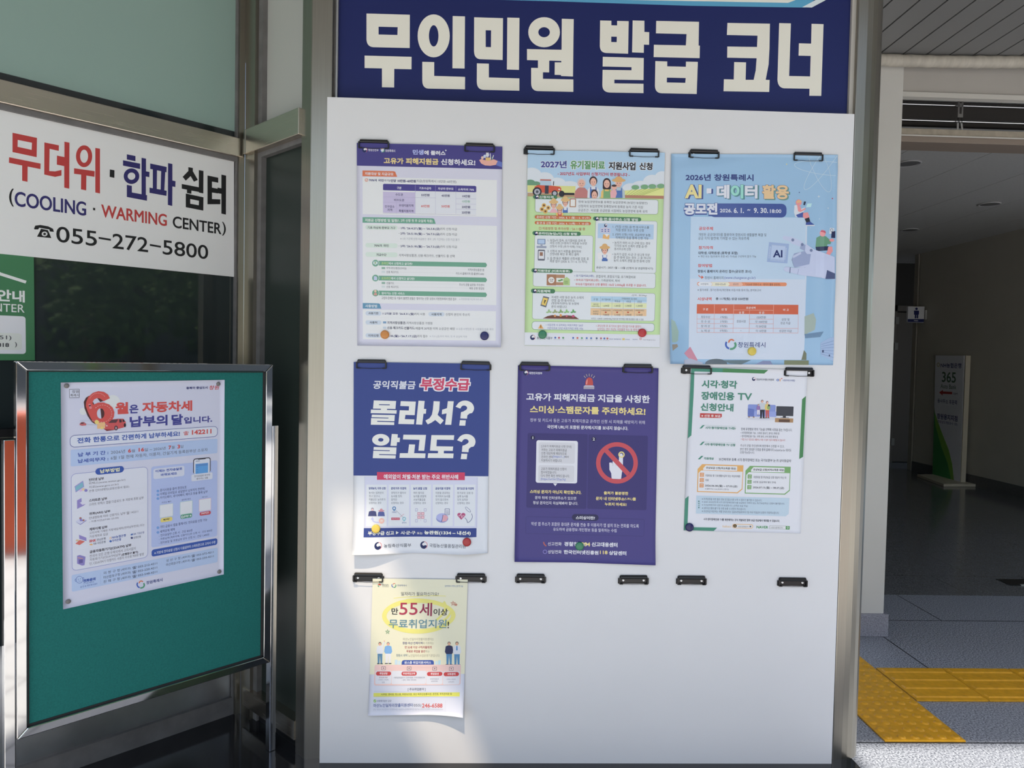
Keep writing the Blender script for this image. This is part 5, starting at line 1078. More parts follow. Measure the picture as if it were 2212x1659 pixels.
p.E(1362, 755, 82, 58, '7c84b8'); p.E(1362, 738, 80, 52, '9aa0cc'); p.P([(1362, 800), (1378, 708), (1420, 712), (1444, 740), (1420, 790)], 'c8929c'); p.L([(1356, 798), (1374, 706)], 6, '3c4064'); p.RB(1398, 622, 1464, 708, '46507c', 'd0d4dc', 6, 8); p.L([(1412, 652), (1450, 653)], 5, '46507c'); p.L([(1412, 670), (1450, 671)], 5, '46507c'); p.L([(1412, 688), (1450, 689)], 5, '46507c')
p.E(1596, 706, 28, 26, 'a84c74'); p.E(1650, 706, 28, 26, 'a84c74'); p.P([(1570, 716), (1676, 716), (1622, 772)], 'a84c74'); p.L([(1584, 718), (1604, 718), (1616, 694), (1630, 746), (1640, 718), (1664, 718)], 5, 'e4d8e0'); p.L(curve([(1682, 600), (1660, 620), (1730, 690), (1765, 690), (1780, 660), (1690, 600)], 20), 5, '5a5f88'); p.L(curve([(1762, 690), (1800, 760), (1750, 800), (1690, 840), (1680, 800), (1740, 810), (1670, 745)], 20), 6, '46507c')
p.L([(306, 188), (304, 884)], 3, '9aa0b4'); p.L([(1838, 204), (1830, 880)], 3, '9aa0b4')
p.R(298, 882, 1828, 1004, '2f4080'); p.T('부정수급 신고', 356, 922, 708, 976, 'e2e4d6', .035); p.P([(734, 926), (772, 946), (734, 970)], 'e2e4d6'); p.T('시·군·구', 798, 924, 998, 974, 'e2e4d6', .04); p.T('또는', 1018, 940, 1096, 972, 'e2e4d6', .02); p.T('농관원(1334 – 내선4)', 1118, 920, 1752, 980, 'e2e4d6', .04)
p.taegeuk(497, 1116, 50); p.T('농림축산식품부', 574, 1094, 940, 1142, '4a4e5a', .008, res=3); p.taegeuk(1114, 1116, 50); p.T('국립농산물품질관리원', 1188, 1094, 1684, 1144, '4a4e5a', .008, res=3)

# --- 5 violet smishing alert
def b5(u, v):
    e = 0.004*(1-v)+0.002*v+0.0012*math.sin(2*math.pi*(u*1.2+.1))*math.sin(math.pi*v)
    e += 0.011*max(0, v-0.78)**2/0.0484*abs(u-0.45)/0.55
    return e
p = p5 = Print('alert_poster', MAIN, [(1119, 789), (1422, 795.5), (1414, 1218.6), (1111, 1211.6)], b5, base='403a78', gloss=0.36, spec=0.3)
p.crop(1090, 760, .16275)
WH = 'dfe0e8'; YE = 'dac976'; DB = '342f68'
p.taegeuk(278, 278, 33); p.T('대한민국정부', 322, 264, 496, 296, WH, .025)
p.P([(1066, 440), (1066, 400), (1080, 360), (1100, 342), (1120, 337), (1142, 344), (1158, 362), (1168, 400), (1168, 442)], 'b2403c'); p.P([(1062, 442), (1172, 444), (1186, 458), (1184, 492), (1042, 490), (1044, 454)], 'b0aaba'); p.P([(1044, 456), (1186, 460), (1184, 492), (1042, 490)], '948e9c'); p.P([(1076, 430), (1082, 380), (1096, 358), (1092, 400), (1088, 430)], 'd8908a')
for a, b_ in (((1048, 318), (1068, 342)), ((1078, 296), (1090, 326)), ((1117, 290), (1117, 322)), ((1156, 298), (1144, 328)), ((1190, 320), (1168, 346))): p.L([a, b_], 6, 'b4a888')
p.T('고유가 피해지원금 지급을 사칭한', 286, 540, 1922, 642, WH, .036, res=3); p.T('스미싱·스팸문자를 주의하세요!', 334, 706, 1864, 806, YE, .036, res=3)
p.T('정부 및 카드사 등은 고유가 피해지원금 온라인 신청 시 피해를 예방하기 위해', 336, 874, 1856, 922, 'c9c8da'); p.T('국민께 URL이 포함된 문자메시지를 보내지 않습니다.', 560, 962, 1634, 1012, WH, .025)
p.R(305, 1070, 1080, 2078, DB, 20); p.R(1110, 1090, 1878, 2094, DB, 20)
p.E(372, 1132, 30, 30, '1e2040'); p.T('1', 367, 1116, 377, 1150, WH, .02); p.E(1178, 1152, 30, 30, '1e2040'); p.T('2', 1164, 1132, 1192, 1170, WH, .03)
p.R(420, 1164, 958, 1740, 'd6d8de', 28); p.P([(640, 1738), (694, 1740), (668, 1774)], 'd6d8de'); p.R(452, 1192, 926, 1478, 'bcbdc2', 26)
GB = '44464e'
for i, (t, x) in enumerate((('[고유가 피해지원금 신청 안내]', 880), ('귀하는 고유가 피해지원금', 820), ('신청 대상자에 해당되므로', 818))): p.T(t, 484, 1226+46*i, x, 1264+46*i, GB)
p.T('온라인 센터', 484, 1366, 634, 1402, GB); p.T('(https://...)', 636, 1364, 790, 1404, '4a64b0'); p.T('에서', 790, 1370, 844, 1402, GB); p.T('지원하시기 바랍니다.', 482, 1412, 758, 1450, GB)
p.crop(1090, 1000, .16275)
p.R(446, 18, 916, 246, 'bcbdc2', 26)
for i, (t, x) in enumerate((('고유가 피해지원금 신청이', 814), ('접수되었습니다.', 686), ('다시 한번 확인 부탁드립니다.', 858))): p.T(t, 478, 48+46*i, x, 86+46*i, GB)
p.T('(https://url.kr/25yp3q)', 476, 186, 806, 226, '4a64b0')
p.P([(1386, 40), (1384, -10), (1412, -14), (1424, 0), (1430, -30), (1468, -36), (1478, -20), (1490, -42), (1512, -40), (1514, -110), (1530, -132), (1556, -132), (1566, -100), (1564, 60), (1550, 130), (1540, 208), (1416, 202), (1410, 130), (1386, 80)], WH)
p.ring(1546, -118, 34, 34, 16, YE); 
for x in (1430, 1474): p.L([(x, -4), (x, 30)], 5, 'a8a8b8')
p.ring(1486, -8, 248, 246, 58, 'b8424c', 48); p.P([(1318, -155), (1356, -200), (1660, 120), (1618, 165)], 'b8424c')
p.T('스미싱 문자가 아닌지 확인합니다.', 334, 346, 1014, 394, YE, .035); p.T('문자 뒤에 인터넷주소가 있으면', 400, 430, 944, 472, WH, .012); p.T('정상 문자인지 의심해봐야 합니다.', 374, 496, 970, 540, WH, .012)
p.T('출처가 불분명한', 1312, 368, 1636, 412, YE, .035); p.T('문자 내 인터넷주소', 1206, 440, 1586, 486, YE, .035); p.T('(URL)', 1588, 452, 1692, 490, YE, .01); p.T('를', 1694, 450, 1738, 492, YE, .03); p.T('누르지 마세요!', 1324, 516, 1614, 560, YE, .035)
p.RB(280, 702, 1846, 968, '332e66', '3f3a78', 4, 24); p.R(890, 672, 1242, 764, '26274c', 44); p.T('스미싱이란?', 940, 696, 1194, 742, WH, .035)
p.T('악성 앱 주소가 포함된 휴대폰 문자를 전송 후 이용자가 앱 설치 또는 전화를 하도록', 350, 774, 1776, 824, 'ccccdc', .006); p.T('유도하여 금융정보·개인정보 등을 탈취하는 수법', 640, 850, 1480, 896, 'ccccdc', .006)
p.L(curve([(516, 1045), (514, 1070), (546, 1094)], 8), 14, 'b05648'); p.T('신고전화', 570, 1042, 752, 1090, WH, .012); p.T('경찰청 1394', 786, 1040, 1130, 1098, WH, .04); p.T('1394', 986, 1046, 1130, 1100, YE, .05); p.T('신고대응센터', 1150, 1044, 1492, 1104, WH, .04)
p.ring(532, 1172, 24, 24, 6, '8a84c8'); p.T('상담전화', 570, 1148, 752, 1196, WH, .012); p.T('한국인터넷진흥원', 780, 1148, 1240, 1204, WH, .04); p.T('118', 1258, 1156, 1360, 1204, YE, .05); p.T('상담센터', 1378, 1158, 1608, 1214, WH, .04)

# --- 6 white and green television notice
p = p6 = Print('television_notice', MAIN, [(1491.5, 793), (1743, 799), (1729, 1152), (1476.5, 1146)], mk_bulge(0.0035, wave=0.0006, ph=.5), base='c7c9cf')
p.crop(1450, 770, .15823)
TG = '3a806a'; TG2 = '3d7a48'
p.P([(268, 162), (560, 156), (1312, 184), (1258, 232), (310, 204), (302, 480), (270, 1070), (222, 1110)], TG); p.P([(700, 164), (1312, 186), (1258, 232), (690, 212)], TG2); p.P([(1778, 580), (1830, 536), (1792, 1362), (1740, 1392)], TG2)
p.T('시각·청각', 408, 318, 888, 426, '3f7d6a', .042, res=3); p.T('장애인용', 402, 474, 850, 586, '3f7d6a', .042, res=3); p.T('TV', 894, 494, 1088, 590, '3f7d6a', .042, res=3); p.T('신청안내', 394, 630, 838, 736, '3f7d6a', .042, res=3)
p.taegeuk(1116, 306, 25); p.T('방송미디어통신위원회', 1152, 296, 1390, 326, '5c6070', .01); p.ring(1446, 320, 14, 12, 8, '3d63a8'); p.P([(1470, 305), (1480, 300), (1482, 340), (1470, 335)], 'd08a3c'); p.E(1500, 300, 8, 8, 'c03c3c', 10); p.T('시청자미디어재단', 1512, 310, 1682, 338, '4a5a94', .01)
p.P([(388, 768), (682, 776), (682, 815), (660, 834), (386, 828)], 'b23c38'); p.T('※ 선정 후 보급', 404, 784, 664, 820, 'e8dcdc', .03)
p.E(1250, 838, 240, 26, 'b9bcc6'); p.R(1038, 648, 1412, 800, '7686c0', 16); p.P([(1036, 700), (1120, 715), (1122, 815), (1034, 812)], '5a6cac'); p.R(1120, 740, 1424, 820, '8492c8', 8); p.R(1040, 810, 1060, 826, '8a6848'); p.R(1104, 812, 1124, 828, '8a6848')
p.person(1232, 588, 250, '35303a', 'b0b6bc', '2c2e38', 'd8a890', 76); p.person(1300, 604, 232, '4a3038', 'c8b060', 'b85048', 'd8a890', 60); p.person(1178, 644, 150, '40303a', '8a6aa0', 'd8d4dc', 'd8a890', 44); p.E(1318, 690, 22, 30, '7a9a54'); p.E(1322, 662, 14, 14, '35303a')
p.R(1428, 674, 1656, 808, '33353c'); p.R(1434, 682, 1650, 798, '3e4048'); p.R(1516, 806, 1556, 830, '33353c'); p.R(1480, 826, 1598, 834, '33353c'); p.R(1408, 834, 1656, 896, 'a07c54'); p.R(1460, 850, 1608, 892, '5a4438')
for y, t, x1 in ((930, '시각·청각장애인용 TV란?', 868), (1156, '시각·청각장애인용 TV 신청', 860)):
    p.P([(380, y+46), (424, y), (452, y), (408, y+46)], TG); p.L([(448, y+3), (x1+4, y+16)], 3, '9ab0a8'); p.T(t, 458 if y < 1000 else 448, y+18, x1, y+52, '3f7d6a', .04)
TB = '585c66'
p.T('장애 유형별로 편의 기능을 선택해 시청을 돕는 TV입니다.', 940, 962, 1644, 1000, TB); p.T('• 시각장애인용 기능 : 스마트 돋보기, 포커스 확대 등', 936, 1016, 1468, 1050, TB); p.T('• 청각장애인용 기능 : 자막 분리, 수어 화면 확대 등', 936, 1062, 1448, 1096, TB); p.T('* 직접 수신 기준으로, 셋톱박스 이용 시 일부 기능이 제한될 수 있습니다', 934, 1108, 1546, 1138, 'b86a68')
p.T('주소지 관할 주민센터에 방문해서 신청할 수 있고,', 930, 1188, 1536, 1224, TB); p.T('본인 명의 휴대폰 인증을 통해 홈페이지 tv.kcmf.or.kr 에서도', 928, 1236, 1632, 1276, TB); p.T('신청가능합니다.', 926, 1284, 1126, 1316, TB)
p.crop(1450, 970, .15823)
p.P([(358, 132), (404, 86), (434, 86), (388, 132)], TG); p.T('지원대상', 440, 102, 574, 136, '3f7d6a', .04); p.T('보건복지부 등록 시각·청각장애인 또는 국가보훈부 눈·귀 상이등급자', 642, 110, 1630, 150, '4a4e58', .01)
for x0, y0, x1, y1, c, t, tx0, tx1 in ((348, 200, 974, 590, 'cf9a4c', '무상보급 신청(저소득층 대상)', 468, 872), (994, 222, 1624, 610, '6a9a5a', '유상보급 신청(비저소득층 대상)', 1106, 1534)):
    p.P([(x0, y1-12), (x0+8, y0+64), (x0+70, y0-2), (x1, y0+12), (x1-12, y1-48), (x1-78, y1+6)], c); p.P([(x0+12, y1-24), (x0+20, y0+120), (x0+56, y0+84), (x1-12, y0+100), (x1-22, y1-58), (x1-84, y1-8)], 'cbcdd1'); p.P([(x0+84, y0+52), (x0+118, y0+14), (x1-84, y0+26), (x1-86, y0+88), (x0+84, y0+80)], 'd3d4d6'); p.T(t, tx0, y0+32, tx1, y0+68, '30343c', .02)
    for k in range(3): p.R(x0+38-2*k, y0+114+73*k, x0+92-2*k, y0+172+73*k, c if x0 > 500 else 'cc8c54', 6); p.T(('신청', '자가', '신청')[k], x0+48-2*k, y0+122+73*k, x0+80-2*k, y0+140+73*k, 'd8d4cc', .01); p.T(('대상', '부담', '기간')[k], x0+48-2*k, y0+146+73*k, x0+80-2*k, y0+164+73*k, 'd8d4cc', .01)
p.T('지원대상 중 기초생활수급자 또는 차상위계층', 460, 336, 930, 368, TB, .01); p.T('무료', 460, 402, 504, 432, TB, .01); p.T('2026.06.08.(월) ~ 07.03.(금)', 456, 474, 892, 510, '44484e', .02); p.T('※ 홈페이지는 5.26.(화)부터 신청가능', 456, 524, 778, 550, TB)
p.T('지원대상 중 무상보급 신청 대상이 아닌 자', 1110, 356, 1562, 390, TB, .01); p.T('10만원 (입금계좌 별도 안내)', 1106, 426, 1420, 458, TB, .01); p.T('2026.07.13.(월) ~ 08.07.(금)', 1104, 498, 1532, 534, '44484e', .02)
p.P([(338, 628), (1608, 662), (1598, 880), (1556, 914), (332, 876)], 'a8bcc9')
for k, t in enumerate('확인사항'): p.T(t, 360, 698+28*k, 384, 718+28*k, '3d7a72', .03)
for i, (t, x) in enumerate((('※ 자격검증을 위한 필수 정보 및 필요서류 누락 시 접수가 불가할 수 있습니다.', 1228), ('※ 2020~2025년도에 시각·청각장애인용TV를 보급받은 이력이 있는 자(기보급자)는 신청이 불가합니다.', 1542), ('※ 우선순위에 따라 선정 후 보급합니다. (선착순 보급 아님)', 1036), ('※ 3회이상 통화 불가 및 수령 보류 시 선정이 취소됩니다.', 1010), ('※ 유상보급 대상자는 개별 안내드리는 입금요청일로부터 7일 이내 미입금시 선정이 자동취소됩니다.', 1466))): p.T(t, 414, 658+42*i, x, 690+42*i, '6a7482')
p.T('시각·청각장애인용 TV를 재판매하는 것이 적발되면 향후 보급 대상에서 제외될 수 있습니다.', 436, 936, 1476, 970, '4a4e58', .015)
p.T('kakao', 696, 1034, 808, 1066, 'd3b88c', .02); p.R(828, 1018, 1110, 1084, 'd0a050', 32); p.R(836, 1026, 1102, 1076, 'd3d5d8', 26); p.E(864, 1046, 26, 22, '38302a'); p.T('Ch', 852, 1038, 876, 1054, 'd8b44c', .02); p.T('시청각장애인TV', 904, 1042, 1050, 1066, TB); p.E(1074, 1054, 12, 12, '50545c', 12)
p.T('NAVER', 1158, 1044, 1318, 1080, '3c8a4c', .04); p.RB(1338, 1040, 1560, 1094, '8a9088', 'd0d2d4', 4); p.T('시청각장애인TV', 1350, 1056, 1520, 1080, TB); p.R(1560, 1048, 1610, 1096, '3f8a44'); p.ring(1586, 1070, 11, 11, 5, 'd8dcd8')
p.P([(186, 672), (234, 634), (218, 1062), (622, 1070), (576, 1116), (168, 1104)], TG)

# --- 7 small yellow job notice
def b7(u, v):
    e = 0.0045*(1-v)+0.0022*v
    e += 0.012*max(0, v-0.6)**2/0.16*(1-0.2*u)
    q = max(0, (u-0.55)/0.45)*max(0, (v-0.80)/0.20)
    e += 0.022*q*q+0.0015*math.sin(math.pi*v)*math.sin(math.pi*u)
    return e
p = p7 = Print('job_notice', MAIN, [(805.7, 1248.5), (1010.5, 1251), (1001, 1538.5), (796.5, 1541)], b7, base='c9cdda')
p.crop(740, 1220, .15823)
p.R(410, 180, 1716, 1480, 'cccaae')
p.E(508, 272, 27, 26, 'c0c4bc'); p.P([(482, 262), (508, 246), (534, 262), (520, 278), (495, 270)], 'c0603c'); p.P([(482, 276), (500, 272), (505, 298), (490, 292)], '4a8a5c'); p.T('경상남도', 546, 256, 636, 280, '50525c', .015); p.T('GYEONGNAM', 546, 286, 636, 296, '50525c'); p.swirl(706, 274, 30); p.T('창원특례시', 752, 262, 882, 286, '56688c', .01)
p.T('일자리에서 시작하는 활기찬 오늘', 1400, 268, 1644, 296, '4a6a9c')
p.T('일자리가 필요하신가요?', 804, 362, 1320, 412, '44464c', .004); p.L(curve([(706, 448), (900, 425), (1200, 405), (1412, 420)], 14), 9, 'cfc860')
oc = 'd3cd62'
p.ring(1030, 690, 455, 208, 62, oc, 60, 20, 275); p.ring(1010, 680, 505, 200, 58, oc, 40, -105, 35); p.L(curve([(1390, 500), (1440, 560), (1400, 660), (1290, 740)], 12), 30, oc); p.L(curve([(1480, 640), (1440, 720), (1380, 750)], 8), 30, oc)
p.T('만', 672, 580, 764, 668, '28282c', .02, res=3); p.T('55', 780, 508, 1028, 672, 'a0304a', .008, res=5); p.T('세', 1052, 508, 1224, 690, '8a2848', .014, res=4); p.T('이상', 1246, 588, 1438, 680, '28282c', .015, res=3)
p.T('무료취업지원', 636, 732, 1422, 852, '4c7c8c', .01, res=4); p.T('!', 1436, 764, 1456, 856, '28282c', .01)
def star(cx, cy, r, c):
    q = [(cx+r*math.cos(R(-90+144*k)), cy+r*math.sin(R(-90+144*k))) for k in range(6)]; p.L(q, 4, c)
star(620, 904, 32, '5a8a5c'); star(1512, 518, 34, 'b05a44'); star(1550, 536, 20, 'b05a44')
p.crop(740, 1370, .15823)
p.T('마산노인일자리창출지원센터는', 832, 38, 1250, 74, '8c8a78'); p.T('창원·마산·진해지역', 826, 92, 1096, 128, '4a4a78', .02); p.T('에 거주하는', 1100, 94, 1250, 128, '8c8a78'); p.T('만 55세 이상 구직자들에게', 856, 148, 1220, 186, 'a04048', .02); p.T('무료로 취업을 알선', 878, 204, 1132, 240, 'a04048', .02); p.T('하는', 1136, 206, 1194, 240, '8c8a78'); p.T('창원시 위탁', 738, 260, 892, 296, '4a6a80', .01); p.T('노인일자리사업운영기관입니다.', 904, 262, 1332, 300, '8c8a78')
p.person(515, 98, 300, '3a3438', 'd3d8e0', '4a7a9c', 'd8a088', 80); p.person(628, 98, 296, '6a6870', '6a9ccc', 'd6d6da', 'd8a088', 90); p.person(1458, 92, 318, '6a6460', '2f3454', '4a80a8', 'c89878', 92); p.person(1564, 92, 322, '5a5450', 'd3d8e0', '4a80a8', 'c89878', 90); p.P([(1555, 150), (1570, 150), (1574, 205), (1562, 214), (1552, 205)], '4a80b0'); p.L([(545, 170), (576, 92)], 18, 'd3d8e0'); p.E(576, 84, 9, 10, 'd8a088', 8)
p.R(720, 338, 755, 405, 'b0c8d6'); p.R(764, 350, 796, 405, 'b9d0d8'); p.R(1272, 356, 1300, 410, 'b9d0d8'); p.R(1310, 345, 1342, 410, 'a9cdd8')
p.R(442, 408, 1610, 678, 'd3b3ae', 24); p.R(814, 342, 1250, 440, '37529c', 36); p.R(814, 404, 1250, 440, 'd3b3ae'); p.T('원스톱 취업지원서비스', 850, 356, 1214, 394, 'e4e8f0', .03)
for x0, x1, t, y, bx0, bx1 in ((456, 670, '취업상담', 488, 462, 668), (680, 1144, '무료취업교육', 488, 812, 1018), (1152, 1366, '취업알선', 492, 1160, 1366), (1378, 1596, '사후관리', 496, 1386, 1590)):
    p.R(x0, y, x1, y+176, 'd6d9e2', 20); p.R(bx0, y+10, bx1, y+64, 'b83c3e', 26); p.T(t, (bx0+bx1)/2-(84 if len(t) > 4 else 55), y+20, (bx0+bx1)/2+(84 if len(t) > 4 else 55), y+52, 'e8dce0', .03)
    cx = (bx0+bx1)/2; p.RB(cx-28, y-60, cx+28, y-10, '6a5860', 'd3bab6', 5, 6); p.E(cx, y-36, 10, 10, '8a6470', 10)
SM = '74788a'
p.T('만 55세 이상', 506, 568, 620, 588, '8a5a68', .01); p.T('구직자 / 구인처', 494, 600, 632, 620, SM); p.T('상담', 542, 632, 582, 652, SM); p.T('• 재취업면접클리닉, 컴퓨터활용, 스마트폰활용교육', 700, 568, 1130, 592, SM); p.T('• 경비 / 미화, 직무교육', 816, 600, 1012, 622, SM); p.T('무료취업알선', 1202, 588, 1318, 608, SM); p.T('(동행면접)', 1214, 620, 1304, 640, SM); p.T('구직자, 취업자', 1422, 594, 1546, 614, SM); p.T('사후관리', 1446, 628, 1524, 648, SM)
p.T('[ 주요취업분야 ]', 898, 718, 1140, 760, '4a4e60', .01); p.L([(432, 766), (1600, 780)], 3, 'a0a4b4'); p.R(430, 786, 1600, 828, 'c9c93c'); p.T('사무원, 경비원, 청소원, 주방보조원, 생산·제조단순종사원, 운전원, 주차관리원 등', 532, 790, 1496, 820, '5c5c30', .005); p.L([(432, 830), (1598, 842)], 3, 'a0a4b4')
p.E(449, 890, 20, 20, '7aa850'); p.L([(440, 890), (447, 898), (460, 880)], 5, 'e4ecd8'); p.T('사회복지법인 금강', 476, 876, 676, 906, SM, .01); p.T('마산노인일자리창출지원센터', 430, 926, 966, 972, '3c5490', .015); p.T('055)', 980, 930, 1082, 972, '4a5064'); p.T('246-6588', 1092, 924, 1370, 978, 'c0504c', .03); p.T('경남 창원시 마산합포구 문화북 4길 19(금강노인종합복지관 내) Fax. 055)713-6588 / www.masanj.com', 428, 990, 1378, 1018, 'a0a4b4')
p.L([(1412, 884), (1408, 1020)], 3, 'b0b4c4')
# ---------------------------------------------------------------- tax notice on the green stand
STF = STAND.off(-0.010)
p = pt = Print('tax_notice', STF, [(130.8, 826.3), (484.7, 820.6), (482.8, 1240.5), (136, 1316)], lambda u, v: 0.0016+0.0008*math.sin(math.pi*v)*math.sin(5*u), base='b5b8ca', gain=0.98)
p.crop(120, 800, .17179)
PN = '3d3f86'; PR = 'bf4440'
p.RB(170, 238, 300, 343, '54565f', 'b8bccc', 5); p.T('창원', 205, 250, 292, 288, '54565f', .01); p.T('특례시', 184, 298, 292, 332, '54565f', .01); p.L([(172, 356), (298, 352)], 3, '70747f')
p.T('동북아 중심도시', 1642, 206, 1910, 240, '3a3f70', .045); p.T('창원', 1926, 192, 2056, 246, 'b8484c', .02, it=.15)
p.E(715, 400, 95, 90, 'c0c4c4'); p.E(345, 518, 46, 46, 'c0c4c4')
p.P([(352, 400), (380, 345), (420, 320), (480, 420), (520, 640), (500, 682), (450, 650), (400, 575), (362, 480)], '4a2c2c'); p.P([(560, 480), (640, 490), (662, 540), (640, 590), (575, 612)], '4a2c2c'); p.P([(470, 360), (560, 335), (620, 380), (560, 400), (520, 350)], '4a2c2c')
p.P([(682, 352), (655, 305), (605, 272), (535, 262), (465, 285), (410, 335), (382, 400), (378, 450), (400, 515), (430, 585), (465, 645), (500, 668), (560, 680), (640, 675), (700, 640), (730, 590), (738, 530), (715, 470), (670, 430), (600, 405), (530, 408), (476, 432), (464, 420), (464, 398), (482, 368), (520, 350), (556, 356), (580, 372), (600, 390)], 'bf4641', [ell(564, 545, 48, 66, 24)])
def dash(pts, col, w):
    for i in range(0, len(pts)-1, 2): p.L([pts[i], pts[i+1]], w, col)
dash(arcpts(530, 400, 112, 112, 205, 325, 22), 'd8c4c4', 4); dash(arcpts(588, 545, 115, 108, -140, 140, 36), 'd8c4c4', 4)
p.P([(408, 425), (436, 420), (456, 480), (426, 490)], 'c87078'); p.P([(414, 442), (438, 436), (442, 450), (418, 456)], '4a2c34')
p.P([(600, 735), (606, 700), (655, 665), (700, 622), (780, 612), (850, 612), (878, 650), (880, 700), (850, 722), (760, 745), (640, 762)], 'ba4a4c'); p.P([(658, 664), (702, 624), (784, 620), (760, 660)], '54363c'); p.P([(795, 620), (826, 620), (830, 655), (800, 660)], '3c2e34'); p.P([(838, 620), (858, 622), (868, 648), (840, 652)], '3c2e34'); p.E(757, 728, 22, 30, '33262c'); p.E(757, 728, 12, 18, '9a8088'); p.E(868, 692, 14, 26, '33262c'); p.E(640, 700, 14, 8, 'd8b0b0'); p.P([(606, 742), (745, 752), (640, 766)], '7a3034')
p.P([(298, 688), (305, 668), (325, 655), (355, 655), (385, 680), (380, 695), (330, 700)], 'b0585c'); p.R(314, 660, 350, 674, '54363c'); p.L([(300, 636), (520, 640)], 4, 'a0a4b4'); p.L([(390, 685), (520, 690)], 4, 'a0a4b4')
p.R(520, 660, 620, 732, 'd0a46c', 4); p.E(514, 652, 27, 27, 'd0bc60'); p.E(578, 728, 18, 16, 'd0bc60')
p.T('월', 752, 406, 914, 556, PR, .042, res=3); p.T('은', 926, 436, 1040, 546, PN, .038, res=3); p.T('자동차세', 1088, 402, 1716, 540, PR, .042, res=3); p.T('납부의', 930, 584, 1406, 722, PN, .042, res=3); p.T('달', 1456, 558, 1600, 694, PN, .042, res=3); p.T('입니다.', 1612, 592, 1966, 676, PN, .042, res=3)
p.RB(176, 822, 2037, 838, '4a5490', 'bcc1cd', 6, 68); p.T('전화 한통으로 간편하게 납부하세요!', 270, 852, 1560, 924, '3454a0', .034, res=3); p.T('☎', 1606, 770, 1672, 822, PR, .01); p.T('142211', 1712, 756, 1958, 814, PR, .05, res=3)
p.R(186, 1005, 2033, 1045, 'a3b9dc', 20)
p.T('납 부 기 간 :', 280, 1040, 662, 1092, '3a52a0', .035); p.T('2026년', 692, 1012, 870, 1058, '5c6070'); p.T('6', 908, 992, 948, 1040, PR, .05); p.T('월', 952, 998, 996, 1036, '5c6070'); p.T('16', 1042, 980, 1112, 1028, PR, .05); p.T('일 ~ 2026년', 1116, 984, 1380, 1024, '5c6070'); p.T('7', 1418, 952, 1452, 998, PR, .05); p.T('월', 1456, 954, 1494, 992, '5c6070'); p.T('3', 1530, 940, 1564, 988, PR, .05); p.T('일', 1568, 944, 1604, 982, '5c6070')
p.T('납세의무자 :', 278, 1122, 662, 1172, '3a52a0', .035); p.T('6월 1일 현재 자동차, 이륜차, 건설기계 등록원부상 소유자', 692, 1084, 1910, 1132, '5c6070')
p.crop(120, 990, .10249)
p.RB(322, 338, 1945, 2087, '8088ba', 'bec2cd', 9, 110); p.R(835, 222, 1435, 300, '2f4f9c', 80); p.T('납부방법', 932, 240, 1345, 324, 'd0d0a8', .035)
TK = '45434c'; TL_ = '6a6870'
p.T('인터넷 납부', 695, 432, 1015, 494, TK, .03); p.T('위택스(www.wetax.go.kr)', 695, 512, 1465, 572, TL_); p.T('지로(www.giro.or.kr)', 700, 592, 1322, 652, TL_); p.T('은행 인터넷뱅킹(공동인증서 필요)', 700, 672, 1545, 732, TL_); p.dots(385, 805, 1865, 628, 60, '9a9cb0', 5)
p.T('스마트폰 납부', 700, 868, 1082, 930, TK, .03); p.T('스마트 위택스 앱을 다운로드 후 지방세 조회 납부', 700, 952, 1850, 1012, TL_); p.dots(380, 1135, 1880, 932, 60, '9a9cb0', 5)
p.T('전화(ARS) 납부', 705, 1150, 1150, 1212, TK, .03); p.T('안내멘트에 따라 신용카드 납부 ☎ 142211', 700, 1238, 1735, 1302, TL_); p.T('- 이용시간(07:00~23:30)', 705, 1322, 1325, 1372, TL_); p.dots(400, 1468, 1880, 1245, 60, '9a9cb0', 5)
p.T('계좌이체 납부', 705, 1474, 1088, 1536, TK, .03); p.T('고지서에 기재된 지방세입계좌(전자납부번호) 또는', 708, 1556, 1870, 1616, TL_); p.T('가상계좌로 입금', 708, 1632, 1100, 1686, TL_)
p.P([(396, 600), (575, 478), (598, 605), (420, 728)], '8c84bc'); p.P([(412, 612), (565, 508), (582, 600), (425, 700)], '6aa4b4'); p.P([(485, 690), (560, 640), (610, 660), (520, 712)], 'c0a4cc'); p.E(578, 665, 36, 24, 'd0b48c', 12); p.E(634, 684, 34, 30, '7a74b4', 12)
p.P([(448, 895), (540, 845), (545, 920), (510, 950), (630, 968), (590, 1002), (450, 1075)], '8278b4'); p.P([(500, 935), (630, 968), (560, 990)], 'c8c4d8')
p.P([(416, 1340), (510, 1270), (645, 1300), (560, 1390), (520, 1392)], 'c0c4dc'); p.P([(416, 1345), (520, 1395), (645, 1305), (645, 1320), (520, 1408)], '6f6ab0'); p.E(520, 1268, 26, 22, '9a6c68', 12); p.E(582, 1312, 26, 20, '9a6c68', 12); p.P([(500, 1285), (540, 1280), (575, 1330), (510, 1330)], '7a74b4')
p.crop(120, 1130, .17179)
p.P([(292, 150), (384, 186), (386, 228), (296, 200)], '8278b4'); p.P([(246, 262), (300, 215), (368, 232), (300, 278)], 'c06058'); p.E(270, 220, 20, 12, 'c0a880', 10); p.P([(268, 412), (302, 402), (374, 424), (362, 530), (330, 535), (268, 510)], '7c74b0'); p.L([(278, 436), (340, 448)], 10, 'c08a7c'); p.R(290, 462, 340, 500, '5c5490')
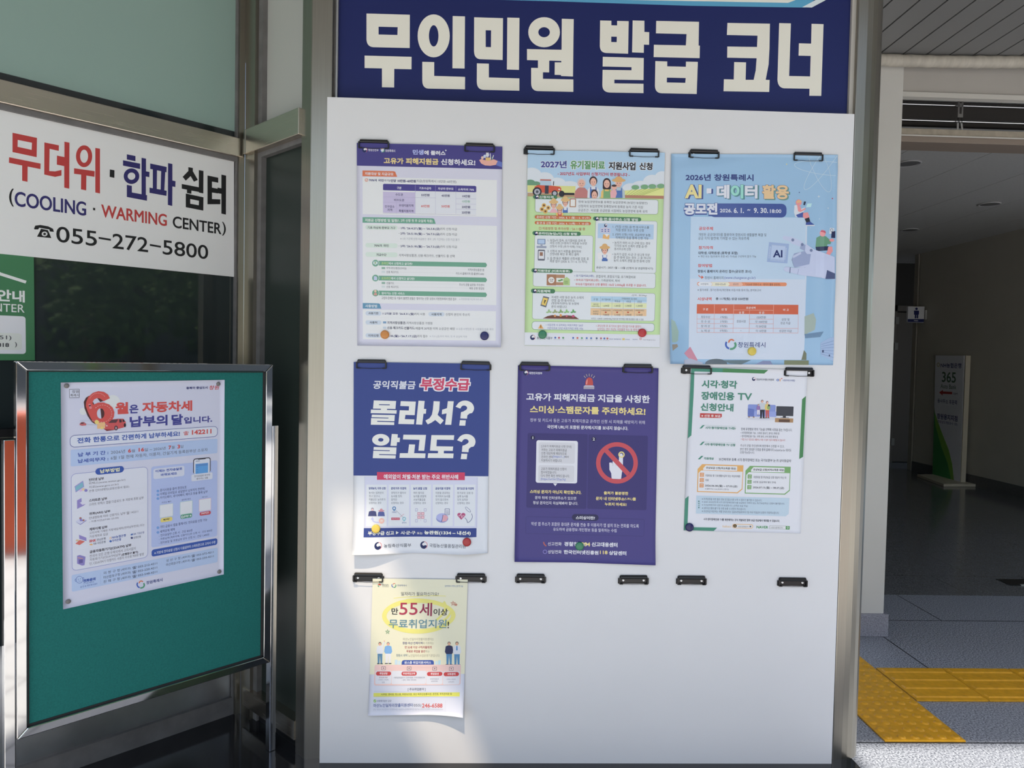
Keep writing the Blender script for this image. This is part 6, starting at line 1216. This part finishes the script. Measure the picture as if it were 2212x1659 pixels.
p.T('BNK', 424, 214, 508, 246, 'b85058', .05); p.T('경남은행', 514, 198, 626, 228, '5c6070', .01); p.E(445, 272, 22, 10, 'd0a060', 10); p.T('KB 국민은행', 476, 246, 626, 276, '5c6070', .01); p.RB(676, 180, 698, 202, 'd0a060', 'bec2cd', 5, 4); p.T('NH농협은행', 706, 166, 880, 200, '3f5aa0', .02); p.E(689, 230, 16, 14, '3d63a8', 10); p.T('우리은행', 708, 208, 820, 240, '3f5aa0', .02); p.P([(942, 140), (970, 132), (970, 152), (942, 158)], '3d63a8'); p.T('IBK 기업은행', 978, 126, 1110, 154, '5c6a94', .01); p.E(956, 188, 15, 14, '3a4470', 10); p.T('신한은행', 978, 172, 1068, 200, '5c6070', .01); p.dots(240, 352, 1118, 204, 60, '9a9cb0', 3)
p.T('금융자동화기기(CD/ATM) 납부', 426, 346, 950, 390, TK, .03); p.T('전국의 모든 은행·우체국에서 고지서없이', 426, 400, 1005, 438, TL_); p.T('자동화기기(CD/ATM)납부', 426, 446, 816, 486, TL_); p.T('(은행창구 불가)', 826, 384, 1035, 420, TK, .03); p.T('단, CD/ATM기 타행카드 사용시 수수료 900원 발생', 426, 494, 1105, 532, TL_)
p.crop(310, 970, .12658)
p.R(128, 308, 1254, 1488, '9aa9d0', 40)
p.R(165, 345, 695, 462, 'c2c8d8', 34); p.P([(465, 478), (520, 500), (492, 468)], 'c2c8d8'); p.T('이제는 전자송달로', 200, 362, 658, 410, '3d57a4', .035); p.T('바꿔보세요', 292, 424, 568, 472, '3d57a4', .035)
p.R(846, 172, 1142, 404, '3a3a44', 44); p.R(860, 186, 1128, 408, 'c3c8d4', 30); p.R(926, 168, 1058, 176, '3a3a44', 8); p.R(884, 262, 1098, 408, '4a8fca'); p.R(890, 268, 1094, 284, '4a7fba'); p.R(888, 208, 960, 214, '80889c')
for k in range(3): p.R(900, 316+40*k, 926, 322+40*k, '3a70b0')
p.R(815, 442, 1174, 516, 'c4c9d6', 26); p.T('전자송달로 바꾸면', 862, 456, 1130, 490, '50545f'); p.T('좋아지는 것들', 900, 500, 1096, 532, '50545f'); p.dots(170, 650, 1215, 525, 50, '8494bc', 4)
TB2 = '586288'
for y, t, x in ((722, '종이사용을 줄여 환경보호', 732), (786, '이메일·모바일로 송달받아 납부까지 한번에', 1035), (850, '카카오페이, 네이버페이, 페이코 등을 통해 납부', 1090), (1347, '기타 금융사 앱을 통해서도 전자송달 신청 가능', 1083), (1425, '세액공제 혜택', 530)):
    p.E(242, y, 21, 21, '4a86c8'); p.T(('1', '2', '3', '4', '5')[(722, 786, 850, 1347, 1425).index(y)], 240 if y == 722 else 236, y-12, 245 if y == 722 else 248, y+12, 'c8d4e4', .01); p.T(t, 277, y-36, x, y+14, TB2, .008)
for x0, y0, x1, y1, c in ((274, 962, 500, 1146, 'b4c0b8'), (620, 910, 832, 1098, 'a0c0b0'), (944, 866, 1150, 1046, 'c8a0b0')): p.RB(x0, y0, x1, y1, c, 'c6cad0', 6, 12)
p.T('카카오 페이', 308, 905, 465, 936, TB2); p.T('네이버 페이', 648, 858, 800, 892, TB2); p.T('페이코', 996, 816, 1088, 842, TB2)
p.R(286, 1188, 490, 1228, 'c8b858', 30); p.E(350, 1210, 14, 12, '33302c', 10); p.T('pay', 372, 1194, 440, 1224, '33302c', .02); p.R(628, 1130, 826, 1170, '4a8c72', 30); p.ring(660, 1164, 16, 16, 9, 'd4dcdc'); p.T('pay', 690, 1140, 770, 1176, 'd4dcdc', .03); p.P([(784, 1136), (794, 1136), (794, 1126), (804, 1126), (804, 1136), (814, 1136), (814, 1146), (804, 1146), (804, 1156), (794, 1156), (794, 1146), (784, 1146)], 'd4dcdc'); p.R(955, 1086, 1146, 1118, 'b44450', 30); p.T('PAYCO', 986, 1090, 1112, 1122, 'dcd4d8', .03)
for y, t, x in ((1460, '- 전자송달만 신청 시 : 건당 800원', 830), (1524, '- 자동납부(계좌이체, 신용카드)만 신청 시 : 건당 800원', 1168), (1586, '- 전자송달 및 자동납부 모두 신청 시 : 건당 1,600원', 1115)): p.T(t, 258, y, x, y+46, TB2, .005)
p.crop(120, 1130, .17179)
p.R(1205, 338, 2032, 272, '2f4f9c', 36); p.T('※ 지방세 전자송달 신청시 다음달부터 스마트폰으로 고지서 수령', 1240, 360, 2005, 398, 'c8d2e4', .015)
p.R(200, 655, 2035, 490, 'a6bcde', 22); p.ring(298, 712, 42, 44, 5, '4a66a8', 20); p.E(284, 706, 5, 6, '4a66a8', 8); p.E(312, 700, 5, 6, '4a66a8', 8); p.L(arcpts(300, 718, 18, 14, 30, 150, 6), 4, '4a66a8'); p.ring(250, 718, 8, 16, 5, '4a66a8', 10); p.ring(346, 700, 8, 16, 5, '4a66a8', 10)
p.T('전화문의', 345, 710, 500, 748, '3454a0', .045); p.T('각 구청 세무과,', 345, 754, 485, 776, '5c74a8'); p.T('읍·면·동 행정복지센터', 308, 792, 522, 816, '5c74a8'); p.L([(562, 625), (560, 768)], 3, '8ca0c8')
for y, t, n in ((612, '의 창 구 청', '055-212-4211'), (666, '마산합포구청', '055-220-4211'), (720, '진 해 구 청', '055-548-4211')):
    p.T(t, 600, y, 805, y+36, '4c5468'); p.T('(세무과)', 822, y-40, 942, y-4, '4c5468'); p.T('☎ '+n, 962, y-66, 1275, y-28, '4c5468', .006)
for y, t, n in ((456, '성 산 구 청', '055-272-4211'), (508, '마산회원구청', '055-230-4211')):
    p.T(t, 1388, y, 1566, y+34, '4c5468'); p.T('(세무과)', 1582, y-34, 1690, y, '4c5468'); p.T('☎ '+n, 1706, y-56, 1984, y-22, '4c5468', .006)
p.swirl(1068, 770, 48); p.T('창원특례시', 1140, 730, 1342, 772, '3f4c84', .02)

# ---------------------------------------------------------------- signs deep in the passage
sa = FLOOR.at(2074, 1047); sb = FLOOR.at(2013, 1029.5); sd_ = (sb-sa); sd_.z = 0; sd_.normalize(); sn_ = V((sd_.y, -sd_.x, 0)); sn_ = sn_ if sn_.dot(EYE-sa) > 0 else -sn_
BSP = Plane(sa, sn_)
p = pb = Print('sign_panel', BSP, [(2021, 767.8), (2081.5, 768.3), (2074, 1045), (2014, 1027.5)], base='c4c5cb', gain=0.9, thick=0.05)
p.crop(1900, 620, .27711)
p.ring(458, 606, 9, 14, 5, 'a09060'); p.T('NH농협은행', 476, 590, 638, 628, '40406c', .03); p.T('365', 486, 660, 594, 740, '46604c', .02, res=4); p.T('Auto Bank', 476, 754, 598, 788, '46604c', .01)
p.P([(465, 822), (494, 802), (494, 814), (566, 818), (566, 836), (492, 832), (492, 846)], 'a03030'); p.T('10M', 574, 822, 608, 840, '50506c', .01); p.T('동사무소 후문쪽', 452, 868, 606, 902, '40406c', .02); p.T('창원용지지점', 448, 982, 608, 1026, '40406c', .03); p.T('(경상남도개발공사 1층)', 448, 1034, 608, 1060, '50507c', .01)
p.P([(427, 930), (436, 1030), (470, 1150), (520, 1260), (555, 1370), (580, 1522), (412, 1468)], '2f7a3c'); p.P([(427, 935), (432, 980), (480, 1120), (540, 1270), (566, 1380), (582, 1522), (560, 1516), (530, 1370), (480, 1240), (436, 1080)], '6a9a2c')
bsz = INW.at(2001, 680)
BLP = Plane((0, bsz.y, 0), (0, -1, 0))
p = pm = Print('sign_face', BLP, [(1962, 662), (1997.3, 662.3), (1995.5, 697), (1960.8, 696)], base='d4d6dc', gain=0.9, thick=0.03)
p.crop(1900, 620, .27711)
p.P([(218, 250), (347, 250), (345, 275), (216, 273)], '22285c'); p.E(287, 170, 10, 10, '22285c', 14); p.R(266, 184, 306, 194, '22285c', 4); p.R(268, 186, 276, 216, '22285c', 3); p.R(298, 186, 306, 216, '22285c', 3); p.R(274, 186, 300, 218, '22285c'); p.R(274, 216, 285, 245, '22285c', 2); p.R(289, 216, 300, 245, '22285c', 2); p.T('MAN', 268, 257, 298, 267, 'd0d4e0', .02)

# ---------------------------------------------------------------- build the sheets
make_texts()
def sheet(p, label, cat, group=None):
    return tag(build_print(p), label, cat, group)
sheet(hs, 'large navy sign with bold cream Korean lettering above the white panel', 'sign')
sheet(cs, 'white cooling and warming center sign in red, navy and black lettering on the left glass', 'sign')
sheet(gs, 'green sign cut by the left edge under the white center sign', 'sign')
G = 'printed notices clipped on the white panel'
sheet(p1, 'pale lilac notice with a purple heading and tables, top left on the white panel', 'poster', G)
sheet(p2, 'green farm notice with a tractor and a smiling family, top middle on the panel', 'poster', G)
sheet(p3, 'glossy light blue wrinkled contest poster with a robot hand', 'poster', G)
sheet(p4, 'royal blue poster with two huge white questions and white lower part', 'poster', G)
sheet(p5, 'violet warning poster with a red siren and a crossed-out pointing finger', 'poster', G)
sheet(p6, 'white notice with green corner bands and a family on a blue sofa', 'poster', G)
sheet(p7, 'small pale yellow job notice with a yellow marker loop, alone in the bottom row', 'poster', G)
sheet(pt, 'pale blue tax notice with a big red six, pinned to the green board', 'poster')

# ---------------------------------------------------------------- spring clips
def make_clip():
    e_ = empty('paper_clip', (0, 0, 0))
    w = MB()
    w.box(-0.043, 0.043, -0.0022, 0.0, -0.012, 0.012, M_BLACK); w.box(-0.0475, -0.043, -0.0040, 0.0, -0.0115, 0.005, M_BLACK); w.box(0.043, 0.0475, -0.0040, 0.0, -0.0115, 0.005, M_BLACK)
    o = w.build('base_plate', bevel=0.0008); o.parent = e_
    w = MB(); prof = [(-0.0415, 0.0)]
    w.prism([V((-0.0405, -0.0005, 0.0145)), V((-0.0405, -0.0050, 0.0145)), V((-0.0405, -0.0085, 0.0118)), V((-0.0405, -0.0095, 0.0075)), V((-0.0405, -0.0085, 0.0045)), V((-0.0405, -0.0050, 0.0040)), V((-0.0405, -0.0005, 0.0060))], (0.081, 0, 0), M_BLACK)
    w.prism([V((-0.0425, -0.0045, 0.0050)), V((-0.0425, -0.0082, 0.0050)), V((-0.0425, -0.0082, 0.0088)), V((-0.0425, -0.0045, 0.0088))], (0.085, 0, 0), M_BLACK)
    o = w.build('lever', bevel=0.0007); o.parent = e_
    for sx in (-1, 1):
        w = MB(); w.lathe((sx*0.0315, -0.0022, -0.0015), (0, -1, 0), [(0.0038, 0), (0.0036, 0.0009), (0.0022, 0.0013), (0.0017, 0.0008), (0.0008, 0.0006)], M_RIVET, 16); o = w.build('rivet'); o.parent = e_
    arms = []
    for sx in (-1, 1):
        w = MB(); w.box(sx*0.0435-0.0020, sx*0.0435+0.0020, -0.0090, -0.0058, -0.0118, 0.0075, M_BLACK); w.box(min(sx*0.0435, sx*0.033), max(sx*0.0435, sx*0.033), -0.0092, -0.0056, -0.0130, -0.0098, M_RUBBER)
        arms.append(w.build('bail_arm', bevel=0.0006))
    w = MB(); w.tube([(-0.036, -0.0074, -0.0113), (-0.02, -0.0074, -0.0117), (-0.004, -0.0074, -0.0126), (0.012, -0.0074, -0.0122), (0.036, -0.0074, -0.0115)], 0.0008, M_BLACK, 8); o = w.build('bail_wire'); o.parent = e_
    for q in arms: q.parent = o
    return e_
clip0 = make_clip(); first = True
CL = [((808, 313), 'black clip at the top left corner of the purple-headed notice'), ((1036, 320.5), 'black clip at the top right of the purple-headed notice'), ((1165, 326), 'black clip at the top left of the green farm notice, showing a rivet'), ((1390.5, 331.5), 'black clip at the top right of the green farm notice'), ((1520, 334), 'black clip at the top left of the light blue contest poster'), ((1744, 340), 'black clip at the top right of the light blue contest poster'),
      ((803, 787), 'black clip at the top left of the royal blue poster'), ((1027.5, 790.5), 'black clip at the top right of the royal blue poster'), ((1155, 792), 'black clip at the top left of the violet warning poster'), ((1377, 796.5), 'black clip at the top right of the violet warning poster'), ((1504, 799), 'black clip at the top left of the green-banded notice, half off the paper'), ((1725, 804), 'black clip at the top right of the green-banded notice'),
      ((796, 1247), 'black clip at the top left of the small yellow notice'), ((1017.5, 1248), 'black clip at the top right of the small yellow notice'), ((1146, 1249), 'empty black clip below the left half of the violet poster'), ((1368, 1252), 'empty black clip below the right half of the violet poster'), ((1493, 1253), 'empty black clip second from the right in the bottom row'), ((1711, 1257), 'empty black clip farthest right in the bottom row')]
rr = random.Random(3)
for (q, lab) in CL:
    c = clip0 if first else copy_thing(clip0); first = False
    P_ = MAIN.at(*q); c.location = (P_.x, -0.0002, P_.z); c.rotation_euler = (0, R(rr.uniform(-0.5, 0.5)), 0); tag(c, lab, 'clip', 'black spring clips on the white panel')

# ---------------------------------------------------------------- round magnets
MG = [(p1, (832, 723), 'b8741c', 'orange round magnet at the foot of the purple-headed notice'), (p1, (1046.7, 725.9), '1c2058', 'dark blue round magnet at the lower right of the purple-headed notice'), (p2, (1171.5, 723), '22704c', 'green round magnet at the lower left of the green farm notice'), (p2, (1386.4, 719.4), 'a81c24', 'red round magnet at the lower right of the green farm notice'), (p3, (1622.6, 758.9), 'c0aa24', 'yellow round magnet at the foot of the light blue contest poster'), (p4, (813.3, 1140.8), 'd8b81c', 'yellow round magnet on the royal blue poster'), (p4, (1009, 1168), '9c1820', 'red round magnet at the lower right of the royal blue poster'), (p5, (1251, 1178.7), '1f7250', 'green round magnet at the foot of the violet poster'), (p6, (1488.5, 1138), '1d1f52', 'dark blue round magnet at the lower left of the green-banded notice')]
for pr_, q, c, lab in MG:
    k0 = pr_.k; pr_.k = (0, 0, 1.0); a, b_ = pr_.ab(*q); pr_.k = k0; P_ = pr_.world(a, b_, 0.0)
    w = MB(); w.lathe(P_, (0, -1, 0), [(0.0122, 0.0004), (0.0130, 0.001), (0.0130, 0.0045), (0.0120, 0.0066), (0.0095, 0.0076), (0.0050, 0.0081), (0.001, 0.0082)], ink(c, 0.22, 0.5, '_mag'), 28)
    tag(w.build('magnet', origin=P_), lab, 'magnet', 'round magnets holding the notices')
PINM = mat('pin_grey', (0.20, 0.19, 0.18), 0.5)
for q, lab in (((143.5, 833.5), 'grey pin at the top left of the tax notice'), ((471, 829.5), 'grey pin at the top right of the tax notice'), ((147, 1299), 'grey pin at the bottom left of the tax notice'), ((473, 1234.5), 'grey pin at the bottom right of the tax notice')):
    P_ = STF.off(0.0012).at(*q); w = MB(); w.lathe(P_, NL, [(0.0052, 0.0014), (0.0060, 0.0020), (0.0054, 0.0042), (0.003, 0.0052), (0.001, 0.0054)], PINM, 18)
    tag(w.build('push_pin', origin=P_), lab, 'pin', 'grey pins of the tax notice')

# ---------------------------------------------------------------- green notice stand
s_l, _ = sts(34, 784); _, z_t = sts(300, 783.5); _, z_b = sts(587, 1430); s_r = 0.004
FW = 0.0225
stn = empty('notice_stand', st(0.32, Z_PL)); tag(stn, 'green felt notice board in a polished steel frame on two steel legs', 'notice board')
M_FELT = mat('green_felt', (0.018, 0.165, 0.145), 0.85, 0, 0.2, noise=0.10, nscale=260, bump=0.4)
w = MB(); w.slab([st(s_l-FW, z_b+FW, -0.010), st(s_r+FW, z_b+FW, -0.010), st(s_r+FW, z_t-FW, -0.010), st(s_l-FW, z_t-FW, -0.010)], -NL*0.012, M_FELT)
w.build('felt_panel', stn)
w = MB()
for a in ((s_l-FW-0.005, s_l-FW, z_b+FW, z_t-FW), (s_r+FW, s_r+FW+0.006, z_b+FW, z_t-FW), (s_r+FW, s_l-FW, z_t-FW-0.003, z_t-FW), (s_r+FW, s_l-FW, z_b+FW, z_b+FW+0.005)):
    w.slab([st(a[0], a[2], -0.0085), st(a[1], a[2], -0.0085), st(a[1], a[3], -0.0085), st(a[0], a[3], -0.0085)], -NL*0.004, M_RUBBER)
w.build('rubber_bead', stn)
o_ = [(s_l, z_b), (s_r, z_b), (s_r, z_t), (s_l, z_t)]; i_ = [(s_l-FW, z_b+FW), (s_r+FW, z_b+FW), (s_r+FW, z_t-FW), (s_l-FW, z_t-FW)]
for k in range(4):
    j = (k+1) % 4; w = MB()
    w.hexa([st(*o_[k], 0), st(*o_[j], 0), st(*i_[j], 0), st(*i_[k], 0), st(*o_[k], -0.028), st(*o_[j], -0.028), st(*i_[j], -0.028), st(*i_[k], -0.028)], M_POLISH)
    w.build('frame_rail', stn, bevel=0.0022)
_, zl1 = sts(587, 920)
for a0, a1, n0 in ((s_r-0.0225, s_r-0.0012, -0.004), (s_l+0.0012, s_l+0.0245, 0.0)):
    w = MB(); w.slab([st(a0, Z_PL, n0), st(a1, Z_PL, n0), st(a1, zl1, n0), st(a0, zl1, n0)], -NL*0.028, M_POLISH); w.build('leg', stn, bevel=0.002)
w = MB(); w.slab([st(s_r, 0.62, -0.028), st(s_l, 0.62, -0.028), st(s_l, 0.65, -0.028), st(s_r, 0.65, -0.028)], -NL*0.02, M_POLISH); w.build('crossbar', stn, bevel=0.002)

# ---------------------------------------------------------------- signs in the passage: bodies
bs = empty('standing_sign', sa+sd_*0.25); tag(bs, 'white standing sign with a green wave and red arrow on the passage floor', 'sign')
build_print(pb, bs)
M_CREAM = mat('cream_board', (0.62, 0.56, 0.44), 0.5)
ztop = BSP.at(2081.5, 768.3).z
w = MB(); q0 = sa-sd_*0.012; w.slab([q0, q0-sn_*0.055, (q0-sn_*0.055)+V((0, 0, ztop)), q0+V((0, 0, ztop))], sd_*0.0118, M_CREAM); w.build('edge_strip', bs)
fl = FLOOR.at(2038, 1052); fr = FLOOR.at(2114, 1052); bl = FLOOR.at(1981, 1030)
w = MB(); ln = (bl-fl); w.hexa([V((fl.x, fl.y, 0.003)), V((fr.x, fr.y, 0.003)), V((fr.x, fr.y, 0.034)), V((fl.x, fl.y, 0.034))]+[V((q.x, q.y, z))+ln for q, z in ((fl, .003), (fr, .003), (fr, .034), (fl, .034))], M_CREAM); w.build('base_plate', bs, bevel=0.003)
bl_ = empty('restroom_sign', bsz); tag(bl_, 'small white and blue restroom sign with a man figure on the passage wall', 'sign')
build_print(pm, bl_)
w = MB(); bx_0 = BLP.at(1997.6, 680).x; w.box(bx_0, bsz.x+0.03, bsz.y-0.01, bsz.y+0.02, bsz.z-0.06, bsz.z+0.06, M_ALU); w.build('bracket', bl_)

# ---------------------------------------------------------------- the forecourt behind the viewer, seen in glass and steel
def leaf_mat(name, c): return mat(name, c, 0.6, 0, 0.3, noise=0.35, nscale=1.2)
LM = [leaf_mat('leaves_dark', (0.09, 0.19, 0.04)), leaf_mat('leaves_mid', (0.15, 0.27, 0.06))]
def tree(x, y, h, r, label, k):
    rd = random.Random(k); e_ = empty('tree', (x, y, 0)); tag(e_, label, 'tree', 'trees across the forecourt')
    w = MB(); w.tube([(x, y, 0), (x+0.05, y, h*0.3), (x-0.05, y+0.05, h*0.55), (x, y, h*0.8)], [0.16, 0.13, 0.10, 0.04], mat('bark', (0.10, 0.075, 0.05), 0.9, noise=0.3, nscale=12), 10); w.build('trunk', e_)
    blobs = [(rd.uniform(-r, r)*.7, rd.uniform(-r, r)*.7, h*rd.uniform(.38, .95), r*rd.uniform(.35, .6)) for _ in range(16)]
    w = MB()
    for i in range(3800):
        bx, by, bz, br = rd.choice(blobs); d = V((rd.gauss(0, 1), rd.gauss(0, 1), rd.gauss(0, .8))).normalized()*br*rd.uniform(.6, 1.05)
        c = V((x+bx, y+by, bz))+d; u = V((rd.gauss(0, 1), rd.gauss(0, 1), rd.gauss(0, 1))).normalized(); v_ = u.orthogonal().normalized(); s_ = rd.uniform(.07, .13)
        w.poly([c-u*s_, c+v_*s_*.55, c+u*s_, c-v_*s_*.55], LM[i % 2])
    o = w.build('foliage', e_); o['kind'] = 'stuff'
tree(9.5, -6.0, 4.6, 2.0, 'broad leafy tree mirrored in the dark left glass', 1)
tree(13.5, -9.5, 6.0, 2.6, 'taller leafy tree mirrored farther back in the dark glass', 2)
tree(6.5, -11.5, 5.4, 2.3, 'leafy tree behind the viewer to the right', 3)
tree(0.5, -13.0, 6.4, 2.8, 'leafy tree straight behind the viewer', 4)
tree(-6.0, -12.0, 5.8, 2.5, 'leafy tree behind the viewer to the left', 5)
# building backdrop added beyond the trees to block the sky in the glass
bd = empty('building_backdrop', (19.0, -12.0, 0)); tag(bd, 'dark grey building backdrop added beyond the trees, mirrored in the left glass', 'building')
ud = V((0.55, 0.83, 0)).normalized(); nd = V((-0.83, 0.55, 0)).normalized(); bc = V((19.0, -12.0, 0))
w = MB(); w.slab([bc-ud*12, bc+ud*9, bc+ud*9+V((0, 0, 13)), bc-ud*12+V((0, 0, 13))], -nd*4, mat('dark_facade', (0.14, 0.14, 0.135), 0.8)); w.build('facade', bd)
for i in range(5):
    for j in range(3):
        q = bc+ud*(-10+4*i)+nd*0.02+V((0, 0, 1.4+3.8*j)); w = MB(); w.slab([q, q+ud*2.4, q+ud*2.4+V((0, 0, 1.7)), q+V((0, 0, 1.7))], -nd*0.05, mat('facade_glass', (0.02, 0.025, 0.03), 0.2)); w.build('window', bd)
# orange form standing in for a person in orange, added for the leg's reflection
cx, cy = 1.9, -2.75; w = MB(); prof = []; n = 48; rings = []
for i in range(15):
    z = 0.92*i/14
    rad = 0.30*(1-0.35*(i/14)**1.5); ring_ = []
    for k in range(n):
        a = 2*math.pi*k/n; ring_.append(V((cx+(rad+0.03*math.sin(7*a+z*2)*(1-z*.5))*math.cos(a), cy+(rad+0.03*math.sin(7*a+z*2)*(1-z*.5))*math.sin(a), z)))
    rings.append(ring_)
vs = [q for g in rings for q in g]
w.mesh(vs, [(i*n+k, i*n+(k+1) % n, (i+1)*n+(k+1) % n, (i+1)*n+k) for i in range(14) for k in range(n)], mat('orange_cloth', (0.75, 0.13, 0.05), 0.7), True); w.poly(rings[-1], MATS['orange_cloth']); w.poly(list(reversed(rings[0])), MATS['orange_cloth'])
tag(w.build('orange_standin'), 'orange cloth stand-in for a person in orange, mirrored in the left leg of the notice stand', 'cover')
